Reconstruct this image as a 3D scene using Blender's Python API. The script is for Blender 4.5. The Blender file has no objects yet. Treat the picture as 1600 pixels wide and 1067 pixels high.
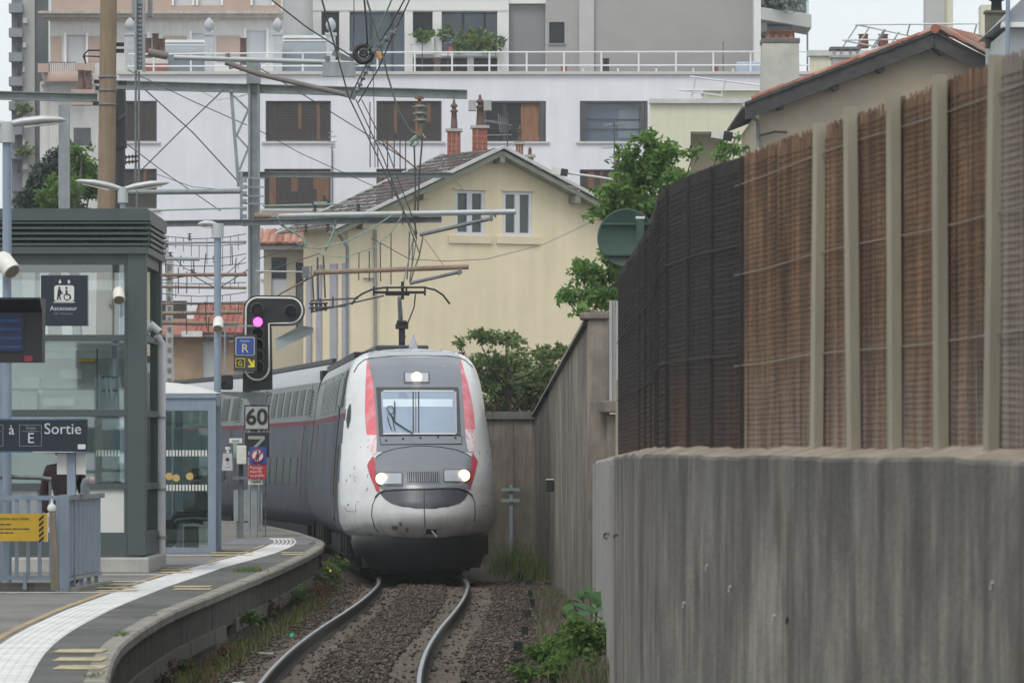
import bpy, bmesh, math, random
import numpy as np
from mathutils import Vector, Matrix, Euler
from mathutils.bvhtree import BVHTree

S = bpy.context.scene
C = S.collection
R = math.radians

# ------------------------------------------------------------------ camera
F = 8200.0          # focal length in pixels of the 1600 px wide photograph
HY = 712.0          # eye level (photo row)
ZC = 2.15           # eye height above rail top (standing on the platform)
cam_d = bpy.data.cameras.new('camera')
cam = bpy.data.objects.new('camera', cam_d); C.objects.link(cam)
cam.location = (0, 0, ZC); cam.rotation_euler = (R(90), 0, 0)
cam_d.sensor_width = 36.0; cam_d.lens = 36.0 * F / 1600.0
cam_d.shift_y = (HY - 533.5) / 1600.0
cam_d.clip_start = 0.5; cam_d.clip_end = 3000
cam_d.dof.use_dof = True; cam_d.dof.focus_distance = 92.0; cam_d.dof.aperture_fstop = 9.0
S.camera = cam

# ------------------------------------------------------------------ sky, sun, exposure
SUN_EL, SUN_ROT = R(58), R(205)
w = bpy.data.worlds.new('World'); S.world = w; w.use_nodes = True
nt = w.node_tree; nt.nodes.clear()
sky = nt.nodes.new('ShaderNodeTexSky'); sky.sky_type = 'NISHITA'; sky.sun_disc = False
sky.sun_elevation = SUN_EL; sky.sun_rotation = SUN_ROT
sky.air_density = 1.0; sky.dust_density = 4.0; sky.ozone_density = 1.0
hs = nt.nodes.new('ShaderNodeHueSaturation'); hs.inputs['Saturation'].default_value = 0.12
mx = nt.nodes.new('ShaderNodeMix'); mx.data_type = 'RGBA'
mx.inputs['Factor'].default_value = 0.72                       # the cloud layer
mx.inputs['B'].default_value = (8.6, 9.3, 9.55, 1)
bg = nt.nodes.new('ShaderNodeBackground'); bg.inputs['Strength'].default_value = 0.1
ow = nt.nodes.new('ShaderNodeOutputWorld')
nt.links.new(sky.outputs[0], hs.inputs['Color']); nt.links.new(hs.outputs[0], mx.inputs['A'])
nt.links.new(mx.outputs['Result'], bg.inputs['Color']); nt.links.new(bg.outputs[0], ow.inputs['Surface'])
sd = bpy.data.lights.new('sun', 'SUN'); sd.energy = 1.3; sd.angle = R(25); sd.color = (1, .965, .92)
sun = bpy.data.objects.new('sun', sd); C.objects.link(sun)
sun.rotation_euler = (R(90) - SUN_EL, 0, R(180) - SUN_ROT)
sun.location = (0, 0, 60)
S.view_settings.view_transform = 'Standard'; S.view_settings.look = 'None'
S.view_settings.exposure = 0.36; S.view_settings.gamma = 1.0; S.view_settings.use_curve_mapping = False
S.render.engine = 'CYCLES'; S.cycles.use_denoising = True
S.cycles.max_bounces = 6; S.cycles.diffuse_bounces = 3; S.cycles.glossy_bounces = 3
S.cycles.transmission_bounces = 5; S.cycles.transparent_max_bounces = 12

# ------------------------------------------------------------------ placing helpers
def X(px, d): return (px - 800.0) / F * d
def Z(py, d): return ZC + (HY - py) / F * d
def P(px, py, d): return Vector((X(px, d), d, Z(py, d)))
def sc(d): return F / d

WL = {}   # world origin of every object built
class MB:
    def __init__(s): s.v = []; s.f = []; s.m = []; s.sm = []
    def add(s, vs, fs, m=0, smooth=False):
        b = len(s.v); s.v.extend([tuple(p) for p in vs])
        for f in fs: s.f.append([i + b for i in f]); s.m.append(m); s.sm.append(smooth)
        return s
    def box(s, x0, x1, y0, y1, z0, z1, m=0):
        return s.add([(x0,y0,z0),(x1,y0,z0),(x1,y1,z0),(x0,y1,z0),(x0,y0,z1),(x1,y0,z1),(x1,y1,z1),(x0,y1,z1)],
              [(0,3,2,1),(4,5,6,7),(0,1,5,4),(1,2,6,5),(2,3,7,6),(3,0,4,7)], m)
    def mbox(s, mat, sx, sy, sz, m=0):     # box centred on a matrix
        vs = [mat @ Vector((a*sx/2, b*sy/2, c*sz/2)) for c in (-1,1) for a, b in ((-1,-1),(1,-1),(1,1),(-1,1))]
        return s.add(vs, [(0,3,2,1),(4,5,6,7),(0,1,5,4),(1,2,6,5),(2,3,7,6),(3,0,4,7)], m)
    def bar(s, p0, p1, w_, h=None, m=0, up=(0,0,1)):
        p0 = Vector(p0); p1 = Vector(p1); h = h or w_
        t = (p1 - p0); L = t.length
        if L < 1e-6: return s
        t.normalize(); u = Vector(up)
        if abs(t.dot(u)) > .99: u = Vector((0,1,0))
        a = t.cross(u).normalized(); b = a.cross(t)
        vs = []
        for q in (p0, p1):
            for i, j in ((-1,-1),(1,-1),(1,1),(-1,1)): vs.append(q + a*(i*w_/2) + b*(j*h/2))
        return s.add(vs, [(0,3,2,1),(4,5,6,7),(0,1,5,4),(1,2,6,5),(2,3,7,6),(3,0,4,7)], m)
    def ibeam(s, p0, p1, w_, h, m=0, t=.02):   # rolled H section lying between two points, web upright
        p0 = Vector(p0); p1 = Vector(p1); z = Vector((0,0,1))
        s.bar(p0 + z*(h/2-t/2), p1 + z*(h/2-t/2), w_, t, m); s.bar(p0 - z*(h/2-t/2), p1 - z*(h/2-t/2), w_, t, m)
        return s.bar(p0, p1, t*.8, h-2*t-.002, m)
    def tube(s, pts, r, n=6, m=0, caps=True, smooth=True):
        pts = [Vector(p) for p in pts]; k = len(pts); vs = []; fs = []
        rs = r if isinstance(r, (list, tuple)) else [r]*k
        ref = None
        for i in range(k):
            t = (pts[min(i+1,k-1)] - pts[max(i-1,0)])
            if t.length < 1e-9: t = Vector((0,0,1))
            t.normalize()
            if ref is None:
                ref = Vector((0,0,1)) if abs(t.z) < .9 else Vector((0,1,0))
            a = t.cross(ref).normalized(); b = t.cross(a).normalized(); ref = -b if b.dot(ref) < 0 else b
            for j in range(n):
                an = 2*math.pi*j/n
                vs.append(pts[i] + (a*math.cos(an) + ref*math.sin(an))*rs[i])
        for i in range(k-1):
            for j in range(n):
                fs.append((i*n+j, i*n+(j+1)%n, (i+1)*n+(j+1)%n, (i+1)*n+j))
        s.add(vs, fs, m, smooth)
        if caps: s.add(vs[:n], [tuple(range(n))[::-1]], m); s.add(vs[-n:], [tuple(range(n))], m)
        return s
    def prism(s, poly, y0, y1, m=0, plane='xz', smooth=False):   # outline in x,z (or x,y) given depth
        n = len(poly)
        if plane == 'xz': vs = [(a, y0, b) for a, b in poly] + [(a, y1, b) for a, b in poly]
        else: vs = [(a, b, y0) for a, b in poly] + [(a, b, y1) for a, b in poly]
        s.add(vs, [tuple(range(n)), tuple(range(2*n-1, n-1, -1))], m)
        s.add(vs, [(i, i+n, (i+1)%n+n, (i+1)%n) for i in range(n)], m, smooth)
        return s
    def lathe(s, prof, c, n=12, m=0, axis='z', smooth=True):
        c = Vector(c); vs = []; fs = []
        for r, h in prof:
            for j in range(n):
                a = 2*math.pi*j/n; p = (r*math.cos(a), r*math.sin(a), h)
                if axis == 'y': p = (p[0], p[2], p[1])
                elif axis == 'x': p = (p[2], p[0], p[1])
                vs.append(c + Vector(p))
        for i in range(len(prof)-1):
            for j in range(n): fs.append((i*n+j, i*n+(j+1)%n, (i+1)*n+(j+1)%n, (i+1)*n+j))
        s.add(vs, fs, m, smooth)
        s.add(vs[:n], [tuple(range(n))[::-1]], m); s.add(vs[-n:], [tuple(range(n))], m)
        return s
    def grid(s, rows, m=0, smooth=True, mf=None):   # rows: list of equal-length point lists
        n = len(rows[0]); vs = [p for r in rows for p in r]; b = len(s.v)
        s.v.extend([tuple(p) for p in vs])
        for i in range(len(rows)-1):
            for j in range(n-1):
                s.f.append([b+i*n+j, b+i*n+j+1, b+(i+1)*n+j+1, b+(i+1)*n+j])
                s.m.append(mf(i, j) if mf else m); s.sm.append(smooth)
        return s
    def mesh(s, name, mats, origin=(0,0,0)):
        me = bpy.data.meshes.new(name); o = Vector(origin)
        me.from_pydata([(p[0]-o.x, p[1]-o.y, p[2]-o.z) for p in s.v], [], s.f)
        for m in (mats if isinstance(mats, (list, tuple)) else [mats]): me.materials.append(m)
        me.polygons.foreach_set('material_index', s.m); me.polygons.foreach_set('use_smooth', s.sm)
        bm = bmesh.new(); bm.from_mesh(me); bmesh.ops.recalc_face_normals(bm, faces=bm.faces); bm.to_mesh(me); bm.free()
        me.update(); return me
    def base(s):
        a = np.array(s.v); return Vector(((a[:,0].min()+a[:,0].max())/2, (a[:,1].min()+a[:,1].max())/2, a[:,2].min()))
    def build(s, name, mats, parent=None, bevel=0, kind=None):
        org = WL[parent.name] if parent is not None else s.base()
        me = s.mesh(name, mats, org)
        o = bpy.data.objects.new(name, me); C.objects.link(o)
        if parent is not None: o.parent = parent
        else: o.location = org
        WL[o.name] = org
        if bevel:
            b = o.modifiers.new('edge', 'BEVEL'); b.width = bevel; b.segments = 2; b.limit_method = 'ANGLE'; b.angle_limit = R(40)
        if kind: o['kind'] = kind
        return o

def tag(o, label, cat, group=None):
    o['label'] = label; o['category'] = cat
    if group: o['group'] = group
    return o
def thing(name, label, cat, loc, group=None):
    o = bpy.data.objects.new(name, None); C.objects.link(o); o.location = loc; o.empty_display_size = .2
    WL[o.name] = Vector(loc)
    return tag(o, label, cat, group)
def holder(name, loc=(0,0,0)):          # an Empty for a piece of the setting that carries loose pieces
    o = bpy.data.objects.new(name, None); C.objects.link(o); o.location = loc; WL[o.name] = Vector(loc); o['kind'] = 'structure'
    return o
def piece(name, me, parent, loc, rot=(0,0,0), scale=(1,1,1)):   # one of many alike pieces, mesh data shared
    o = bpy.data.objects.new(name, me); C.objects.link(o); o.parent = parent
    o.location = Vector(loc) - WL[parent.name]; o.rotation_euler = rot; o.scale = scale
    WL[o.name] = Vector(loc); return o
def dup(root, loc, label=None):
    r = root.copy(); C.objects.link(r); r.location = loc; WL[r.name] = Vector(loc)
    if label: r['label'] = label
    for ch in root.children:
        c = ch.copy(); C.objects.link(c); c.parent = r
        for g in ch.children:
            e = g.copy(); C.objects.link(e); e.parent = c
    return r
def text(name, body, loc, size, mat, parent, yaw=0, align='CENTER', ext=.002):
    cu = bpy.data.curves.new(name, 'FONT'); cu.body = body; cu.size = size; cu.align_x = align; cu.align_y = 'CENTER'
    cu.extrude = ext; cu.resolution_u = 3; cu.materials.append(mat)
    o = bpy.data.objects.new(name, cu); C.objects.link(o); o.parent = parent
    o.location = Vector(loc) - WL[parent.name]; o.rotation_euler = (R(90), 0, yaw); WL[o.name] = Vector(loc)
    return o

# ------------------------------------------------------------------ materials
def rgb(r, g, b):      # sRGB 0-255 -> linear
    f = lambda c: (c/255/12.92) if c/255 <= .04045 else ((c/255+.055)/1.055)**2.4
    return (f(r), f(g), f(b))
def M(name, col, rough=.7, metal=0., var=.12, scale=2., stretch=None, var2=0., scale2=.4, streak=0., streak_scale=9.,
      tint=None, tint_amt=0., tint_scale=1.5, bump=0., bscale=30., spec=.5, alpha=None, coat=0., obj=False, wear=None, streak2=0., streak2_scale=24., sxy=(1,1), lo=.3, hi=.7, sz=.06, bst=None):
    m = bpy.data.materials.new(name); m.use_nodes = True; n = m.node_tree.nodes; L = m.node_tree.links
    b = n['Principled BSDF']; b.inputs['Roughness'].default_value = rough; b.inputs['Metallic'].default_value = metal
    b.inputs['Specular IOR Level'].default_value = spec; b.inputs['Coat Weight'].default_value = coat
    if obj: src = n.new('ShaderNodeTexCoord').outputs['Object']
    else: src = n.new('ShaderNodeNewGeometry').outputs['Position']
    def noise(s_, st=(1,1,1), detail=4, rough_=.6):
        mp = n.new('ShaderNodeMapping'); mp.inputs['Scale'].default_value = st; L.new(src, mp.inputs['Vector'])
        t = n.new('ShaderNodeTexNoise'); t.inputs['Scale'].default_value = s_; t.inputs['Detail'].default_value = detail
        t.inputs['Roughness'].default_value = rough_; L.new(mp.outputs[0], t.inputs['Vector']); return t.outputs['Fac']
    def mul(fac_out, amt):          # value factor 1-amt .. 1+amt
        r = n.new('ShaderNodeMapRange'); r.inputs['From Min'].default_value = lo; r.inputs['From Max'].default_value = hi
        r.inputs['To Min'].default_value = 1-amt; r.inputs['To Max'].default_value = 1+amt; L.new(fac_out, r.inputs['Value']); return r.outputs[0]
    cur = None
    for amt, s_, st in ((var, scale, stretch or (1,1,1)), (var2, scale2, (1,1,1)), (streak, streak_scale, (*sxy,sz)), (streak2, streak2_scale, (*sxy,sz*.6))):
        if amt <= 0: continue
        v = mul(noise(s_, st), amt)
        if cur is None: cur = v
        else:
            q = n.new('ShaderNodeMath'); q.operation = 'MULTIPLY'; L.new(cur, q.inputs[0]); L.new(v, q.inputs[1]); cur = q.outputs[0]
    colout = None
    if cur is not None:
        vm = n.new('ShaderNodeVectorMath'); vm.operation = 'SCALE'; vm.inputs[0].default_value = col
        L.new(cur, vm.inputs['Scale']); colout = vm.outputs[0]
    if tint:
        mxn = n.new('ShaderNodeMix'); mxn.data_type = 'RGBA'
        r = n.new('ShaderNodeMapRange'); r.inputs['From Min'].default_value = .45; r.inputs['From Max'].default_value = .68
        r.inputs['To Max'].default_value = tint_amt; L.new(noise(tint_scale, stretch or (1,1,1), 6, .65), r.inputs['Value'])
        L.new(r.outputs[0], mxn.inputs['Factor'])
        if colout is not None: L.new(colout, mxn.inputs['A'])
        else: mxn.inputs['A'].default_value = (*col, 1)
        mxn.inputs['B'].default_value = (*tint, 1); colout = mxn.outputs['Result']
    if wear:        # a stain that lies at one height of the thing: (z where full, z where gone, colour, amount, noise scale)
        mxn = n.new('ShaderNodeMix'); mxn.data_type = 'RGBA'; sx = n.new('ShaderNodeSeparateXYZ'); L.new(src, sx.inputs[0])
        r = n.new('ShaderNodeMapRange'); r.inputs['From Min'].default_value = wear[0]; r.inputs['From Max'].default_value = wear[1]
        r.inputs['To Min'].default_value = 1; r.inputs['To Max'].default_value = 0; L.new(sx.outputs['Z'], r.inputs['Value'])
        r2 = n.new('ShaderNodeMapRange'); r2.inputs['From Min'].default_value = .35; r2.inputs['From Max'].default_value = .65; r2.inputs['To Max'].default_value = wear[3]
        L.new(noise(wear[4], (1,1,.15), 5), r2.inputs['Value']); q = n.new('ShaderNodeMath'); q.operation = 'MULTIPLY'; L.new(r.outputs[0], q.inputs[0]); L.new(r2.outputs[0], q.inputs[1])
        L.new(q.outputs[0], mxn.inputs['Factor'])
        if colout is not None: L.new(colout, mxn.inputs['A'])
        else: mxn.inputs['A'].default_value = (*col, 1)
        mxn.inputs['B'].default_value = (*wear[2], 1); colout = mxn.outputs['Result']
    if colout is not None: L.new(colout, b.inputs['Base Color'])
    else: b.inputs['Base Color'].default_value = (*col, 1)
    if bump > 0:
        bp = n.new('ShaderNodeBump'); bp.inputs['Strength'].default_value = 1; bp.inputs['Distance'].default_value = bump
        L.new(noise(bscale, bst or stretch or (1,1,1)), bp.inputs['Height']); L.new(bp.outputs[0], b.inputs['Normal'])
    if alpha is not None: b.inputs['Alpha'].default_value = alpha
    return m
def glow(name, col, strength):
    m = bpy.data.materials.new(name); m.use_nodes = True; b = m.node_tree.nodes['Principled BSDF']
    b.inputs['Base Color'].default_value = (*col, 1); b.inputs['Emission Color'].default_value = (*col, 1)
    b.inputs['Emission Strength'].default_value = strength; return m
def glassm(name, tint=(.8,.88,.86), rough=.02, mixv=.78):      # thin pane: partly see-through, partly mirror
    m = bpy.data.materials.new(name); m.use_nodes = True; n = m.node_tree.nodes; L = m.node_tree.links; n.clear()
    o = n.new('ShaderNodeOutputMaterial'); t = n.new('ShaderNodeBsdfTransparent'); t.inputs[0].default_value = (*tint, 1)
    g = n.new('ShaderNodeBsdfGlossy'); g.inputs['Roughness'].default_value = rough; g.inputs[0].default_value = (.9,.95,.95,1)
    lw = n.new('ShaderNodeLayerWeight'); lw.inputs['Blend'].default_value = 1-mixv
    mm = n.new('ShaderNodeMixShader'); mx_ = n.new('ShaderNodeMath'); mx_.operation = 'MAXIMUM'; mx_.inputs[1].default_value = .14
    L.new(lw.outputs['Fresnel'], mx_.inputs[0]); L.new(mx_.outputs[0], mm.inputs[0]); L.new(t.outputs[0], mm.inputs[1]); L.new(g.outputs[0], mm.inputs[2])
    L.new(mm.outputs[0], o.inputs[0]); return m
def leafm(name, c0, c1, c2, trans=.35):
    m = bpy.data.materials.new(name); m.use_nodes = True; n = m.node_tree.nodes; L = m.node_tree.links; n.clear()
    o = n.new('ShaderNodeOutputMaterial'); g = n.new('ShaderNodeNewGeometry'); cr = n.new('ShaderNodeValToRGB')
    e = cr.color_ramp.elements; e[0].color = (*c0,1); e[1].color = (*c2,1); k = e.new(.5); k.color = (*c1,1)
    L.new(g.outputs['Random Per Island'], cr.inputs[0])
    d = n.new('ShaderNodeBsdfPrincipled'); d.inputs['Roughness'].default_value = .55; d.inputs['Specular IOR Level'].default_value = .3
    t = n.new('ShaderNodeBsdfTranslucent'); mm = n.new('ShaderNodeMixShader'); mm.inputs[0].default_value = trans
    L.new(cr.outputs[0], d.inputs['Base Color']); L.new(cr.outputs[0], t.inputs[0])
    L.new(d.outputs[0], mm.inputs[1]); L.new(t.outputs[0], mm.inputs[2]); L.new(mm.outputs[0], o.inputs[0]); return m

m_conc_light = M('concrete_light', (.36,.35,.33), .85, var=.15, scale=3, streak=.1, bump=.004)
m_white_render = M('white_render', (.68,.68,.73), .85, var=.03, scale=1.2, var2=.05, scale2=.12, streak=.05, streak_scale=2.5)
m_white = M('white_paint', (.74,.74,.74), .5, var=.05, scale=5)
m_offwhite = M('offwhite_plastic', (.62,.61,.55), .5, var=.08, scale=8)
m_grey_render = M('grey_render', (.30,.285,.275), .85, var=.04, scale=1, var2=.06, scale2=.15)
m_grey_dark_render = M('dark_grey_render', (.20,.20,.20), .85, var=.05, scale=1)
m_dark_glass = M('dark_window_glass', (.012,.016,.02), .06, var=0, spec=.35)
m_blue_glass = M('blue_window_glass', (.06,.09,.13), .05, var=.3, scale=.6, spec=.8)
m_grey_glass = M('grey_window_glass', (.06,.065,.07), .08, var=.3, scale=1.2, spec=.6)
m_black = M('black_paint', (.012,.013,.016), .5, var=.1, scale=6)
m_darkgrey = M('dark_grey_paint', (.035,.037,.042), .5, var=.15, scale=5)
m_blackmatt = M('black_grime', (.012,.012,.013), .85, var=.3, scale=4)
m_steel = M('galvanised_steel', (.27,.285,.30), .5, .35, var=.16, scale=4, streak=.12)
m_steel_dark = M('weathered_steel', (.15,.16,.17), .6, .3, var=.2, scale=5, streak=.15)
m_bluegrey = M('blue_grey_paint', (.22,.27,.34), .5, var=.07, scale=4, streak=.08)
m_liftgreen = M('dark_green_grey_paint', (.062,.078,.082), .45, var=.06, scale=4, spec=.5)
m_rust = M('rusty_tube', (.20,.125,.08), .75, .1, var=.3, scale=8)
m_brownpole = M('stained_concrete_pole', (.225,.165,.11), .8, var=.10, scale=4, streak=.16, streak_scale=14)
m_navy = M('navy_sign', (.010,.016,.030), .35, var=.05, scale=5)
m_blue = M('blue_sign', (.025,.06,.27), .4, var=.08, scale=8)
m_red = M('red_sign', (.42,.02,.03), .4, var=.06, scale=8)
m_yellow = M('yellow_sign', (.62,.38,.02), .45, var=.05, scale=5)
m_yellowlens = M('yellow_print', (.70,.60,.03), .45, var=.05)
m_sign_white = M('sign_white', (.62,.62,.58), .45, var=.06, scale=10)
m_letter = M('letter_white', (.55,.58,.62), .5, var=0)
m_letter_dim = M('letter_grey', (.25,.28,.33), .5, var=0)
m_wood = M('grey_wood', (.16,.135,.105), .85, var=.25, scale=12, stretch=(1,1,.12), bump=.004)
m_brick = M('red_brick', (.29,.10,.065), .85, var=.25, scale=9)
m_terracotta = M('terracotta', (.26,.092,.062), .8, var=.22, scale=5)
m_terracotta2 = M('terracotta_pale', (.36,.175,.125), .8, var=.22, scale=5)
m_tile_brown = M('dark_roof_tile', (.095,.075,.07), .8, var=.25, scale=5)
m_rope = M('wire_bronze', (.10,.115,.10), .6, .4, var=.2)
m_wire = M('wire_dark', (.075,.075,.08), .6, .4, var=.2)
m_verdigris = M('green_copper_wire', (.24,.33,.28), .65, .2, var=.2, scale=6)
m_porcelain = M('brown_porcelain', (.05,.03,.025), .25, var=.2)
m_skin = M('skin', (.50,.30,.22), .6, var=.06, scale=20)
m_hair = M('dark_hair', (.02,.014,.012), .6, var=.2, scale=60)
m_cloth_black = M('black_cloth', (.013,.013,.016), .9, var=.25, scale=15)
m_cloth_maroon = M('maroon_black_cloth', (.013,.007,.009), .9, var=.25, scale=15, tint=(.06,.010,.016), tint_amt=.3, tint_scale=9)
# ================================================================== THE LINE: curves in plan (X as a function of distance)
def smooth_curve(pts, n=6):
    ds = np.array([p[0] for p in pts], float); xs = np.array([p[1] for p in pts], float)
    m = np.gradient(xs, ds)
    def f(d):
        d = np.clip(d, ds[0], ds[-1]); i = np.clip(np.searchsorted(ds, d) - 1, 0, len(ds)-2)
        h = ds[i+1]-ds[i]; t = (d-ds[i])/h
        return (2*t**3-3*t**2+1)*xs[i] + (t**3-2*t**2+t)*h*m[i] + (-2*t**3+3*t**2)*xs[i+1] + (t**3-t**2)*h*m[i+1]
    return f
CT = smooth_curve([(0,2.6),(10,1.2),(20,.1),(30,-.72),(37,-1.2),(44,-1.5),(50,-1.64),(57,-1.70),(65,-1.66),(73,-1.55),(82,-1.48),
                   (90,-1.53),(95,-1.70),(100,-2.0),(105,-2.38),(114.5,-3.2),(133,-5.7),(151.5,-9.6),(170,-15),(190,-22)])
EDGE = smooth_curve([(0,1.6),(10,0.),(20,-1.35),(30,-2.35),(37,-2.85),(44,-3.27),(52.5,-3.46),(62.8,-3.40),(74.8,-3.30),(86,-3.28),
                     (92,-3.33),(97,-3.46),(105,-4.05),(114.5,-4.95),(133,-7.5),(151.5,-11.4),(170,-16.8)])
def tang(f, d):
    t = Vector((f(d+.1)-f(d-.1), .2, 0)); return t.normalized()
def off(f, d, o, z=0):      # point at a sideways offset (to the right positive) from a plan curve
    t = tang(f, d); return Vector((f(d) + o*t.y, d - o*t.x, z))

# ------------------------------------------------------------------ ground
m_ground = M('earth', (.085,.078,.068), .95, var=.25, scale=.8)
m_bed = M('dusty_ballast_bed', (.080,.061,.044), .95, var=.25, scale=2.5, tint=(.13,.105,.08), tint_amt=.7, tint_scale=.9, bump=.02, bscale=25)
g = MB(); g.box(-700,700,-60,1100,-.9,-.42); o = g.build('ground', m_ground, kind='structure')
rows = []
for d in np.arange(20, 176, 1.0):
    row = []
    for oo in (-1.62,-1.45,-1.1,-.76,-.45,0,.45,.76,1.1,1.5,2.0,2.6,3.4):
        z = -.17
        if abs(oo) < .4: z = -.15
        if oo < -1.3: z = -.20
        if oo > 1.4: z = -.17 - .05*(oo-1.4) if oo < 2 else -.2 + .12*(oo-2.0)
        row.append(off(CT, d, oo, z + .02*math.sin(d*1.7+oo*3)))
    rows.append(row)
b = MB(); b.grid(rows); b.build('track_bed', m_bed, kind='structure')

rng = np.random.default_rng(3)
def stones(name, pts, sizes, mats, seed, parent=None, flat=.75):
    rg = np.random.default_rng(seed); n = len(pts)
    base = np.array([(1,0,0),(-1,0,0),(0,1,0),(0,-1,0),(0,0,1),(0,0,-1)], float)
    fac = np.array([(0,2,4),(2,1,4),(1,3,4),(3,0,4),(2,0,5),(1,2,5),(3,1,5),(0,3,5)])
    an = rg.uniform(0, 6.28, (n,3)); c, s_ = np.cos(an), np.sin(an)
    v = base[None] * rg.uniform(.55, 1.25, (n,6,1)) + rg.uniform(-.25,.25,(n,6,3))
    def rot(v, k, a, b_):
        x = v[:,:,a]*c[:,k,None]-v[:,:,b_]*s_[:,k,None]; y = v[:,:,a]*s_[:,k,None]+v[:,:,b_]*c[:,k,None]
        v = v.copy(); v[:,:,a]=x; v[:,:,b_]=y; return v
    v = rot(rot(rot(v,0,0,1),1,1,2),2,0,2); v *= sizes[:,None,None]; v[:,:,2] *= flat; v += pts[:,None,:]
    me = bpy.data.meshes.new(name); me.vertices.add(n*6); me.vertices.foreach_set('co', v.reshape(-1))
    f = (fac[None] + (np.arange(n)*6)[:,None,None]).reshape(-1)
    me.loops.add(n*24); me.loops.foreach_set('vertex_index', f)
    me.polygons.add(n*8); me.polygons.foreach_set('loop_start', np.arange(n*8)*3)
    for m in mats: me.materials.append(m)
    me.update(calc_edges=True); me.validate()
    o = bpy.data.objects.new(name, me); C.objects.link(o); WL[o.name] = Vector((0,0,0))
    if parent: o.parent = parent; o.location = -WL[parent.name]
    return o
m_stone = leafm('ballast_stone', (.022,.016,.011), (.056,.041,.030), (.135,.108,.085), 0)
pts = []; szs = []
CTd = np.array([CT(d) for d in np.arange(0,200,.25)])
def ctv(d): return np.interp(d, np.arange(0,200,.25), CTd)
for (o0,o1,dens) in ((-.40,.40,480),(-.72,-.40,22),(.40,.72,22),(-1.05,-.8,25),(.8,1.15,30),(-1.75,-1.05,200),(1.15,2.7,380)):
    n = int((96-47)*(o1-o0)*dens); d = rng.uniform(47,96,n); oo = rng.uniform(o0,o1,n)
    z = np.where(np.abs(oo)<.6,-.145,-.165) + np.where(oo>2.0,(oo-2.0)*.1-.03,0) + rng.normal(0,.014,n)
    pts.append(np.stack([ctv(d)+oo, d, z],1)); szs.append(.011+.026*rng.random(n)**1.8)
o = stones('ballast', np.concatenate(pts), np.concatenate(szs), [m_stone], 5); o['kind'] = 'stuff'
o['label'] = 'dark brown grey ballast stones filling the track bed'

# ------------------------------------------------------------------ rails
m_railtop = M('polished_rail_steel', (.33,.35,.39), .25, .9, var=.1, scale=3, stretch=(1,.1,1))
m_railside = M('rusty_rail_side', (.030,.022,.017), .9, 0, var=.3, scale=6)
def rail(oo, label):
    prof = [(-.07,-.172),(.07,-.172),(.07,-.160),(.012,-.14),(.010,-.055),(.036,-.042),(.036,-.008),(.028,-.001),(.018,0),(-.020,0),(-.036,-.008),(-.036,-.042),(-.010,-.055),(-.012,-.14),(-.07,-.160),(-.07,-.172)]
    rows = [[off(CT, d, oo+a, z) for a, z in prof] for d in np.arange(20, 176, .8)]
    b = MB(); b.grid(rows, mf=lambda i, j: 0 if j == 8 else 1, smooth=False)
    t = b.build('rail', [m_railtop, m_railside]); tag(t, label, 'rail', 'running rails of the track')
rail(-.7535, 'worn steel rail nearest the platform edge, shiny on top')
rail(.7535, 'worn steel rail nearest the tall concrete wall, shiny on top')

# ------------------------------------------------------------------ platform
m_asphalt = M('platform_asphalt', (.125,.120,.112), .9, lo=.36, hi=.64, var=.10, scale=6, var2=.20, scale2=.5, tint=(.20,.19,.175), tint_amt=.6, tint_scale=.6, bump=.003, bscale=60)
m_coping = M('coping_concrete', (.23,.21,.18), .85, var=.16, scale=5, tint=(.10,.095,.08), tint_amt=.6, tint_scale=1.5, bump=.005, bscale=30)
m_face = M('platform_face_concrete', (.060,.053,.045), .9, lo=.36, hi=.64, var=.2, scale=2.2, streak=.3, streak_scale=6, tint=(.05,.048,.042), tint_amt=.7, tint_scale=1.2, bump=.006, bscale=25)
m_ledge = M('platform_ledge_concrete', (.115,.105,.09), .9, var=.2, scale=4, bump=.005)
m_tactile = M('white_tactile_paving', (.60,.60,.585), .75, lo=.36, hi=.64, var=.08, scale=4, tint=(.36,.35,.325), tint_amt=.6, tint_scale=2.5)
m_bar = M('worn_yellow_paint', (.42,.35,.20), .8, lo=.36, hi=.64, var=.2, scale=7, tint=(.12,.115,.105), tint_amt=.9, tint_scale=5)
PZ = .55
b = MB(); L_ = []; R_ = []
ds = np.arange(6, 166, 1.0)
for i in range(len(ds)-1):
    p = [off(EDGE, ds[i], -.15, PZ), off(EDGE, ds[i+1], -.15, PZ)]
    b.add([(-45, ds[i], PZ), (p[0].x, p[0].y, PZ), (p[1].x, p[1].y, PZ), (-45, ds[i+1], PZ)], [(0,1,2,3)])
    b.add([(p[0].x, p[0].y, PZ), (p[1].x, p[1].y, PZ), (p[1].x, p[1].y, -.4), (p[0].x, p[0].y, -.4)], [(0,1,2,3)])
plat = b.build('platform', m_asphalt, kind='structure')
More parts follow.
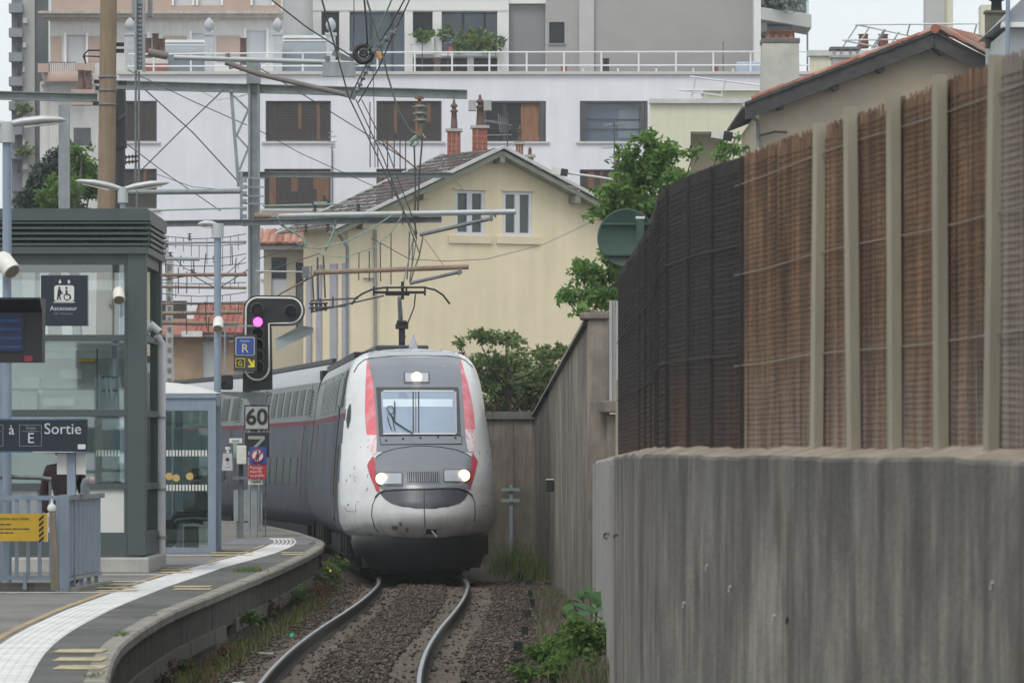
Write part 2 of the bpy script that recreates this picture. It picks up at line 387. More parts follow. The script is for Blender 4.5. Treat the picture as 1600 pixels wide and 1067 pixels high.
# alike stones and panels of the platform edge, one object each
cs = MB(); cs.add([(-.085,-.495,-.09),(.085,-.495,-.09),(.085,.495,-.09),(-.085,.495,-.09),(-.085,-.495,.004),(.065,-.495,.004),(.065,.495,.004),(-.085,.495,.004),(.085,-.495,-.018),(.085,.495,-.018)],
     [(0,3,2,1),(4,5,6,7),(1,2,9,8),(8,9,6,5),(0,1,8,5,4),(2,3,7,6,9),(3,0,4,7)])
coping_me = cs.mesh('coping_stone', m_coping)
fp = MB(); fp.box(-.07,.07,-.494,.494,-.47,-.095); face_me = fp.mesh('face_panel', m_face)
lg = MB(); lg.box(-.05,.05,-.49,.49,-.16,0); ledge_me = lg.mesh('face_ledge', m_ledge)
rnd = random.Random(4)
d = 35.0
while d < 128:
    t = tang(EDGE, d); yaw = math.atan2(t.x, t.y)
    step = 1.0 * t.y
    c = off(EDGE, d + step/2, 0); t = tang(EDGE, d+step/2); yaw = -math.atan2(t.x, t.y)
    n_ = Vector((t.y, -t.x, 0))
    piece('coping_stone', coping_me, plat, c - n_*.085 + Vector((0,0,PZ+rnd.uniform(-.003,.003))), (0,0,yaw+rnd.uniform(-.004,.004)))
    if d < 106:
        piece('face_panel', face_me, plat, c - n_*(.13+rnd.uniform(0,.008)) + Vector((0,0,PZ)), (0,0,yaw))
        if not (62 < d < 64): piece('face_ledge', ledge_me, plat, c - n_*(.075+rnd.uniform(0,.01)) + Vector((0,0,.13)), (0,0,yaw))
    d += step
# white ribbed tactile strip
tt = MB(); tt.box(-.225,.225,-.2245,.2245,-.03,.008)
for k in range(6): tt.box(-.205+k*.075,-.170+k*.075,-.215,.215,.0082,.0105)
tact_me = tt.mesh('tactile_tile', m_tactile)
ioff = lambda d: np.interp(d, [36,44,52,63,75,86,97,102], [.55,.58,.65,.80,.82,.60,.50,.48])
d = 33.0
while d < 101.5:
    t = tang(EDGE, d); yaw = -math.atan2(t.x, t.y); c = off(EDGE, d, -(ioff(d)+.23))
    piece('tactile_tile', tact_me, plat, (c.x, c.y, PZ), (0,0,yaw)); d += .45
m_edgeband = M('dark_edge_asphalt', (.068,.067,.066), .92, lo=.36, hi=.64, var=.14, scale=6, var2=.25, scale2=.6, tint=(.13,.125,.115), tint_amt=.7, tint_scale=.8, bump=.003, bscale=60)
b = MB(); r0 = []
for d in np.arange(33, 101.6, 1.0): r0.append([off(EDGE, d, -(ioff(d)+.02), PZ+.0045), off(EDGE, d, -.172, PZ+.0045)])
b.grid(r0); b.build('edge_band', m_edgeband, plat)
# worn crosswise paint bars
def paint_bars(px0, px1, ys, name='painted_bar'):
    for k, y in enumerate(ys):
        d0 = 1.6*F/(y-HY); h = .36
        b = MB(); x0 = X(px0,d0); x1 = X(px1,d0)
        b.box(x0,x1,d0-h,d0+h,PZ+.009,PZ+.012); b.build(name, m_bar, plat)
paint_bars(88,164,(1018,1031,1044)); paint_bars(272,330,(917,921)); paint_bars(440,474,(864,867))
paint_bars(152,214,(914,919,924)); paint_bars(250,300,(891,895)); paint_bars(330,395,(860,864,868))
m_orange = M('faded_orange_line', (.30,.22,.12), .85, var=.3, scale=4)
b = MB(); r0 = []
for d in np.arange(36, 101, 1.0):
    a = off(EDGE, d, -(ioff(d)+.60), PZ+.0045); c = off(EDGE, d, -(ioff(d)+.52), PZ+.0045); r0.append([a, c])
b.grid(r0); b.build('painted_line', m_orange, plat)
m_drain = M('pale_drain_edge', (.5,.49,.46), .8, var=.25, scale=20)
for (xa, xb, y) in ((-10,178,926.5),(150,232,909),(160,268,898.5),(232,330,868)):
    d0 = 1.6*F/(y-HY); b = MB(); b.box(X(xa,d0),X(xb,d0),d0-.09,d0+.09,PZ+.005,PZ+.012); b.build('drain_cover', m_drain, plat)
m_patch = M('asphalt_patch', (.15,.15,.165), .9, var=.1, scale=5)
for (xa,xb,ya,yb) in ((238,330,884,878),(345,480,851,843)):
    da = 1.6*F/(ya-HY); db = 1.6*F/(yb-HY); b = MB(); b.box(X(xa,da),X(xb,da),da,db,PZ+.004,PZ+.009); b.build('asphalt_patch', m_patch, plat)

# ================================================================== CONCRETE WALL AND REED FENCE ON THE RIGHT
FX = smooth_curve([(2,5.1),(8,4.35),(14,3.62),(20,2.87),(24.9,2.27),(26.2,2.14),(27.5,2.0),(28.7,1.86),(30,1.72),(32.9,1.46),(35,1.24),(37,1.11),(39.5,1.12),(42,1.17),(50,1.22),(62,1.26),(66,1.28)])
WX = lambda d: FX(d) - .22 - .04*min(1,max(0,(d-40)/10))
m_wall = M('stained_wall_concrete', (.168,.156,.140), .92, lo=.36, hi=.64, var=.24, scale=2.0, stretch=(1,.9,.55), var2=.22, scale2=.55, streak=.26, streak_scale=5, streak2=.20, streak2_scale=16,
           sxy=(1,.6), sz=.14, tint=(.070,.056,.045), tint_amt=.75, tint_scale=1.3, bump=.012, bscale=30, bst=(1,1,.7), wear=(2.15,1.45,(.060,.058,.057),.85,2.2), spec=.3)
m_wall_top = M('sandy_wall_top', (.27,.225,.175), .95, var=.25, scale=6, tint=(.12,.10,.08), tint_amt=.8, tint_scale=4, bump=.01)
m_wall_far = M('far_wall_concrete', (.205,.178,.150), .92, lo=.36, hi=.64, var=.20, scale=1.6, stretch=(1,.7,.6), var2=.2, scale2=.4, streak=.20, streak_scale=4, streak2=.14, streak2_scale=12,
           sxy=(1,.5), sz=.10, tint=(.080,.072,.062), tint_amt=.8, tint_scale=.9, bump=.008, bscale=25, bst=(1,1,1), wear=(.1,1.6,(.085,.078,.066),.8,1.5), spec=.3)
m_wall_pale = M('pale_wall_concrete', (.29,.28,.265), .9, var=.1, scale=1.5, streak=.2, streak_scale=8, tint=(.15,.145,.14), tint_amt=.6, tint_scale=3, stretch=(1,1,.1), bump=.005)
wall = thing('concrete_wall', 'low streaked grey concrete retaining wall under the reed fence', 'wall', (WX(30), 30, -.4))
rr = random.Random(8)
def wall_panel(d0, d1, mats, joint=.0):
    rows = []; ds_ = list(np.arange(d0, d1, .25)) + [d1]
    for d in ds_:
        t = tang(FX, d); n_ = Vector((t.y, -t.x, 0)); c = Vector((WX(d), d, 0))
        zt = 2.105 + np.interp(d,[20,24,30,37,45,55],[.020,.030,.042,.055,.05,.05]) + rr.uniform(-.004,.004) + .006*math.sin(d*1.3) + .004*math.sin(d*5.1) - max(0, d-45)*.004
        ch = .018 + rr.uniform(0,.006)
        rows.append([c + Vector((0,0,-.45)), c + Vector((0,0,.4)), c + Vector((0,0,1.2)), c + Vector((0,0,zt-ch)), c + n_*(ch*.35) + Vector((0,0,zt-ch*.3)), c + n_*(ch*1.0) + Vector((0,0,zt)), c + n_*.20 + Vector((0,0,zt+.050+rr.uniform(-.005,.005))), c + n_*.45 + Vector((0,0,2.20)), c + n_*.45 + Vector((0,0,-.45))])
    b = MB(); b.grid(rows, mf=lambda i, j: 1 if j in (5,6) else 0, smooth=False)
    b.add(rows[0], [tuple(range(9))]); b.add(rows[-1], [tuple(range(9))])
    return b.build('wall_panel', mats, wall)
wall_panel(3, 36.5, [m_wall, m_wall_top]); wall_panel(36.53, 49.5, [m_wall, m_wall_top]); wall_panel(49.54, 63, [m_wall_pale, m_wall_top])
for d_j in (49.3, 62.6):
    q = Vector((WX(d_j)-.018, d_j, 0)); b = MB(); b.bar(q+Vector((0,0,-.4)), q+Vector((0,0,2.06)), .05, .03); b.build('joint_strip', m_wall_pale, wall)
def on_wall(px, py, fx=None):      # where a line of sight meets the wall face
    f = fx or WX; d = 22.0
    while d < 63 and f(d) > X(px, d): d += .02
    return P(px, py, d)
for (px, py, dark) in ((1106,884,0),(1142,917,0),(1070,942,0),(1211,962,0),(1232,966,1),(1552,911,0)):
    p = on_wall(px, py); b = MB(); q = p + Vector((-.012,0,0))
    b.tube([p+Vector((.01,0,0)), p+Vector((-.012,-.004,0))], .011, 8); b.tube([p+Vector((-.010,0,-.004)), p+Vector((-.012,-.002,-.03))], .006, 6)
    b.build('anchor_bolt', m_blackmatt if dark else m_conc_light, wall)
m_spray = M('black_spray', (.015,.015,.015), .7, var=0)
for pts_ in ([(953,834),(948,832),(944,835),(944,839),(949,840)], [(954,838),(958,834),(960,837),(964,834),(965,836)]):
    b = MB(); b.tube([on_wall(x, y) + Vector((-.004,-.01,0)) for x, y in pts_], .008, 5); b.build('graffiti_stroke', m_spray, wall)

# terrace behind the wall
b = MB(); r0 = []
for d in np.arange(3, 62, 2.0): r0.append([(FX(d)+.24, d, 2.10), (60, d, 2.15)])
b.grid(r0); b.add([(FX(61)+.24,61,2.10),(60,61,2.15),(60,61,-.5),(FX(61)+.24,61,-.5)], [(0,1,2,3)]); b.build('terrace', m_ground, kind='structure')

# the fence: posts, reed screens (reeds bound by wires), tension wires
m_reed = M('brown_reed', (.160,.095,.056), .9, lo=.37, hi=.63, var=.42, scale=18, stretch=(1,1,.05), var2=.32, scale2=1.3, tint=(.055,.035,.026), tint_amt=.8, tint_scale=5, wear=(2.15,3.0,(.30,.26,.225),.7,9))
m_reed_pale = M('greyed_reed', (.20,.165,.14), .9, var=.28, scale=26, stretch=(1,1,.035), var2=.2, scale2=1.1, tint=(.28,.25,.22), tint_amt=.7, tint_scale=2.6)
m_reed_dark = M('blackened_reed', (.030,.026,.025), .85, var=.25, scale=22, stretch=(1,1,.05), tint=(.05,.03,.022), tint_amt=.3, tint_scale=1.2, wear=(2.15,2.95,(.13,.062,.040),.85,2.2))
m_bind = M('reed_binding', (.135,.086,.056), .85, lo=.37, hi=.63, var=.42, scale=18, stretch=(1,1,.05), var2=.25, scale2=1.3, wear=(2.15,3.0,(.30,.26,.225),.7,9))
m_bind_dark = M('dark_binding', (.024,.021,.020), .7, var=.3, scale=30)
m_bind_rust = M('rusty_hem', (.10,.045,.025), .9, var=.35, scale=6)
m_post = M('fence_post_timber', (.29,.265,.205), .85, var=.12, scale=6, stretch=(1,1,.15), tint=(.16,.14,.11), tint_amt=.6, tint_scale=2.5)
m_tension = M('tension_wire', (.30,.27,.23), .6, .3, var=.2)
fence = thing('reed_fence', 'tall brown and black reed screen fence with timber posts on the concrete wall', 'fence', (FX(30), 30, 2.15))
ftop = lambda d: np.interp(d, [20,24.9,28.7,32.9,37,42,50,62], [4.02,4.0,3.99,4.03,4.05,4.11,4.17,4.28])
def screen(d0, d1, mat, bind, pitch, width, tj, rowstep, bow=0.0):
    b = MB(); d = d0; zb = 2.17; q = 0
    while d < d1:
        t = tang(FX, d); n_ = Vector((t.y, -t.x, 0)); u = (d-d0)/(d1-d0)
        c = Vector((FX(d), d, 0)) + n_*(rr.uniform(-.006,.006) + bow*math.sin(u*math.pi*2.0) )
        zt = ftop(d) + rr.uniform(-tj, tj*.6); lean = rr.uniform(-.008,.008)
        hw = width/2*rr.uniform(.8,1.25); e = t*hw; f_ = n_*(width*.3)
        zs = (zb + rr.uniform(-.02,.02), zt)
        vs = []
        for z, l in ((zs[0],0),(zs[1],lean)):
            k = c + t*l + Vector((0,0,z)); vs += [k-e, k-f_, k+e, k+f_]
        b.add(vs, [(0,1,5,4),(1,2,6,5),(2,3,7,6),(3,0,4,7),(4,5,6,7)], 0); d += pitch*rr.uniform(.75,1.2)
    # binding rows woven across
    nseg = max(2, int((d1-d0)/.16)); z = zb+.03
    while z < ftop((d0+d1)/2)-.05:
        rows = []; ph = rr.uniform(0,6); hw_ = rr.choice((.0012,.0015,.0018,.0024))
        for k in range(nseg+1):
            d = d0+(d1-d0)*k/nseg; t = tang(FX,d); n_ = Vector((t.y,-t.x,0)); u = k/nseg
            zz = zb+(z-zb)*(ftop(d)-zb)/(ftop((d0+d1)/2)-zb) + .0025*math.sin(k*.8+ph) - .004*math.sin(u*math.pi)
            c = Vector((FX(d), d, zz)) - n_*(width*.5+.0015)
            rows.append([c+Vector((0,0,hw_))+n_*.005, c+Vector((0,0,hw_)), c-Vector((0,0,hw_)), c-Vector((0,0,hw_))+n_*.005])
        b.grid(rows, 1, smooth=False); z += rowstep*rr.uniform(.85,1.12)
    o = b.build('reed_screen', [mat, bind], fence, kind='stuff'); return o
def post_d(px):
    d = 34.0
    while d > 15 and 800+F*(FX(d)-.05)/d < px: d -= .02
    return d
posts = [post_d(px) for px in (1275,1333,1397,1470,1548)]; posts += [posts[-1]-1.25*k for k in range(1,5)]
edges = [32.9,31.4]+posts
for i in range(len(edges)-1):
    screen(edges[i+1]+.01, edges[i]-.01, m_reed_pale if edges[i] < posts[4]+.05 else m_reed, m_bind, .014, .017, .04, .032)
for a_, b_ in ((32.92,34.2),(34.2,35.4),(35.4,37.0)): screen(a_+.01,b_-.01,m_reed_dark,m_bind_dark,.016,.021,.006,.034)
k = 37.0
while k < 61.5: screen(k+.01, min(k+2.45,62)-.01, m_reed_dark, m_bind_dark, .03, .04, .008, .045); k += 2.45
pm = MB(); pm.box(-.027,.027,-.04,.04,0,1.96); post_me = pm.mesh('fence_post', m_post)
for i, d in enumerate(posts):
    t = tang(FX, d); n_ = Vector((t.y,-t.x,0)); c = Vector((FX(d), d, 2.135)) - n_*.05
    h = (3.98+.008*i+ .02 + (712-[193,168,145,118,87][min(i,4)])/sc(d)*0) ; 
    ht = (ZC + (HY-[193,168,145,118,87][i])/sc(d) if i < 5 else 4.08) - 2.135
    piece('fence_post', post_me, fence, c, (R(rr.uniform(-.5,.5)), R(rr.uniform(-.7,.7)), -math.atan2(t.x,t.y)+R(8)), (1,1,ht/1.96))
for (h0) in (.55, 1.12, 1.68):
    b = MB(); pth = []
    for d in np.arange(18.5, 33.4, .35):
        t = tang(FX,d); n_ = Vector((t.y,-t.x,0)); pth.append(Vector((FX(d), d, 2.17+h0*1.0+.006*math.sin(d*1.1+h0))) - n_*.024)
    b.tube(pth, .0032, 5); b.build('tension_wire', m_tension, fence)
for (h0) in (.62,1.30):
    b = MB(); pth = []
    for d in np.arange(33, 62, .5):
        t = tang(FX,d); n_ = Vector((t.y,-t.x,0)); pth.append(Vector((FX(d), d, 2.17+h0+.012*math.sin(d*.35+h0))) - n_*.035)
    b.tube(pth, .004, 5); b.build('tension_wire', m_bind_dark, fence)
for d in (32.9,34.2,35.4,37.0,39.4,41.9,44.3,46.8,49.2):
    t = tang(FX,d); n_ = Vector((t.y,-t.x,0)); c = Vector((FX(d), d, 0)) - n_*.022
    b = MB(); b.bar(c+Vector((0,0,2.17)), c+Vector((0,0,ftop(d)-.01)), .022, .022); b.build('screen_seam', m_bind_dark, fence)
b = MB(); b.bar((FX(62)-.01,62.02,2.1),(FX(62)-.01,62.02,3.05),.05,.05); b.build('end_post', m_post, fence)

# ================================================================== FAR BOUNDARY WALL
fw = thing('boundary_wall', 'tall grey boundary wall with stone coping rising beyond the reed fence', 'wall', (.8, 90, -.4))
BX = lambda d: 1.02 - (d-71)*(.54/41)
rows = []
for d in np.linspace(71, 112, 42):
    zt = Z(np.interp(BX(d)/d*F+800, [835,918],[652,508]), d)
    rows.append([(BX(d), d, -.45), (BX(d), d, .8), (BX(d), d, zt), (BX(d)+.30, d, zt), (BX(d)+.30, d, -.45)])
for i0 in range(0, 41, 3):
    b = MB(); seg = rows[i0:i0+4]
    if len(seg) < 2: continue
    seg = [list(r) for r in seg]; last = i0 + 3 < 41
    if last: seg[-1] = [(p[0], p[1]-.02, p[2]) for p in seg[-1]]
    b.grid(seg, smooth=False); b.add(seg[0], [(0,1,2,3,4)]); b.add(seg[-1], [(0,1,2,3,4)]); b.build('wall_panel', m_wall_far, fw)
m_cop = M('coping_stone_dark', (.12,.115,.11), .9, var=.25, scale=4, tint=(.22,.21,.20), tint_amt=.5, tint_scale=3, bump=.01)
for i in range(0, 41, 2):
    p0 = rows[i]; p1 = rows[min(i+2,41)]; b = MB()
    a0, a1 = Vector(p0[2]), Vector(p1[2]); q = Vector((-.07,0,0)); w_ = Vector((.42,0,0)); up = Vector((0,0,.12))
    e = (a1-a0)*.012
    vs = [a0+q, a1+q-e, a1+q-e+w_, a0+q+w_]; vs = [v+Vector((0,0,.004)) for v in vs]; vs += [v+up for v in vs]
    vs[4] += Vector((.04,0,0)); vs[5] += Vector((.04,0,0))
    b.add(vs, [(0,3,2,1),(4,5,6,7),(0,1,5,4),(1,2,6,5),(2,3,7,6),(3,0,4,7)]); b.build('coping_stone', m_cop, fw)
# end pier with a step, and pale fibre board strip beside the reed fence
b = MB(); d = 70.9
b.box(X(918,d),X(951,d),70.6,71.0-.01,-.45,Z(500,d)); b.box(X(906,d),X(951,d)-.002,70.55,71.2,Z(500,d)+.003,Z(489,d)); b.build('end_pier', m_wall_far, fw, bevel=.02)
b = MB(); b.box(X(936,70.4),X(972,70.4),70.1,70.55,Z(645,70.4),Z(626,70.4)); b.box(X(948,70.4),X(975,70.4),70.2,70.58,-.4,Z(647,70.4)); b.build('pier_ledge', m_wall_far, fw, bevel=.02)
m_fibre = M('fibre_cement_board', (.36,.36,.35), .8, var=.06, scale=3, streak=.15)
b = MB()
for k in range(4): b.box(X(952+k*5,69.5),X(956.4+k*5,69.5),69.4+.03*(k%2),69.6,Z(626,69.5),Z(470,69.5))
t = b.build('fibre_board', m_fibre); tag(t, 'narrow pale grey corrugated board between wall pier and black screen', 'board')
# back wall closing the corner
bw = thing('cross_wall', 'stained concrete wall crossing behind the nose of the train', 'wall', (-.5, 112.3, -.4))
xs = [X(640,112.2), X(700,112.2), X(770,112.2), X(803,112.2), X(846,112.2)]
for i in range(4):
    b = MB(); b.box(xs[i]+.006, xs[i+1]-.006, 112.15, 112.45, -.45, Z(655,112.2)); b.box(xs[i]-.02, xs[i+1]+.02-.041*(i==3), 112.18+.003*i, 112.3+.003*i, -.45, Z(656,112.2)); b.build('wall_panel', m_wall_far, bw)
    b = MB(); b.box(xs[i]+.005, xs[i+1]-.005, 112.08, 112.52, Z(655,112.2)+.003, Z(643,112.2)); b.build('coping_stone', m_cop, bw)
def bwall_hit(px, py):
    d = 71.0
    while d < 112 and BX(d) > X(px, d): d += .05
    return P(px, py, d)
p = bwall_hit(866, 758); b = MB(); b.box(p.x-.14,p.x-.005,p.y-.1,p.y+.1,p.z-.11,p.z+.09); b.box(p.x-.15,p.x-.006,p.y-.11,p.y+.11,p.z+.093,p.z+.11,1)
tag(b.build('junction_box', [m_black, m_sign_white], bevel=.008), 'small black box fixed to the far boundary wall', 'junction box')
# marker cross in the weeds before the cross wall
t = thing('marker_post', 'thin blue grey steel post with two short crossbars before the cross wall', 'post', (X(798,110),110,-.3))
b = MB(); b.box(X(796,110),X(801,110),109.97,110.03,-.3,Z(757,110)); b.build('post', m_bluegrey, t)
for y in (764,781): b = MB(); b.box(X(783,110),X(812,110),109.93,109.965,Z(y+3,110),Z(y-2,110)); b.build('crossbar', m_verdigris, t)
# trough lids on edge along the cess
for k, (px, py) in enumerate(((792,880),(813,893),(827,905),(829,922),(830,937),(823,955),(820,982),(810,1006),(811,1034))):
    d = 2.28*F/(py+8-HY); b = MB(); x = X(px,d); w_ = .045+.012*(k%3)
    b.prism([(x-w_,-.25),(x+w_,-.25),(x+w_*.9,-.045-.01*(k%2)),(x-w_*.95,-.05)],d-.05,d+.05); b.box(x-w_,x+w_,d-.058,d+.05,-.042,-.03)
    o = b.build('timber_stub', m_blackmatt); tag(o, 'short dark timber stub in the ballast, %s counted from the train' % ('first','second','third','fourth','fifth','sixth','seventh','eighth','ninth')[k], 'stub', 'row of dark stubs beside the track')
# ================================================================== THE TRAIN
m_tw = M('train_white', (.60,.60,.61), .28, var=.04, scale=1.5, var2=.05, scale2=.5, tint=(.36,.33,.28), tint_amt=.3, tint_scale=1.2, spec=.5, coat=.3, wear=(.55,1.25,(.13,.105,.08),.85,3))
m_mask = M('train_grey_mask', (.15,.16,.185), .3, var=.05, scale=2.5, coat=.3)
m_mask_top = M('train_pale_roof_band', (.36,.38,.41), .35, .1, var=.06, scale=3)
m_mask_dark = M('train_hatch_grey', (.060,.066,.080), .35, var=.05, scale=2.5, coat=.2)
m_pink = M('faded_red_vinyl', (.60,.12,.15), .45, var=.12, scale=4, tint=(.66,.52,.56), tint_amt=.4, tint_scale=3.5)
m_redv = M('red_vinyl', (.42,.03,.055), .4, var=.08, scale=4)
m_flake = M('peeled_vinyl', (.66,.62,.63), .55, var=.06, scale=6, tint=(.6,.15,.2), tint_amt=.9, tint_scale=9)
m_tgrey = M('train_lower_grey', (.066,.075,.098), .5, var=.07, scale=1.2, var2=.08, scale2=.3, spec=.06, tint=(.11,.108,.11), tint_amt=.4, tint_scale=1.5)
m_tsilver = M('train_upper_silver', (.165,.185,.188), .45, .1, var=.16, scale=1.6, spec=.12)
m_troof = M('train_roof_silver', (.36,.37,.39), .35, .3, var=.08, scale=1.5)
m_tstripe = M('train_red_stripe', (.15,.030,.045), .5, spec=.05, var=.08, scale=3)
m_tglass = M('train_window_glass', (.03,.04,.038), .3, var=.3, scale=.8, spec=.02)
m_wind = M('windscreen_glass', (.22,.28,.37), .06, var=.06, scale=1.2, spec=.8, coat=.5)
m_blind = M('sun_blind', (.50,.58,.65), .4, var=.04, scale=3)
m_gap = M('panel_gap', (.025,.025,.028), .7, var=0)
m_lens = M('lamp_housing', (.34,.36,.41), .25, var=.08, scale=12)
m_lamp = glow('lit_headlamp', (1,.90,.72), 3.2); m_lamp_glow_ring = glow('headlamp_glow_ring', (1,.62,.30), 1.6)  # the orange ring glows in place of the bloom round a lit lamp
m_under = M('underframe_shade_black', (.008,.008,.008), .8, var=.3, scale=4)  # near-black base colour carries the shadow beneath the train
m_skirt = M('air_dam', (.010,.0105,.013), .5, var=.2, scale=2)

train = thing('high_speed_train', 'white nosed grey double deck express train with red stripe coming round the curve', 'train', (-1.535, 92, 0))
TO = Vector((-1.535, 92, 0)); tb = Vector((-.066, 1, 0)).normalized(); tr = Vector((tb.y, -tb.x, 0))
def TL(x, t, z): return TO + tr*x + tb*t + Vector((0,0,z))
SEC = [(.30,.40),(.45,.70),(.62,1.12),(.75,1.28),(.95,1.385),(1.25,1.415),(1.6,1.41),(2.0,1.385),(2.4,1.35),(2.8,1.31),(3.2,1.265),(3.5,1.215),(3.7,1.165),(3.85,1.10),(3.95,1.02),(4.02,.90),(4.07,.74),(4.10,.54),(4.118,.30),(4.125,.02)]
zs_ = np.concatenate([np.arange(.62,3.5,.07), np.arange(3.5,3.95,.04), [3.95,3.985,4.02,4.05,4.07,4.09,4.10,4.11,4.118,4.123]])
fw_ = lambda z: np.interp(z, [a for a,_ in SEC], [b_ for _,b_ in SEC])
ftc = lambda z: np.interp(z, [.60,.70,.80,.95,1.10,1.3,1.6,1.85,2.1,2.4,2.7,3.0,3.3,3.6,3.8,3.95,4.05,4.10,4.125], [.55,.33,.18,.05,0,.04,.17,.36,.68,1.08,1.48,1.88,2.28,2.72,3.08,3.45,3.85,4.2,4.7])
fD = lambda z: np.interp(z, [.6,1.1,1.6,2.4,3.0,3.5,3.9,4.125], [2.3,2.5,2.5,2.3,1.9,1.5,1.15,.6])
ang = np.linspace(-1, 1, 41)
def nose_row(z):
    w0, c0, D = fw_(z), ftc(z), fD(z); out = []
    for a in ang:
        th = a*math.pi/2; x = w0*np.sign(th)*abs(math.sin(th))**.92; t = c0 + D*(1-abs(math.cos(th))**1.05)
        out.append((x, t))
    te = c0 + D
    ex = [(w0, t) for t in np.linspace(te, 6.4, 8)[1:]]
    return [(-x, t) for x, t in ex[::-1]] + out + ex
nrows = [[TL(x, t, z) for x, t in nose_row(z)] for z in zs_]
ntz = [[(t, z) for x, t in nose_row(z)] for z in zs_]
def nose_mat(i, j):
    t = (ntz[i][j][0] + ntz[i+1][j+1][0])/2; z = ntz[i][j][1]
    lim = np.interp(z, [.6,2.0,2.9,3.3,3.7,4.0,4.13], [3.0,2.95,3.35,3.9,4.6,5.4,6.0])
    if t < lim: return 0
    return 1 if z < 2.82 else (2 if z < 2.91 else (3 if z < 3.75 else 4))
b = MB(); b.grid(nrows, mf=nose_mat); nose = b.build('nose', [m_tw, m_tgrey, m_tstripe, m_tsilver, m_troof], train)
bvh = BVHTree.FromPolygons([tuple(p) for r in nrows for p in r], [(i*len(nrows[0])+j, i*len(nrows[0])+j+1, (i+1)*len(nrows[0])+j+1, (i+1)*len(nrows[0])+j) for i in range(len(nrows)-1) for j in range(len(nrows[0])-1)])
EYE = Vector((0,0,ZC))
def nhit(px, py, o_=0.0):
    dr = (P(px, py, 1.0) - EYE).normalized(); loc, n_, i_, dd = bvh.ray_cast(EYE, dr)
    if loc is None: loc, n_, i_, dd = bvh.find_nearest(P(px, py, 95.0))
    if n_.dot(dr) > 0: n_ = -n_
    return loc + n_*o_
def npatch(name, rows, m, o_=.006, ny=None, nx=24, parent=None):
    ys = [r[0] for r in rows]; ny = ny or max(4, int((max(ys)-min(ys))/2.5)); out = []
    for k in range(ny+1):
        y = ys[0] + (ys[-1]-ys[0])*k/ny
        xl = np.interp(y, ys, [r[1] for r in rows]); xr = np.interp(y, ys, [r[2] for r in rows])
        out.append([nhit(xl+(xr-xl)*q/nx, y, o_) for q in range(nx+1)])
    b = MB(); b.grid(out); return b.build(name, m, parent or nose)
def nline(name, pts, r=.009, m=None, o_=.006, parent=None, step=3):
    out = []
    for k in range(len(pts)-1):
        n_ = max(1, int(math.hypot(pts[k+1][0]-pts[k][0], pts[k+1][1]-pts[k][1])/step))
        for q in range(n_): out.append(nhit(pts[k][0]+(pts[k+1][0]-pts[k][0])*q/n_, pts[k][1]+(pts[k+1][1]-pts[k][1])*q/n_, o_))
    out.append(nhit(*pts[-1], o_)); b = MB(); b.tube(out, r, 5); return b.build(name, m or m_gap, parent or nose)
# painted and glazed panels of the front, each lying on the shell
npatch('roof_band', [(542,590,703),(546,577,713),(550,575,716),(556,575,718)], m_mask_top)
npatch('mask_panel', [(558,575.5,718.5),(562,575,719),(600,583,722),(640,586.5,724.5),(670,588,726),(690,588.5,728),(706,588,732)], m_mask)
npatch('red_stripe', [(562,573.5,575.5),(580,572.5,578.5),(600,571.5,583.5),(640,570.5,587),(660,571,588.5),(683,574,589)], m_pink, .0075, nx=8)
npatch('red_stripe', [(560,718.5,719.5),(580,719.5,725),(600,721.5,731),(630,723.5,737.5),(650,724.5,740.5),(674,726.5,742)], m_pink, .0075, nx=8)
npatch('peeled_stripe', [(680,573.5,589),(695,576,589),(710,582,588.5)], m_flake, .009, nx=8)
npatch('peeled_stripe', [(671,726,742),(690,728,742),(706,731,740)], m_flake, .009, nx=8)
hood = npatch('hood', [(698,640,686),(700,622,700),(704,604,716),(710,591,731),(716,586,737),(735,587,737),(752,590,734),(764,595,731)], m_mask, .009)
npatch('red_wedge', [(714,582,585),(722,576.5,586),(728,574,587),(740,577.5,588),(752,582,590),(768,589,594.5)], m_redv, .0105, nx=8)
npatch('red_wedge', [(709,737,739),(716,737,743),(721,736.5,746),(735,735.5,742.5),(750,733.5,738.5),(765,731.5,734)], m_redv, .0105, nx=8)
npatch('coupler_hatch', [(765,600,727),(768,594,731),(773,596,729.5),(780,602,725),(786,611,717),(791,626,702),(794,650,680)], m_mask_dark, .009)
nline('panel_gap', [(553,582),(560,570),(570,562),(590,558.5),(620,556.5),(660,556),(700,557),(718,559),(728,564),(738,574)], .009)
nline('panel_gap', [(587,716),(600,707),(620,701),(645,697.5),(665,697),(690,699),(712,703),(728,709),(738,716)], .008, o_=.010)
nline('panel_gap', [(587,777),(592,771),(602,766.5),(630,765),(662,764.5),(700,763),(718,763.5),(730,768),(737,774)], .014, o_=.012)
nline('panel_gap', [(587,777),(582,790),(581,806),(585,822),(592,832)], .008); nline('panel_gap', [(737,774),(741,783),(742,800),(741,815)], .008)
nline('panel_gap', [(662.5,766),(663,800),(664,824)], .007, o_=.010)
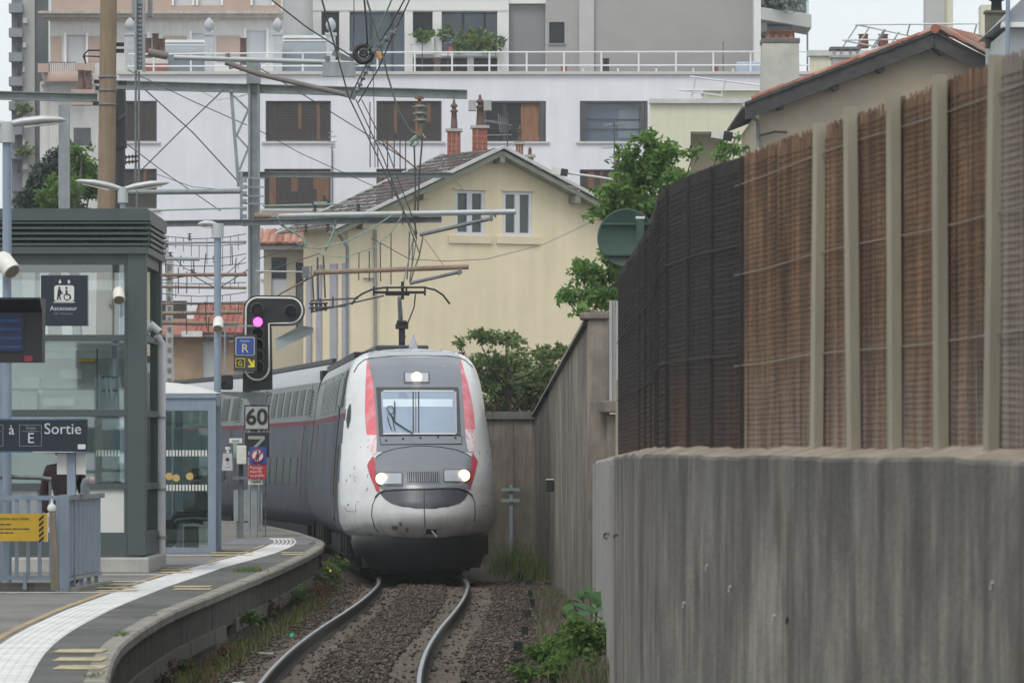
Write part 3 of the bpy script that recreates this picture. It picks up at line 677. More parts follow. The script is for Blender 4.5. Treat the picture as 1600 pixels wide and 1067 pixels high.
# windscreen
wf = npatch('windscreen_frame', [(605.5,588,715.5),(612,588.5,716.5),(640,590.5,718),(677,592.5,719.5),(681,593,719)], m_darkgrey, .012)
npatch('windscreen', [(613,596,710),(640,597,711),(678.5,600,711.5)], m_wind, .022, parent=wf)
npatch('sun_blind', [(625,599,706),(637,599.5,706)], m_blind, .0245, parent=wf)
for (xa, xb) in ((644.5,646.5),(649,650),(653,655)): npatch('glazing_bar', [(613.5,xa,xb),(678,xa+.3,xb+.3)], m_darkgrey, .027, nx=2, parent=wf)
npatch('frame_edge', [(613,709.5,712),(678.5,711,713)], m_lens, .025, nx=2, parent=wf); npatch('frame_edge', [(678.5,600,711),(680,600,711)], m_sign_white, .027, parent=wf)
npatch('frame_edge', [(611.5,600,708),(613,600,708)], m_sign_white, .027, parent=wf)
npatch('lower_vent_panel', [(682,594,721.5),(694.5,595,721)], m_mask, .012)
nline('panel_gap', [(594,682),(595,695),(721,694),(721,681),(594,682)], .006, o_=.014)
for (x, y) in ((604,689),(630,686.5),(657,685),(684,684),(711,685)):
    p = nhit(x, y, .012); b = MB(); b.tube([p, p+Vector((0,-.015,.004))], .022, 8); b.build('stud', m_gap, nose)
wip = nline('wiper', [(645,680),(632,672),(619,663),(612,651)], .013, m_black, .05)
for pp, r_ in (([(617.5,630),(617.5,645),(617,657)],.010), ([(617,657),(610,648),(606,642),(608,638),(614,638),(617,643),(615,649),(607,651)],.008), ([(607,654),(609,664),(613,674)],.009), ([(614,654),(616,664),(618,676)],.008)):
    nline('wiper_arm', pp, r_, m_black, .05, parent=wip)
# lamps and grille
def disc(name, px, py, r, m, parent, o_=.02):
    p = nhit(px, py, o_); n_ = -tb; p = p - tb*.05
    b = MB(); b.tube([p+tb*.12, p+n_*.02], r*1.06, 24); b.build('lamp_glow_ring', m_lamp_glow_ring, parent); b = MB(); b.tube([p, p+n_*.03], r*.9, 24); return b.build(name, m, parent)
h = npatch('headlight', [(582,631,671),(583,630.5,671.5),(599,631,671.5),(600,631.5,671)], m_mask_dark, .012)
npatch('lamp_housing', [(583.5,633,669),(597.5,633.5,669)], m_lens, .018, parent=h); disc('lamp', 651, 590.5, .088, m_lamp, h, .02)
h = npatch('headlight', [(738,591,629),(742,587.5,630),(757,588.5,630),(760,594,629)], m_mask_dark, .016)
npatch('lamp_housing', [(740,594,628),(756.5,594,628)], m_lens, .022, parent=h); disc('lamp', 597.5, 748.5, .097, m_lamp, h, .024)
h = npatch('headlight', [(733.5,692.5,731),(737,692,735),(752,692.5,734),(754,693,729)], m_mask_dark, .016)
npatch('lamp_housing', [(735.5,693.5,727),(752.5,694,727)], m_lens, .022, parent=h); disc('lamp', 723.5, 743.5, .097, m_lamp, h, .024)
gr = npatch('grille', [(735.5,634,688),(756,635,688.5)], m_mask, .016)
npatch('grille_recess', [(738,636.5,686),(754,637,686.5)], m_gap, .02, parent=gr)
for k in range(15): npatch('slat', [(738,637.6+k*3.3,639.2+k*3.3),(754,638.1+k*3.3,639.7+k*3.3)], m_mask, .028, nx=1, ny=3, parent=gr)
npatch('coupler_opening', [(826,665.5,682),(833.5,665.5,681.5)], m_gap, .01)
b = MB(); b.tube([nhit(674,828,.0), nhit(681,833.5,.07)], .018, 6); b.build('coupler_link', m_offwhite, nose)
npatch('side_window', [(631,547,548.2),(641,543.5,548.6),(655,541.5,548),(669,543,544.2)], m_gap, .01, nx=6)
npatch('side_window', [(625,756,757.5),(640,758.5,763),(655,763,766)], m_gap, .01, nx=6)
m_scuff = M('scuff_mark', (.16,.15,.14), .8, var=.2)
m_soot = M('brown_stain', (.22,.17,.11), .8, var=.3, scale=9)
rs = random.Random(12)
for k in range(26):
    x, y = (rs.uniform(538,578), rs.uniform(690,830)) if k < 18 else (rs.uniform(748,772), rs.uniform(700,800))
    nline('scuff', [(x,y),(x+rs.uniform(-2,2),y+rs.uniform(1,6))], rs.uniform(.003,.008), m_scuff, .002)
for (x, y, w_) in ((617,824,6),(626,818,3),(636,827,3)): npatch('stain', [(y-3,x-w_*.6,x+w_*.5),(y,x-w_,x+w_),(y+4,x-w_*.5,x+w_*.7)], m_soot, .004, nx=6, ny=4)
for seg in ([(541,798),(556,799),(556,787)],[(752,790),(762,788)]): nline('panel_gap', seg, .003, m_scuff, .003)
# mirrors/lamps on the brow, cab side
for (x, y) in ((571,592),(735,590)):
    b = MB(); p = nhit(x, y, .01); b.lathe([(.16,-.02),(.15,.02),(.10,.05),(.03,.065)], p, 14, axis='y'); 
aer = MB(); p = TL(.05, 5.2, 4.12); aer.lathe([(.09,0),(.07,.10),(.03,.2),(.012,.28)], p, 8); aer.build('aerial', m_lens, train)
# floor of the nose and air dam
dam = MB(); rr_ = []
for z, k, f_ in ((.16,.86,.50),(.30,.92,.42),(.62,.99,.30),(.74,.97,.32)):
    rr_.append([TL(1.24*k*math.sin(a*math.pi/2), f_ + 1.5*(1-math.cos(a*math.pi/2)), z) for a in np.linspace(-1,1,25)])
dam.grid(rr_); 
b = dam; b.add([TL(-1.1,1.4,.6),TL(1.1,1.4,.6),TL(1.1,7,.6),TL(-1.1,7,.6)], [(0,1,2,3)]); b.build('air_dam', m_skirt, train)
b = MB(); b.mbox(Matrix.Translation(TL(0,3.2,.42)) @ Matrix.Rotation(math.atan2(.07,1),4,'Z'), 2.1, 4.0, .50); b.build('underframe', m_under, train)

b = MB(); b.mbox(Matrix.Translation(TL(0,2.1,.13)) @ Matrix.Rotation(.066,4,'Z'), 1.35, 1.6, .2); b.mbox(Matrix.Translation(TL(0,8,.2)) @ Matrix.Rotation(.066,4,'Z'), 2.0, 9, .3); b.build('pilot_shade_block', m_under, train)  # black pilot, and a long box added to deepen the shade under the train
# body shells as lofts along their own straight chord
def shell(name, O, bdir, t0, t1, sec, bands, mats, parent, closed=True, nt=10):
    rdir = Vector((bdir.y, -bdir.x, 0)); prof = [(-x, z) for z, x in sec] + [(x, z) for z, x in sec[::-1]]
    rows = [[O + rdir*x + bdir*t + Vector((0,0,z)) for x, z in prof] for t in np.linspace(t0, t1, nt)]
    def mf(i, j):
        z = (prof[j][1] + prof[j+1][1])/2; k = 0
        for q, lim in enumerate(bands):
            if z > lim: k = q+1
        return k
    b = MB(); b.grid(rows, mf=mf)
    b.add(rows[0], [tuple(range(len(prof)))], len(mats)-1); b.add(rows[-1], [tuple(range(len(prof)))], len(mats)-1)
    return b.build(name, mats, parent)
PSEC = [(.60,1.10)] + [(z, float(fw_(z))) for z in (.75,.95,1.25,1.6,2.0,2.4,2.82,2.821,2.92,2.921,3.2,3.5,3.7,3.75,3.85,3.95,4.02,4.07,4.10,4.118)] + [(4.125,.0)]
pc = shell('power_car', TO, tb, 6.38, 22.3, PSEC, [2.8205,2.9205,3.74], [m_tgrey, m_tstripe, m_tsilver, m_troof, m_under], train)
def side(O, bdir, t, z, w_, out=0.0):   # point on the left flank
    rdir = Vector((bdir.y, -bdir.x, 0)); return O - rdir*(w_+out) + bdir*t + Vector((0,0,z))
def fpanel(name, O, bdir, t0, t1, z0, z1, wf_, m, parent, out=.008):
    rows = [[side(O,bdir,t,z,float(wf_(z)),out) for t in (t0,t1)] for z in np.linspace(z0,z1,5)]
    b = MB(); b.grid(rows); e = [side(O,bdir,t,z,float(wf_(z)),-.01) for t,z in ((t0,z0),(t1,z0),(t1,z1),(t0,z1))]
    f_ = [side(O,bdir,t,z,float(wf_(z)),out) for t,z in ((t0,z0),(t1,z0),(t1,z1),(t0,z1))]
    b.add(e+f_, [(0,1,5,4),(1,2,6,5),(2,3,7,6),(3,0,4,7)]); return b.build(name, m, parent)
# cab door, cab side window, louvres, step ladders on the flank of the power car
fpanel('cab_window', TO, tb, 4.3, 5.55, 3.05, 3.72, fw_, m_gap, train, .012)
dr = fpanel('cab_door', TO, tb, 5.7, 6.5, 1.0, 3.05, fw_, m_tgrey, train, .014); fpanel('door_gap', TO, tb, 5.64, 5.70, .95, 3.6, fw_, m_gap, dr, .016); fpanel('door_gap', TO, tb, 6.5, 6.56, .95, 3.1, fw_, m_gap, dr, .016)
fpanel('dark_recess', TO, tb, 4.2, 5.3, 1.2, 2.35, fw_, m_gap, train, .010)
m_louv = M('louvre_grey', (.16,.175,.18), .35, .3, var=.1, scale=3)
for k in range(12): fpanel('louvre', TO, tb, 8.2+k*.85, 8.2+k*.85+.5, 3.0, 3.62, fw_, m_louv, pc, .02)
def ladder(O, bdir, t, z0, z1, wf_, parent):
    b = MB(); z = z0
    while z < z1:
        b.grid([[side(O,bdir,tt_,zz,float(wf_(zz)),.012) for tt_ in (t,t+.34)] for zz in (z,z+.035)]); z += .075
    b.build('vent_ladder', m_gap, parent)
ladder(TO,tb,6.9,1.3,2.75,fw_,pc); ladder(TO,tb,20.4,1.3,2.2,fw_,pc)
for t in (7.6, 13.0, 18.6, 21.2): fpanel('door_gap', TO, tb, t, t+.05, .8, 3.7, fw_, m_gap, pc, .012)
fpanel('red_edge', TO, tb, 18.8, 18.95, .9, 2.8, fw_, m_tstripe, pc, .012)
# roof rim: dark gutter, pantograph well
b = MB()
b.bar(TL(-.98,5.6,4.02), TL(-.98,22,4.02), .10, .12); b.bar(TL(.98,5.8,4.02), TL(.98,22,4.02), .10, .12); b.bar(TL(-.98,5.6,4.03), TL(-.3,4.9,4.11), .06, .07); b.build('roof_rail', m_black, pc)
b = MB(); b.mbox(Matrix.Translation(TL(-.1,9.5,4.17)) @ Matrix.Rotation(.07,4,'Z'), 1.0, 5.5, .12); b.build('roof_tray', m_darkgrey, pc, bevel=.03)
b = MB(); b.mbox(Matrix.Translation(TL(0,13.4,.41)) @ Matrix.Rotation(.07,4,'Z'), 2.2, 15.5, .36); b.build('underframe', m_under, pc)  # black box added so the space under the car stays in shade

# trailers
TSEC = [(.55,1.0),(.75,1.27),(.95,1.39),(1.6,1.412),(2.2,1.375),(2.7,1.325),(2.82,1.312),(2.821,1.312),(2.92,1.302),(2.921,1.302),(3.3,1.255),(3.6,1.205),(3.75,1.165),(3.751,1.165),(3.95,1.065),(4.1,.945),(4.2,.80),(4.27,.62),(4.31,.4),(4.32,0)]
tw_ = lambda z: np.interp(z, [a for a,_ in TSEC], [b_ for _,b_ in TSEC])
pos = TO + tb*22.42; slopes = (.134, .207, .285)
def bogie(O, bdir, t, parent):
    Mx = Matrix.Translation(O + bdir*t) @ Matrix.Rotation(math.atan2(-bdir.x, bdir.y), 4, 'Z')
    b = MB(); b.mbox(Mx @ Matrix.Translation((0,0,.56)), 2.2, 3.2, .28); b.mbox(Mx @ Matrix.Translation((-1.12,0,.5)), .16, 3.4, .3); b.mbox(Mx @ Matrix.Translation((1.12,0,.5)), .16, 3.4, .3)
    bg_ = b.build('bogie', m_under, parent)
    for sy in (-1.5,1.5):
        for sx in (-.75,.75):
            c = Mx @ Vector((sx,sy,.46)); b = MB(); rd = Vector((bdir.y,-bdir.x,0)); b.tube([c-rd*.065, c+rd*.065], .455, 20); b.build('wheel', m_steel_dark, bg_)
    for sx in (-1.22,1.22):
        for sy in (-1.5,0,1.5):
            b = MB(); b.mbox(Mx @ Matrix.Translation((sx,sy,.55)), .12, .4, .35); b.build('axle_box', m_under, bg_)
bogie(TO, tb, 4.3, train); bogie(TO, tb, 18.3, train); bogie(TO, tb, 22.6, train)
for k, sl in enumerate(slopes):
    bd = Vector((-sl, 1, 0)).normalized(); L_ = 18.6
    car = shell('trailer', pos, bd, .07, L_-.05, TSEC, [2.8205,2.9205,3.7505], [m_tgrey, m_tstripe, m_tsilver, m_troof, m_under], train)
    b = MB(); rdir = Vector((bd.y,-bd.x,0))
    for sx in (-.84,.84): b.bar(pos+rdir*sx+bd*.2+Vector((0,0,4.22)), pos+rdir*sx+bd*(L_-.2)+Vector((0,0,4.22)), .10, .10)
    b.build('roof_rail', m_black, car)
    b = MB(); b.mbox(Matrix.Translation(pos + Vector((0,0,2.3))) @ Matrix.Rotation(math.atan2(sl,1),4,'Z'), 2.3, .6, 3.4); b.build('gangway', m_blackmatt, car)
    t = 1.0
    while t < L_-1.6:
        fpanel('window', pos, bd, t+.25, t+1.35, 3.05, 3.62, tw_, m_tglass, car, .012)
        if 2.2 < t < L_-3.5: fpanel('window', pos, bd, t+.25, t+1.35, 1.5, 2.1, tw_, m_tglass, car, .012)
        t += 1.75
    ladder(pos, bd, .8, 1.2, 2.4, tw_, car); ladder(pos, bd, .8, 3.0, 3.6, tw_, car)
    for t in (1.5, L_-2.4): fpanel('door_gap', pos, bd, t, t+.05, .8, 3.7, tw_, m_gap, car, .012)
    fpanel('red_edge', pos, bd, 2.1, 2.2, .9, 2.8, tw_, m_tstripe, car, .012)
    b = MB(); b.mbox(Matrix.Translation(pos+bd*9.2+Vector((0,0,.42))) @ Matrix.Rotation(math.atan2(sl,1),4,'Z'), 2.3, 12, .35); b.build('underframe', m_under, car)
    if k < 2: bogie(pos, bd, L_, train)
    b = MB(); q = pos + Vector((0,0,.75)) - rdir*1.2
    b.bar(q+Vector((0,-.2,.1)), q+Vector((0,.3,-.5)), .2, .3); b.build('coupling_gear', m_under, car)
    pos = pos + bd*L_

# pantograph: base mast, knee box, arm, head with two strips and horns
pg = MB(); q = TL(-.0, 8.0, 0); qx = q.x; dq = q.y
def G(px, py, dd=0): return P(px, py, dq+dd)
pn = MB(); pn.bar(G(628,545), G(628,514), .12, .12); pn.bar(G(633,528), G(630,515), .03, .03); pan = pn.build('pantograph', m_black, train)
b = MB(); b.box(G(618,0).x, G(638,0).x, dq-.12, dq+.12, G(0,514).z, G(0,506).z); b.box(G(620,0).x, G(636,0).x, dq-.14, dq+.14, G(0,506).z+.003, G(0,501).z); b.build('knee_box', m_black, pan, bevel=.01)
b = MB(); b.tube([G(626,502,.0), G(624,465,-.3)], [.05,.038], 8); b.build('arm', m_steel, pan)
b = MB(); b.tube([G(636,508), G(647,480,-.1), G(649,460,-.3)], .014, 6); b.build('control_rod', m_steel_dark, pan)
for dd in (-.15,-.5):
    b = MB(); b.tube([G(549,476,dd),G(556,466,dd),G(566,459,dd),G(582,452,dd),G(600,449.5,dd),G(630,449,dd),G(662,449,dd),G(680,453,dd),G(692,461,dd),G(703,475,dd)], .022, 6); b.build('horn_strip', m_black, pan)
b = MB()
for x in (584,605,635,664): b.bar(G(x,449,-.15), G(x,449,-.5), .04, .04); b.bar(G(x,450,-.3), G(x,462,-.3), .035, .035)
b.bar(G(584,457,-.3), G(664,457,-.3), .05, .05); b.bar(G(602,460,-.3), G(640,460,-.3), .05, .05); b.bar(G(629,440,-.3),G(629,468,-.3),.06,.06); b.build('head_frame', m_black, pan)
# ================================================================== BUILDINGS
class Frame:     # a facade plane: x along it, z up, inward depth
    def __init__(s, O, u): s.O = Vector(O); s.u = Vector(u).normalized(); s.inn = Vector((-s.u.y, s.u.x, 0))
    def p(s, x, z, dep=0): return s.O + s.u*x + s.inn*dep + Vector((0,0,z))
    def bx(s, b, x0, x1, z0, z1, d0, d1, m=0):
        vs = [s.p(x,z,d) for z in (z0,z1) for x,d in ((x0,d0),(x1,d0),(x1,d1),(x0,d1))]
        b.add(vs, [(0,3,2,1),(4,5,6,7),(0,1,5,4),(1,2,6,5),(2,3,7,6),(3,0,4,7)], m); return b
    def wall(s, b, x0, x1, z0, z1, ops, dep=.25, m=0):
        xs = sorted({x0,x1,*[o[0] for o in ops],*[o[1] for o in ops]}); zs = sorted({z0,z1,*[o[2] for o in ops],*[o[3] for o in ops]})
        xs = [x for x in xs if x0-1e-6 <= x <= x1+1e-6]; zs = [z for z in zs if z0-1e-6 <= z <= z1+1e-6]
        for i in range(len(xs)-1):
            for j in range(len(zs)-1):
                cx, cz = (xs[i]+xs[i+1])/2, (zs[j]+zs[j+1])/2
                if any(o[0]<cx<o[1] and o[2]<cz<o[3] for o in ops): continue
                b.add([s.p(xs[i],zs[j]),s.p(xs[i+1],zs[j]),s.p(xs[i+1],zs[j+1]),s.p(xs[i],zs[j+1])], [(0,1,2,3)], m)
        for o in ops:
            a0,a1,c0,c1 = o[:4]
            for q in ((a0,c0,a1,c0),(a1,c0,a1,c1),(a1,c1,a0,c1),(a0,c1,a0,c0)):
                b.add([s.p(q[0],q[1]),s.p(q[2],q[3]),s.p(q[2],q[3],dep),s.p(q[0],q[1],dep)], [(0,1,2,3)], m)
        return b
def pxop(d, xl, yt, xr, yb): return (X(xl,d), X(xr,d), Z(yb,d), Z(yt,d))
m_board_dark = M('dark_shutter_board', (.058,.045,.040), .8, var=.25, scale=9, stretch=(1,1,.2))
m_board_warm = M('bare_shutter_board', (.23,.115,.065), .8, var=.3, scale=9, stretch=(1,1,.15))
m_shframe = M('shutter_frame', (.075,.073,.080), .7, var=.1)
m_sill = M('stone_sill', (.52,.51,.49), .8, var=.06)
rb = random.Random(21)

# ---------------- long white apartment building with dark timber shutters
DW = 218.0
wb = thing('apartment_building', 'long white rendered apartment building with dark timber shutters and a railed roof terrace', 'building', (0, DW, -.4))
fr = Frame((0,DW,0), (1,0,0))
closed = [(196,158,245,221),(415,158,517,221),(588,158,690,221),(194,264,245,326),(413,264,517,326),(588,264,690,326),(906,265,1012,326),(752,265,853,326),
          (413,372,517,434),(588,372,690,434),(194,372,245,434),(194,480,245,540),(413,480,517,540),(240,470,292,516)]
opened = [(752,158,853,221),(906,158,1012,221)]
ops = [pxop(DW,*q) for q in closed+opened]
b = MB(); fr.wall(b, X(186,DW), X(1300,DW), -.4, Z(117,DW), ops, .3)
x0,x1 = X(186,DW), X(1300,DW); zt = Z(117,DW)
b.add([(x0,DW,-.4),(x0,DW,zt),(x0,DW+14,zt),(x0,DW+14,-.4)], [(0,1,2,3)]); b.add([(x1,DW,-.4),(x1,DW,zt),(x1,DW+14,zt),(x1,DW+14,-.4)], [(0,1,2,3)])
b.add([(x0,DW,zt),(x1,DW,zt),(x1,DW+14,zt),(x0,DW+14,zt)], [(0,1,2,3)]); b.build('wall', m_white_render, wb)
b = MB(); fr.bx(b, x0-.1, x1, zt+.004, zt+.13, -.12, .3); b.build('parapet_cap', m_sill, wb)
bdm = MB(); bdm.box(-.5,.5,-.02,.02,0,1); board_me = bdm.mesh('shutter_board', m_board_dark)
bdm = MB(); bdm.box(-.5,.5,-.02,.02,0,1); board_warm_me = bdm.mesh('shutter_board', m_board_warm)
for q in closed:
    a0,a1,c0,c1 = pxop(DW,*q)
    b = MB()
    for s_ in ((a0,a1,c1-.07,c1),(a0,a1,c0,c0+.06),(a0,a0+.07,c0+.061,c1-.071),(a1-.07,a1,c0+.061,c1-.071)): fr.bx(b,*s_,.08,.16)
    w_ = b.build('window', m_shframe, wb)
    b = MB(); fr.bx(b,a0-.15,a1+.15,c0-.10,c0-.004,-.08,.28); b.build('sill', m_sill, w_)
    b = MB(); fr.bx(b,a0,a1,c0,c1,.22,.28); b.build('backing', m_blackmatt, w_)  # dark panel added to stop light leaking between the shutter boards
    n_ = max(4, int(round((a1-a0)/.135))); wd = (a1-a0-.16)/n_; warm_row = q[1] > 200
    for k in range(n_):
        warm = rb.random() < (.36 if warm_row else .12)
        hh = (c1-c0-.15); top = c1-.075
        if warm and rb.random() < .8: hh *= rb.uniform(.25,.9)
        if hh < (c1-c0-.16): piece('shutter_board', board_me, w_, (a0+.08+wd*(k+.5), DW+.14, c0+.065), (0,0,0), (wd*.985,1,(c1-c0-.15)-hh-.01))
        piece('shutter_board', board_warm_me if warm else board_me, w_, (a0+.08+wd*(k+.5), DW+.12+rb.uniform(0,.025), top-hh), (0,0,rb.uniform(-.05,.05)), (wd*.985,1,hh))
    b = MB(); nz = 12
    for k in range(nz): fr.bx(b, a0+.08, a1-.08, c0+.08+(c1-c0-.2)*k/nz, c0+.08+(c1-c0-.2)*k/nz+.012, .085, .097)
    b.build('louvre_rails', m_shframe, w_)
for qi, q in enumerate(opened):
    a0,a1,c0,c1 = pxop(DW,*q); b = MB(); fr.bx(b,a0,a1,c0,c1,.26,.30); w_ = b.build('window', m_blue_glass if qi else m_dark_glass, wb)
    b = MB()
    for s_ in ((a0,a1,c1-.08,c1),(a0,a0+.06,c0,c1-.081),(a1-.06,a1,c0,c1-.081)): fr.bx(b,*s_,.02,.12)
    b.build('window_frame', m_shframe, w_)
    b = MB(); fr.bx(b,a0-.15,a1+.15,c0-.10,c0-.004,-.08,.25); b.build('sill', m_sill, w_)
    if qi == 0: segs = ((a0+.07,a0+.2,1),(a0+.9,a0+1.05,0),(a0+1.65,a1-.28,2),(a1-.26,a1-.07,1))
    else: segs = ((a0+.02,a0+.12,1),(a0+.14,a0+.26,1),(a1-.28,a1-.15,1),(a1-.13,a1-.02,1))
    for s0,s1,kk in segs:
        b = MB(); fr.bx(b,s0,s1,c0+.03,c1-.09,-.02 if kk==1 else .14,.06 if kk==1 else .2); b.build('shutter', [m_darkgrey,m_shframe,m_board_warm][kk], w_)
    if qi == 1:
        b = MB(); fr.bx(b, a0+1.6, a0+2.45, c0+.15, c1-.2, .235, .25); b.build('curtain', M('pale_blue_blind',(.16,.20,.23),.6,var=.15,scale=2), w_)
    for zz in (c0+.5,c0+.9): b = MB(); fr.bx(b, a0+.3, a1-.3, zz, zz+.03, .2, .23); b.build('guard_rail', m_darkgrey, w_)
m_rail_w = M('white_railing', (.62,.63,.64), .45, var=.06)
b = MB(); dr_ = DW+1.0
for y in (82,103): b.tube([P(200,y+3 if y<90 else y+1,dr_), P(640,y,dr_), P(1300,y-1,dr_)], .036, 6)
b.build('terrace_railing', m_rail_w, wb)
rp = MB(); rp.tube([(0,0,0),(0,0,.95)], .038, 6); rp_me = rp.mesh('railing_post', m_rail_w)
px = 240
while px < 1300: piece('railing_post', rp_me, wb, (X(px,dr_), dr_, zt+.05)); px += 58.3
sp = MB(); sp.tube([(0,0,0),(0,0,.35)], .04, 6); sp_me = sp.mesh('railing_stub', m_rail_w)
for px in (853,911,966,1026,1084,1146): piece('railing_stub', sp_me, wb, (X(px,dr_), dr_+.5, zt+.02))
b = MB(); b.tube([P(519,232,DW-.1),P(519,340,DW-.1)], .03, 6); b.build('downpipe', m_steel, wb)

# ---------------- upper block set back: white framed penthouse, grey gable wall, balcony end
DU = 236.0
ub = thing('terrace_building', 'modern block with white framed glazing and a plain grey end wall above the white building', 'building', (0, DU, 0))
fr = Frame((0,DU,0), (1,0,0))
op_ = [(502,18,530,96),(546,18,632,116),(645,18,676,60),(690,18,777,88),(645,90,730,112),(740,90,777,112)]
b = MB(); fr.wall(b, X(487,DU), X(795,DU), 0, Z(-60,DU), [pxop(DU,*q) for q in op_], .9)
m_pent = M('penthouse_white', (.60,.60,.58), .7, var=.04, scale=1.5)
b.build('wall', m_pent, ub)
for q in op_:
    a0,a1,c0,c1 = pxop(DU,*q); b = MB(); fr.bx(b,a0-.05,a1+.05,c0-.05,c1+.05,.85,.9); w_ = b.build('window', m_dark_glass if q[0] in (502,645,740) else m_blue_glass, ub)
    b = MB()
    for k in range(1, 3 if a1-a0 > 1.5 else 1): fr.bx(b,a0+(a1-a0)*k/2.6-.05,a0+(a1-a0)*k/2.6+.05,c0,c1,.78,.84)
    if b.v: b.build('mullion', m_darkgrey, w_)
for (xl,xr,yt,yb) in ((487,795,15.5,17.5),(487,795,-3,-1)):
    b = MB(); fr.bx(b,X(xl,DU),X(xr,DU),Z(yb,DU),Z(yt,DU),-.03,.1); b.build('panel_joint', m_sill, ub)
b = MB(); fr.bx(b,X(645,DU),X(678,DU),Z(86,DU),Z(60,DU),-.35,.2); fr.bx(b,X(690,DU),X(777,DU),Z(88.5,DU),Z(84,DU),-.3,.3); b.build('planter', m_pent, ub)
b = MB(); fr.bx(b,X(701,DU),X(722,DU),Z(83.5,DU),Z(74,DU),-.28,.1); b.build('planter', M('pink_planter',(.42,.13,.12),.7,var=.1), ub)
# grey wall, darker return, pilaster
b = MB(); gs = [(858,35,882,68)]; fr.wall(b, X(853,DU), X(1176,DU), 0, Z(-60,DU), [pxop(DU,*q) for q in gs], .3); b.build('grey_wall', m_grey_render, ub)
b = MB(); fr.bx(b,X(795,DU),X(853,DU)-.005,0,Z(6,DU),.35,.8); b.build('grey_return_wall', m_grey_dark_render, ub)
b = MB(); fr.bx(b,X(795,DU),X(853,DU)-.005,Z(6,DU)+.01,Z(-60,DU),.1,.8); b.build('upper_wall', m_pent, ub)
a0,a1,c0,c1 = pxop(DU,*gs[0]); b = MB(); fr.bx(b,a0,a1,c0,c1,.2,.28); w_ = b.build('window', m_dark_glass, ub); b = MB(); fr.bx(b,a0-.06,a1+.06,c0-.08,c0-.005,-.06,.2); b.build('sill', m_grey_dark_render, w_)
b = MB(); fr.bx(b,X(905,DU),X(928,DU),0,Z(-60,DU),-.18,-.005); b.build('pilaster', M('pale_pilaster',(.40,.39,.375),.85,var=.04), ub)
# balcony end
b = MB(); A = DU-1.2
b.add([P(1176,-40,A),P(1190,-40,A),P(1190,28,A),P(1268,41,A),P(1268,24,A),P(1268,18,A),P(1190,10,A)], [(0,1,6,)]) 
b = MB(); b.box(X(1176,DU),X(1187,DU),A,DU+.5,0,Z(-60,DU)); b.build('corner_post', m_pent, ub)
b = MB(); vs = [P(1187,12,A),P(1268,23,A+3),P(1268,44,A+3),P(1187,30,A)]; vs2 = [v+Vector((0,4,0)) for v in vs]; b.add(vs+vs2, [(0,1,2,3),(4,5,6,7),(0,1,5,4),(1,2,6,5),(2,3,7,6),(3,0,4,7)]); b.build('balcony_slab', m_pent, ub)
b = MB(); vs = [P(1187,-40,A+.2),P(1264,-40,A+3.1),P(1264,22,A+3.1),P(1187,11.5,A+.2)]; b.add(vs+[v+Vector((0,.06,0)) for v in vs], [(0,1,2,3),(4,5,6,7),(0,1,5,4),(1,2,6,5),(2,3,7,6),(3,0,4,7)]); b.build('glass_balustrade', glassm('balustrade_glass',(.75,.85,.82),.02,.8), ub)
b = MB(); b.box(X(1188,DU),X(1240,DU),DU+1,DU+1.1,Z(110,DU),Z(34,DU)); b.build('glass_door', m_grey_glass, ub)
b = MB(); b.box(X(1187,DU),X(1200,DU),DU+.9,DU+.98,Z(110,DU),Z(34,DU)); b.build('door_frame', m_white, ub)
b = MB(); b.box(X(1262,DU),X(1264.5,DU),DU+.8,DU+.9,Z(110,DU),Z(42,DU)); b.build('balcony_post', m_steel_dark, ub)

# round stair tower, plain, left of the penthouse
DT = 233.0
b = MB(); cx = X(464,DT); b.lathe([(.68,0),(.68,Z(-60,DT))], (cx,DT+.7,0), 24); t = b.build('round_tower', M('pale_grey_render',(.40,.40,.40),.8,var=.04,streak=.05)); tag(t,'smooth pale grey round tower between the old balcony house and the penthouse','tower')

# ---------------- old cream and pink house with balconies, upper left
DO = 228.0
m_pinkr = M('faded_pink_render', (.43,.315,.265), .85, var=.07, scale=1.2, tint=(.36,.30,.26), tint_amt=.4)
m_creamr = M('pale_cream_render', (.56,.55,.53), .85, var=.06, scale=1.5, streak=.1)
m_rollsh = M('roller_shutter_white', (.52,.54,.56), .5, var=.04)
ob = thing('old_house', 'old pale house with pink wall panels, heavy balcony cornice and roller shutters', 'building', (X(250,DO), DO, 0))
fr = Frame((0,DO,0),(1,0,0)); b = MB()
w_up = [(272,-30,300,9),(310,-30,345,9),(395,-30,425,9)]; w_lo = [(104,55,134,100),(300,52,330,100),(385,48,416,100),(204,54,230,100)]
fr.wall(b, X(78,DO), X(443,DO), 0, Z(26,DO), [pxop(DO,*q) for q in w_lo], .25); b.build('wall', m_creamr, ob)
b = MB(); fr.wall(b, X(80,DO), X(440,DO), Z(20,DO)+.005, Z(-60,DO), [pxop(DO,*q) for q in w_up], .25); b.build('upper_wall', m_pinkr, ob)
for q in w_lo+w_up:
    a0,a1,c0,c1 = pxop(DO,*q); b = MB(); fr.bx(b,a0,a1,c0,c1,.16,.24); w_ = b.build('window', m_rollsh, ob)
    for s_ in ((a0-.1,a0-.005,c0,c1+.1),(a1+.005,a1+.1,c0,c1+.1)): b = MB(); fr.bx(b,*s_,-.04,.1); b.build('window_surround', m_white, w_)
for (a,c_) in ((80,96),(138,158),(255,292),(338,376)):
    b = MB(); fr.bx(b,X(a,DO),X(c_,DO),Z(97,DO),Z(57,DO),-.035,-.004); b.build('pink_panel', m_pinkr, ob)
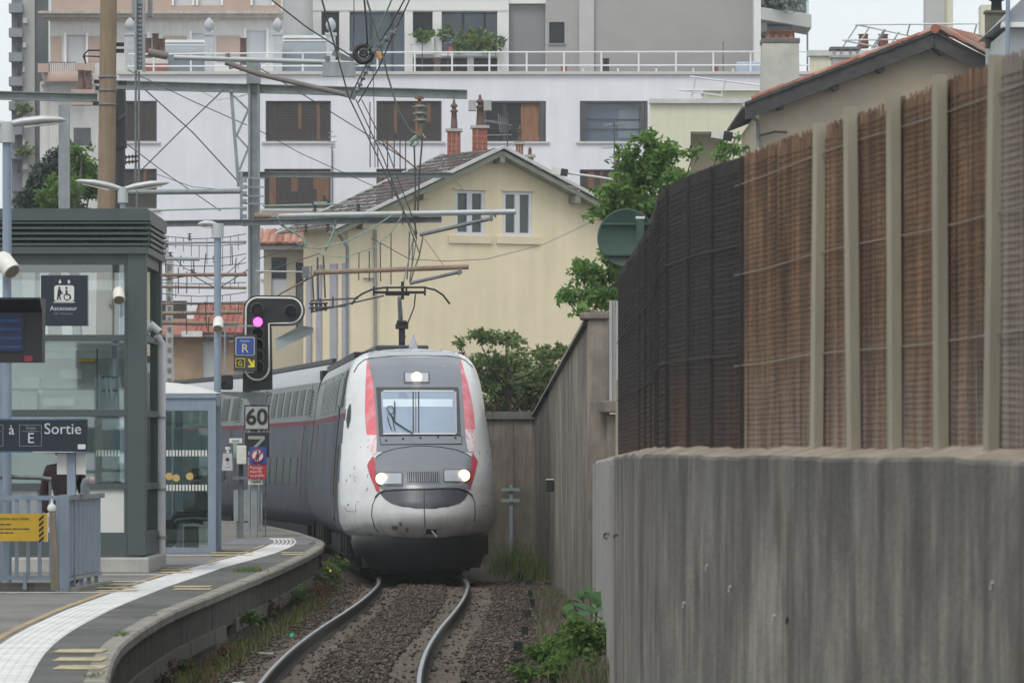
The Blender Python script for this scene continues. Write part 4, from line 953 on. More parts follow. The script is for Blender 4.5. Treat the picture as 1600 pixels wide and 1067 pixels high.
b = MB(); fr.bx(b,X(62,DO),X(443,DO),Z(24,DO),Z(20,DO),-.9,.0); fr.bx(b,X(68,DO),X(442,DO),Z(29,DO),Z(24,DO)-.004,-.6,.0); fr.bx(b,X(74,DO),X(441,DO),Z(33,DO),Z(29,DO)-.004,-.3,.0); b.build('cornice', M('weathered_cornice',(.40,.36,.32),.85,var=.12,streak=.2), ob)
b = MB()
b.lathe([(1.0,-.42),(1.1,0),(.9,.02)], (X(105,DO),DO-.1,Z(115,DO)), 20); fr.bx(b,X(62,DO),X(80,DO),Z(116,DO),Z(102,DO),-.9,-.6); fr.bx(b,X(122,DO),X(150,DO),Z(116,DO),Z(101,DO),-.9,-.6); b.build('balcony', m_pinkr, ob)
b = MB()
for k in range(13): x = X(80+k*3.4,DO); b.tube([(x,DO-1.0,Z(115,DO)),(x,DO-1.0,Z(101,DO))],.012,4)
b.bar((X(79,DO),DO-1.0,Z(100.5,DO)),(X(122,DO),DO-1.0,Z(100.5,DO)),.04,.04); b.build('balcony_railing', m_steel_dark, ob)
b = MB(); fr.bx(b,X(62,DO),X(152,DO),0,Z(130,DO),.1,.6); fr.bx(b,X(64,DO),X(150,DO),Z(133,DO)+.004,Z(128,DO),-.2,.1); b.build('lower_wall', m_creamr, ob)
for q in ((116,134,165,142),(115,142,228,200)): b = MB(); fr.bx(b,X(q[0],DO),X(q[1],DO),Z(q[2],DO),Z(q[3],DO),-.02,.06); b.build('window', m_grey_glass, ob)
# finials and conservatory roof on the terrace
gl = M('conservatory_glass', (.16,.19,.21), .15, var=.15, scale=1.5, spec=.7)
m_stonefin = M('grey_stone_finial', (.40,.41,.43), .85, var=.15, scale=8)
D5 = DW+3
for (xa,xb,yt,lab) in ((440,524,55,'grey glazed conservatory roof with white ridge left of the penthouse'),(256,322,62,'grey glazed conservatory roof behind the chimney pots')):
    t = thing('conservatory', lab, 'conservatory', (X((xa+xb)/2,D5),D5,zt))
    b = MB(); b.add([P(xa,82,D5),P(xb,82,D5),P(xb-4,yt+5,D5+1.2),P(xa+4,yt+5,D5+1.2)],[(0,1,2,3)]); b.build('glass_roof', gl, t)
    b = MB(); b.box(X(xa,D5),X(xb,D5),D5-.05,D5+.05,zt,Z(83,D5)); b.build('glass_front', gl, t)
    b = MB(); b.bar(P(xa,yt+3,D5+1.2),P(xb,yt+3,D5+1.2),.12,.12); b.bar(P(xa,yt+9,D5+.9),P(xb,yt+9,D5+.9),.06,.06); b.build('ridge', m_white, t)
for (x,yb) in ((203,112),(327,112),(434,112),(517,108)):
    t = thing('stone_finial', {203:'pale stone pillar topped with pine cone finial beside the brown pole',327:'pale stone pillar with pine cone finial right of the glazed roof behind the pots',434:'pale stone pillar with pine cone finial at the left end of the conservatory',517:'pale stone pillar with pine cone finial at the right end of the conservatory'}[x], 'finial', P(x,yb,D5-.5), 'stone finials on the roof terrace')
    dd = D5-.5; z0 = Z(yb,dd); b = MB(); b.box(X(x-7,dd),X(x+7,dd),dd-.18,dd+.18,z0-.1,Z(56,dd)); b.box(X(x-9,dd),X(x+9,dd),dd-.22,dd+.22,Z(56,dd)+.003,Z(52,dd)); b.build('pillar', m_stonefin, t)
    b = MB(); b.lathe([(.10,0),(.07,.08),(.17,.16),(.22,.30),(.20,.42),(.12,.55),(.03,.64)],(X(x,dd),dd,Z(52,dd)+.005),10); b.build('pine_cone', m_stonefin, t)

# ---------------- far left tower block
DL = 262.0
tw = thing('tower_block', 'tall dark balconied tower block at the far left edge', 'building', (X(40,DL),DL,0))
b = MB(); b.box(X(18,DL),X(36,DL),DL,DL+6,0,Z(-60,DL)); b.build('balcony_stack', M('tower_grey',(.17,.175,.20),.8,var=.1), tw)
b = MB(); b.box(X(36,DL)+.004,X(55,DL),DL-.3,DL+6,0,Z(-60,DL)); b.build('wall', M('tower_beige',(.36,.355,.34),.85,var=.06), tw)
b = MB(); b.box(X(55,DL)+.004,X(76,DL),DL-.1,DL+6,0,Z(-60,DL)); b.build('shaded_wall', m_grey_glass, tw)
for k in range(7):
    y = 8+k*38; b = MB(); b.box(X(16,DL),X(37,DL),DL-.8,DL-.01,Z(y+14,DL),Z(y,DL)); b.build('balcony', M('balcony_grey',(.22,.23,.25),.7,var=.1) if k==0 else bpy.data.materials['balcony_grey'], tw)
    b = MB(); b.box(X(30,DL),X(34,DL),DL-.86,DL-.81,Z(y+36,DL),Z(y+16,DL)); b.build('window', m_dark_glass, tw)
    b = MB(); b.box(X(37,DL),X(44-(k%3)*2,DL),DL-.6,DL-.31,Z(y+30,DL),Z(y+22,DL)); b.build('ledge', m_sill, tw)

# ---------------- yellow gabled house
YR = Frame((X(545,170),170,0),(math.cos(R(25)),math.sin(R(25)),0))
m_yel = M('yellow_render', (.76,.66,.465), .85, var=.04, scale=.9, var2=.06, scale2=.25, streak=.06, streak_scale=3, tint=(.66,.565,.40), tint_amt=.5, tint_scale=.5)
m_yel_side = m_yel
yh = thing('yellow_house', 'pale yellow gabled house with two white windows and dark tiled roof', 'house', (0,171,-.4))
W_, Lh, zr, ze = 10.48, 3.8, 12.05, 9.64
sl_ = (zr-ze)/(W_/2)
def yx(px, py):      # where a line of sight meets the gable wall
    dr = P(px,py,1)-EYE; n_ = YR.inn; tt = (YR.O-EYE).dot(n_)/dr.dot(n_); q = EYE+dr*tt; return (q-YR.O).dot(YR.u), q.z
wins = [(711,297,757,368),(786,299,831,369)]; yops = []
for q in wins:
    a0,z1 = yx(q[0],q[1]); a1,z0 = yx(q[2],q[3]); yops.append((a0,a1,z0,z1))
b = MB(); YR.wall(b,0,W_,-.4,8.0,[],.22)
zmid = max(o[3] for o in yops)
YR.wall(b,min(o[0] for o in yops)-.3,max(o[1] for o in yops)+.3,8.0,zmid+.05,yops,.22)
xa_, xb_ = min(o[0] for o in yops)-.3, max(o[1] for o in yops)+.3
b.add([YR.p(0,8.0),YR.p(xa_,8.0),YR.p(xa_,ze+sl_*min(xa_,W_-xa_)),YR.p(0,ze)],[(0,1,2,3)]); b.add([YR.p(xb_,8.0),YR.p(W_,8.0),YR.p(W_,ze),YR.p(xb_,ze+sl_*min(xb_,W_-xb_))],[(0,1,2,3)])
b.add([YR.p(xa_,zmid+.05),YR.p(xb_,zmid+.05),YR.p(xb_,ze+sl_*min(xb_,W_-xb_)),YR.p(W_/2,zr),YR.p(xa_,ze+sl_*min(xa_,W_-xa_))],[(0,1,2,3,4)])
b.add([YR.p(0,ze,.01),YR.p(0,-.4,.01),YR.p(0,-.4,Lh),YR.p(0,ze,Lh)],[(0,1,2,3)]); b.add([YR.p(W_,ze,.01),YR.p(W_,-.4,.01),YR.p(W_,-.4,Lh),YR.p(W_,ze,Lh)],[(0,1,2,3)])
b.build('wall', m_yel, yh)
m_pvc = M('white_window_frame', (.62,.63,.66), .45, var=.04)
m_trim_y = M('yellow_trim', (.70,.60,.43), .8, var=.05)
for o in yops:
    a0,a1,z0,z1 = o; b = MB()
    for s_ in ((a0,a0+.10,z0,z1),(a1-.10,a1,z0,z1),(a0+.101,a1-.101,z0,z0+.10),(a0+.101,a1-.101,z1-.10,z1),((a0+a1)/2-.09,(a0+a1)/2+.09,z0+.101,z1-.101)): YR.bx(b,*s_,.02 if z1<ze else .02,.15)
    w_ = b.build('window', m_pvc, yh)
    for s_ in ((a0+.101,(a0+a1)/2-.091),((a0+a1)/2+.091,a1-.101)): b = MB(); YR.bx(b,*s_,z0+.101,z1-.101,.10,.14); b.build('pane', m_grey_glass, w_)
    b = MB(); YR.bx(b,a0-.25,a1+.25,z0-.27,z0-.02,-.07,-.004); b.build('sill_band', m_trim_y, w_)
    b = MB(); YR.bx(b,a0-.06,a1+.06,z1+.004,z1+.07,-.06,-.004); b.build('lintel', m_trim_y, w_)
# roof: two slopes of tile courses, white verge boards, greenish soffit, brackets
m_verge = M('white_verge', (.52,.53,.52), .7, var=.12, scale=3); m_soffit = M('green_grey_soffit', (.24,.25,.19), .8, var=.15, scale=3)
rf = MB()
for sgn in (0,1):
    for k in range(19):
        u0, u1 = k/19, (k+1)/19
        def rp_(u, dep, up): 
            xx = (W_/2)*(1-u)*1.0 + (-.75)*u if sgn == 0 else W_/2 + (W_/2+.75)*u
            return YR.p(xx, zr + .16 - sl_*abs(xx-W_/2) + up, dep)
        for j in range(16):
            d0, d1 = -.55+(Lh+1.1)*j/16, -.55+(Lh+1.1)*(j+.96)/16
            q = rb.uniform(0,.03); rf.add([rp_(u0,d0,.0+q),rp_(u0,d1,.0+q),rp_(u1,d1,.055+q),rp_(u1,d0,.055+q),rp_(u1,d1,0),rp_(u1,d0,0)],[(0,1,2,3),(3,2,4,5)])
roof = rf.build('roof_tiles', m_tile_brown, yh, kind='stuff')
for sgn in (-1,1):
    for dep in (-.62, Lh+.5):
        x_end = -.8 if sgn < 0 else W_+.8
        a = YR.p(W_/2, zr+.20, dep); c = YR.p(x_end, zr+.20-sl_*(W_/2+.8), dep); b = MB(); b.bar(a, c, .09, .10); b.build('verge_board', m_verge, yh)
    x_end = -.75 if sgn < 0 else W_+.75
    a = YR.p(W_/2, zr-.0, -.3); c = YR.p(x_end, zr-.0-sl_*(W_/2+.75), -.3); b = MB(); b.bar(a, c, .55, .14); b.build('soffit', m_soffit, yh)
for xx in (.35, 2.5, W_/2, W_-2.5, W_-.35):
    z_ = zr-sl_*abs(xx-W_/2); b = MB(); YR.bx(b, xx-.09, xx+.09, z_-.32, z_-.08, -.55, -.01); b.build('bracket', m_soffit, yh)
# side wall shutters and pipes
SF = Frame(YR.p(-.012,0,Lh), YR.inn*-1)
m_lav = M('lavender_shutter', (.36,.35,.40), .7, var=.08)
for (a0,a1) in ((.35,.75),(1.2,1.6),(2.35,2.9),(3.35,3.85)):
    b = MB()
    SF.bx(b,a0,a1,4.2 if a0>2 else 2.2,8.4,-.05,.0); w_ = b.build('shutter', m_lav, yh)
    if a0 > 2: b = MB(); SF.bx(b,a0-.1,a1+.1,3.4,4.1,-.3,-.055); b.build('window_box', m_terracotta2, w_); b = MB(); SF.bx(b,a0,a1,2.9,3.35,-.35,-.055); b.build('air_unit', m_sill, w_)
b = MB(); b.tube([YR.p(.9,ze-.15,-.08),YR.p(.9,5.2,-.08)],.05,8); b.tube([YR.p(.5,7.9,-.05),YR.p(.9,7.9,-.05)],.025,6); b.tube([YR.p(-.35,9.3,0),YR.p(-.05,8.9,-.0),YR.p(-.05,3,.0)],.06,8); b.build('downpipe', m_steel, yh)
# chimneys of the yellow house
def chimney(px0, px1, ytop, ybase, d, label, pot, base_m, pot_m, cowl=False, nb=5):
    t = thing('chimney', label, 'chimney', P((px0+px1)/2, ybase, d))
    x0_, x1_ = X(px0,d), X(px1,d); hw = (x1_-x0_)/2; zb_, zt_ = Z(ybase,d)-.3, Z(ytop,d)
    nrow = max(2, int((zt_-zb_)/.16)); b = MB()
    for k in range(nrow):
        z0 = zb_+(zt_-zb_)*k/nrow; z1 = zb_+(zt_-zb_)*(k+1)/nrow-.012; n_ = 3
        for q in range(n_):
            xa = x0_+(x1_-x0_)*(q+(.0 if k%2 else 0))/n_; xb = x0_+(x1_-x0_)*(q+1)/n_-.01; jj = rb.uniform(-.008,.008)
            b.box(xa,xb,d-hw+jj,d+hw-jj,z0,z1)
    b.build('brick_stack', base_m, t)
    b = MB(); b.box(x0_-.06,x1_+.06,d-hw-.06,d+hw+.06,zt_-.005,zt_+.09); b.build('cap', m_conc_light, t)
    z = zt_+.09; b = MB(); rad = hw*.62; H = Z(pot,d)-z
    b.lathe([(rad*.85,0),(rad*.75,.25*H),(rad*.62,.55*H),(rad*.95,.57*H),(rad*.95,.62*H),(rad*.55,.64*H),(rad*.5,.72*H),(rad*.9,.74*H),(rad*.8,.8*H),(rad*.35,.86*H),(rad*.3,.95*H),(.02,H)],((x0_+x1_)/2,d,z),12)
    b.build('pot', pot_m, t)
    if cowl:
        for sx in (-1,1): b = MB(); b.box((x0_+x1_)/2+sx*rad*1.6-.13,(x0_+x1_)/2+sx*rad*1.6+.13,d-.25,d+.25,z+.48*H,z+.80*H); b.build('cowl', m_conc_light, t)
m_pot = M('sooty_terracotta_pot',(.13,.075,.06),.85,var=.25,scale=8)
chimney(699,720,206,246,176,'red brick chimney with slim tiered clay pot, left of the pair on the yellow house',155,m_brick,m_pot)
chimney(738,762,201,236,176.5,'red brick chimney with winged concrete cowl on the ridge of the yellow house',148,m_brick,m_pot,True)
chimney(806,818,226,260,182,'slim clay chimney pot rising behind the right slope of the yellow roof',196,m_brick,m_pot)
chimney(956,974,274,330,186,'reddish chimney with pointed pot half hidden behind the green tree',230,m_brick,m_pot)
chimney(822,834,246,262,184,'short brown chimney stub low behind the yellow roof ridge',230,m_brick,m_pot)
# annex with red tiles left of the yellow house
an = thing('annex', 'cream annex with pale terracotta tiles and grey fascia beside the yellow house', 'house', (X(452,176),176,-.4))
A0, A1 = X(412,176), X(492,176); b = MB(); fr = Frame((0,176,0),(1,0,0))
m_crm = M('dull_cream_render', (.52,.47,.36), .85, var=.06, scale=1.2)
ao = [pxop(176,424,402,448,480),pxop(176,462,410,484,520)]
fr.wall(b,A0,A1,-.4,Z(388,176),ao,.2); b.add([(A0,176.01,-.4),(A0,184,-.4),(A0,184,Z(388,176)),(A0,176.01,Z(388,176))],[(0,1,2,3)]); b.build('wall', m_crm, an)
for o,m_ in zip(ao,(m_rollsh,m_steel_dark)):
    b = MB(); fr.bx(b,*o,.1,.18); w_ = b.build('window', m_, an)
    b = MB(); fr.bx(b,o[0]-.08,o[1]+.08,o[2]-.08,o[2]-.004,-.05,.1); b.build('sill', m_sill, w_)
    b = MB(); fr.bx(b,o[0]+.02,o[1]-.02,o[3]-.7,o[3]-.02,.05,.09); b.build('pane', m_dark_glass, w_)
b = MB(); fr.bx(b,A0-.3,A1+.15,Z(391,176),Z(384,176),-.5,-.3); b.build('fascia', m_grey_dark_render, an)
def tile_roof(name, parent, x0_, x1_, y0_, y1_, z0_, z1_, nx, ny, mats, r=None):    # barrel tiles up a slope facing the viewer, each its own object
    wd = (x1_-x0_)/nx; L_ = math.hypot(y1_-y0_, z1_-z0_)/ny; slope = math.atan2(z1_-z0_, y1_-y0_)
    mes = []
    for m_ in mats:
        b = MB(); a = []
        for yy, s_ in ((-.06,1.0),(L_*1.0,.85)): a.append([Vector((math.cos(q)*wd*.56*s_, yy, math.sin(q)*wd*.34*s_)) for q in np.linspace(math.pi,0,6)])
        b.grid(a); b.add(a[0],[tuple(range(6))]); mes.append(b.mesh('roof_tile', m_))
    for j in range(ny):
        for i in range(nx):
            piece('roof_tile', rb.choice(mes), parent, (x0_+wd*(i+.5), y0_+(y1_-y0_)*j/ny, z0_+(z1_-z0_)*j/ny+.03*rb.random()), (slope+.06,0,rb.uniform(-.04,.04)))
b = MB(); b.add([(A0-.3,175.5,Z(384,176)),(A1+.15,175.5,Z(384,176)),(A1+.15,177.6,Z(363,177.6)),(A0-.3,177.6,Z(363,177.6))],[(0,1,2,3)]); rfo = b.build('roof', m_terracotta, an)
tile_roof('roof', rfo, A0-.3, A1+.15, 175.5, 177.6, Z(384,176)+.03, Z(363,177.6)+.03, 9, 4, [m_terracotta2, m_terracotta])
b = MB(); b.add([P(432,548,172),P(490,520,172.5),P(490,512,172.5),P(470,508,172),P(430,530,172)],[(0,1,2,3,4)]); b.build('awning', M('grey_blue_awning',(.34,.39,.42),.6,var=.1), an)
# low house with the red tile roof
D6 = 188.0; lh = thing('low_house', 'low ochre house with bright red tiled roof seen between the signal and the lift', 'house', (X(310,D6),D6,-.4))
fr = Frame((0,D6,0),(1,0,0)); b = MB(); lo = [pxop(D6,316,534,342,600),pxop(D6,255,545,272,600)]
fr.wall(b,X(238,D6),X(400,D6),-.4,Z(526,D6),lo,.2); b.build('wall', M('ochre_render',(.36,.25,.17),.85,var=.15,scale=2), lh)
for o in lo: b = MB(); fr.bx(b,*o,.1,.18); b.build('window', m_rollsh, lh)
b = MB(); fr.bx(b,X(235,D6),X(405,D6),Z(527,D6),Z(523,D6),-.5,-.3); b.build('gutter', m_steel_dark, lh)
b = MB(); vs = [(X(300,D6),D6-.4,Z(523,D6)),(X(405,D6),D6-.4,Z(523,D6)),(X(405,D6),D6+4.2,Z(480,D6+4.2)),(X(312,D6),D6+4.2,Z(480,D6+4.2))]; b.add(vs,[(0,1,2,3)]); rfo = b.build('roof', m_terracotta, lh)
tile_roof('roof', rfo, X(298,D6), X(405,D6), D6-.4, D6+4.2, Z(523,D6)+.03, Z(480,D6+4.2)+.03, 12, 7, [m_terracotta, M('red_terracotta',(.23,.06,.045),.8,var=.2)])
b = MB(); b.add([(X(235,D6),D6-.4,Z(523,D6)),(X(300,D6)-.01,D6-.4,Z(523,D6)),(X(300,D6)-.01,D6+3,Z(498,D6+3)),(X(262,D6),D6+3,Z(498,D6+3))],[(0,1,2,3)]); b.build('lean_roof', m_terracotta, lh)
b = MB(); b.box(X(286,D6),X(318,D6),D6-.9,D6-.3,Z(527,D6),Z(518,D6)); b.build('awning', m_creamr, lh)

# ---------------- cream block and things right of centre
D7 = 205.0; cb = thing('cream_block', 'flat roofed pale cream block behind the tree with a shaded recess', 'building', (X(1100,D7),D7,0))
m_crb = M('pale_yellow_render', (.62,.60,.47), .85, var=.03, scale=1, streak=.05)
fr = Frame((0,D7,0),(1,0,0)); b = MB(); fr.wall(b,X(1015,D7),X(1330,D7),-.4,Z(162,D7),[pxop(D7,1079,206,1133,300)],1.2); b.build('wall', m_crb, cb)
b = MB(); fr.bx(b,X(1079,D7)-.02,X(1133,D7)+.02,Z(302,D7),Z(204,D7),1.21,1.3); b.build('recess_wall', M('tan_render',(.40,.35,.26),.85,var=.06), cb)
b = MB(); fr.bx(b,X(1014,D7),X(1332,D7),Z(162,D7)+.004,Z(155,D7),-.15,.3); b.build('parapet_cap', m_verge, cb)
b = MB(); fr.bx(b,X(1105,D7),X(1192,D7),Z(156,D7),Z(136,D7),2,5); fr.bx(b,X(1103,D7),X(1194,D7),Z(136,D7)+.004,Z(133,D7),1.8,5.2); b.build('roof_box', m_crb, cb)
def wire_rail(label, segs, d, r=.035):
    t = thing('roof_railing', label, 'railing', P(segs[0][0],segs[0][1],d)); b = MB()
    for k in range(len(segs)-1): pass
    return t
t = thing('roof_railing', 'thin white leaning guard rail on the cream block roof', 'railing', P(1120,155,D7-.1))
b = MB()
for (a,c_) in (((1078,120),(1190,134)),((1058,141),(1190,141)),((1087,121),(1080,153)),((1134,124),(1126,152)),((1062,141),(1130,150))): b.tube([P(*a,D7+.2),P(*c_,D7+.4)],.035,5)
b.build('rail', m_rail_w, t)
# low parapet, vent, tubular rails and column against the sky
D8 = 190.0; t = thing('low_parapet', 'low cream parapet wall right of the square chimney', 'wall', (X(1300,D8),D8,0)); b = MB(); b.box(X(1266,D8),X(1420,D8),D8,D8+.4,0,Z(88,D8)); b.build('wall', m_crb, t); b = MB(); b.box(X(1262,D8),X(1424,D8),D8-.1,D8+.5,Z(88,D8)+.003,Z(79,D8)); b.build('cap', m_verge, t)
D9 = 180.0; t = thing('roof_vent', 'squat concrete roof vent with a slab on short legs', 'vent', P(1322,112,D9)); b = MB(); b.box(X(1300,D9),X(1340,D9),D9-.4,D9+.4,Z(130,D9),Z(92,D9)); b.box(X(1297,D9),X(1342,D9),D9-.45,D9+.45,Z(92,D9)+.003,Z(88,D9)); b.build('stack', m_conc_light, t)
b = MB(); b.box(X(1296,D9),X(1344,D9),D9-.48,D9+.48,Z(79,D9),Z(75,D9)); b.build('slab', m_steel_dark, t)
b = MB()
for x in (1301,1312,1326,1337): b.box(X(x,D9),X(x+4,D9),D9-.4,D9-.2,Z(88,D9)+.004,Z(79,D9)-.003)
b.build('leg', m_conc_light, t)
D10 = 186.0; t = thing('roof_railing', 'slanted white tubular guard rail standing against the sky behind the gabled roof', 'railing', P(1400,90,D10)); b = MB()
for (a,c_) in (((1336,39),(1570,37)),((1316,63),(1422,62)),((1338,39),(1424,57)),((1340,39),(1316,75)),((1359,42),(1336,78)),((1382,46),(1362,76)),((1384,46),(1366,76)),((1405,50),(1388,76)),((1422,37),(1417,56)),((1526,38),(1521,58)),((1318,64),(1384,76))): b.tube([P(*a,D10),P(*c_,D10+.6)],.03,5)
b.build('rail', m_rail_w, t)
b = MB(); b.tube([P(1386,58,D10),P(1396,56,D10)],.02,5); 
for (k,(x,)) in enumerate(((1349,),(1380,))):
    b = MB(); b.lathe([(.17,0),(.2,.05),(.16,.45),(.2,.5)],P(x,76,D10+1),12); tag(b.build('chimney_pot', m_terracotta),('orange clay chimney pot behind the sloping guard rail, nearer the vent','orange clay chimney pot behind the sloping guard rail, nearer the ridge')[k],'chimney pot','clay pots behind the guard rail')
D11 = 230.0; b = MB(); b.box(X(1447,D11),X(1476,D11),D11,D11+1.5,0,Z(-60,D11)); b.box(X(1476,D11)+.003,X(1490,D11),D11+.2,D11+1.5,0,Z(-60,D11),1); tag(b.build('concrete_column', [M('column_grey',(.42,.42,.40),.85,var=.05), m_crb]), 'tall square concrete column rising into the sky behind the roof ridge', 'column')
# square chimney with four pots
D12 = 150.0; t = thing('chimney', 'big square rendered chimney with four orange clay pots on top', 'chimney', P(1218,150,D12))
b = MB(); b.prism([(X(1188,D12),Z(170,D12)),(X(1248,D12),Z(170,D12)),(X(1247,D12),Z(70,D12)),(X(1190,D12),Z(70,D12))],D12-.5,D12+.5); b.build('stack', M('pale_grey_chimney_render',(.47,.47,.42),.85,var=.1,scale=2.5,tint=(.32,.32,.29),tint_amt=.6), t)
b = MB(); b.box(X(1188.5,D12),X(1248.5,D12),D12-.52,D12+.52,Z(70,D12)+.003,Z(62,D12)); b.build('cap', m_cop, t, bevel=.02)
for k,x in enumerate((1202,1213.5,1225,1237)): b = MB(); b.lathe([(.10,0),(.095,.03),(.075,.20),(.095,.21),(.095,.25)],P(x,62,D12),12); b.build('clay_pot', m_terracotta, t)

# ---------------- right house with the dark barge boards
D13 = 118.0; rh = thing('gabled_house', 'beige plastered gabled house with dark timber barge boards above the reed fence', 'house', (X(1360,D13),D13,0))
m_beige = M('beige_plaster', (.52,.425,.315), .9, var=.07, scale=1.5, tint=(.33,.32,.31), tint_amt=.5, tint_scale=.9, bump=.004)
m_barge = M('dark_barge_board', (.040,.038,.040), .75, var=.25, scale=6, tint=(.085,.075,.07), tint_amt=.5, tint_scale=3)
gx = [(1185,180),(1462,64),(1580,112)]
b = MB(); poly = [(X(1186,D13),0),(X(1640,D13),0),(X(1640,D13),Z(145,D13)),(X(1462,D13),Z(60,D13)),(X(1186,D13),Z(172,D13))]; b.prism(poly, D13, D13+9); b.build('wall', m_beige, rh)
def barge(pa, pb, w_): 
    b = MB(); a0,a1 = P(*pa,D13-.55),P(*pb,D13-.55); vs = [a0,a1,a1-Vector((0,0,w_)),a0-Vector((0,0,w_))]; b.add(vs+[v+Vector((0,.06,0)) for v in vs],[(0,1,2,3),(4,5,6,7),(0,1,5,4),(1,2,6,5),(2,3,7,6),(3,0,4,7)]); return b.build('barge_board', m_barge, rh)
barge((1164,162.5),(1459,49.5),.36); barge((1460,47.5),(1566,101.5),.40)
b = MB()
for (p0,p1) in (((1164,164),(1460,51)),((1460,51),(1566,107))):
    a0,a1 = P(*p0,D13-.6),P(*p1,D13-.6); vs = [a0,a1,a1+Vector((0,10,0)),a0+Vector((0,10,0))]; vs = vs+[v+Vector((0,0,.06)) for v in vs]; b.add(vs,[(4,5,6,7)]); b.add(vs,[(0,3,2,1),(0,1,5,4),(1,2,6,5),(2,3,7,6),(3,0,4,7)],1)
rfo = b.build('roof', [m_terracotta, m_barge], rh)
te = MB(); te.grid([[Vector((math.cos(q)*.095*s_, y_, math.sin(q)*.07*s_)) for q in np.linspace(math.pi,0,7)] for y_,s_ in ((-.03,1.0),(.40,.84))])
te.add([(math.cos(q)*.095, -.03, math.sin(q)*.07) for q in np.linspace(math.pi,0,7)],[tuple(range(7))],1)
tmes = [te.mesh('roof_tile', [m_, m_board_dark]) for m_ in (m_terracotta, m_terracotta2, M('brown_tile',(.17,.085,.06),.85,var=.2), M('grey_lichen_tile',(.20,.15,.12),.85,var=.2))]
def tile_field(parent, O, r, v, nr, nv, pr=.21, pv=.36):
    r = Vector(r).normalized(); v = Vector(v).normalized(); zz = r.cross(-v).normalized(); 
    if zz.z < 0: zz = -zz
    y_ = -v; x_ = y_.cross(zz)
    for i in range(nr):
        for j in range(nv):
            q = O + r*(pr*(i+.5)) + v*(pv*(j+1)) + zz*(.03+.012*rb.random()); Mx = Matrix((x_,y_,zz)).transposed().to_4x4() @ Matrix.Rotation(.05,4,'X') @ Matrix.Rotation(rb.uniform(-.05,.05),4,'Z')
            piece('roof_tile', rb.choice(tmes), parent, q, Mx.to_euler())
OR = P(1461,49,D13-.62); vl = P(1164,162,D13-.62)-OR; vr = P(1566,105,D13-.62)-OR; rd_ = Vector((.38,.925,0))
tile_field(rfo, OR, (0,1,0), vl, 2, int(vl.length/.36))
b = MB(); vs = [OR+Vector((0,0,.05)), OR+vr+Vector((0,0,.05)), OR+vr+rd_*5+Vector((.2,0,.05)), OR+rd_*5+Vector((0,0,.05))]; b.add(vs,[(0,1,2,3)]); b.build('slope_sheet', m_terracotta2, rfo)
tile_field(rfo, OR+Vector((0,0,.05)), rd_, vr+Vector((0,-.3,0)), 22, 6)
b = MB(); b.tube([OR+Vector((0,-.02,.05)),OR+rd_*5+Vector((0,0,.06))],.11,8); b.build('ridge_tile', m_terracotta, rh)
for (x,y) in ((1214,158),(1300,128),(1372,100),(1466,72)): b = MB(); q = P(x,y,D13-.5); b.prism([(q.x-.13,q.z-.02),(q.x+.15,q.z+.02),(q.x+.15,q.z-.16),(q.x+.05,q.z-.2)],D13-.5,D13-.005); b.build('bracket', m_barge, rh)
b = MB(); b.tube([P(1160,167,D13-.4),P(1166,167,D13-.4)],.07,8,); b.tube([P(1168,175,D13-.4),P(1172,182,D13-.3),P(1184,190,D13-.1),P(1185,230,D13-.1)],.05,8); b.build('gutter', m_steel, rh)
b = MB(); b.tube([P(1187,212,D13-.2),P(1212,206,D13-.2),P(1230,207,D13-.2)],.03,6); b.build('cable', m_wire, rh)
# dark stone chimney and grey roof at the far right
D14 = 112.0; t = thing('chimney', 'dark stone chimney with rounded pot beside the grey dormer roof', 'chimney', P(1555,60,D14))
b = MB(); b.box(X(1540,D14),X(1568,D14),D14-.2,D14+.2,Z(75,D14),Z(22,D14)); b.box(X(1538,D14),X(1571,D14),D14-.24,D14+.24,Z(22,D14)+.003,Z(18,D14)); b.build('stack', M('dark_stone',(.13,.12,.09),.9,var=.3,scale=5), t)
b = MB(); b.lathe([(.12,0),(.11,.2),(.18,.24),(.2,.34),(.12,.44),(.03,.5)],P(1557,18,D14),12); b.build('pot', m_blackmatt, t)
b = MB(); b.box(X(1533,D14+30),X(1560,D14+30),D14+30,D14+30.8,5,Z(8,D14+30)); tag(b.build('chimney_stack', m_crb),'pale chimney stack behind the dark stone chimney','chimney')
t = thing('dormer_house', 'grey roofed white dormer at the upper right corner', 'house', (X(1620,108),108,3)); b = MB(); D15 = 108.0
b.prism([(X(1561,D15),Z(36,D15)),(X(1600,D15),Z(-4,D15)),(X(1760,D15),Z(-20,D15)),(X(1760,D15),Z(36,D15))],D15-.3,D15+5); b.build('roof', m_bluegrey.copy() if False else M('grey_zinc_roof',(.26,.27,.30),.6,var=.08), t)
b = MB(); b.box(X(1563,D15),X(1760,D15),D15-.4,D15-.05,Z(45,D15),Z(37,D15)); b.build('cornice', m_white, t)
b = MB(); b.box(X(1574,D15),X(1760,D15),D15,D15+5,2,Z(45,D15)-.003); b.build('wall', m_rollsh, t)
b = MB(); b.tube([P(1575,-10,D15-.5),P(1574,92,D15-.5)],.045,8); b.build('downpipe', m_bluegrey, t)

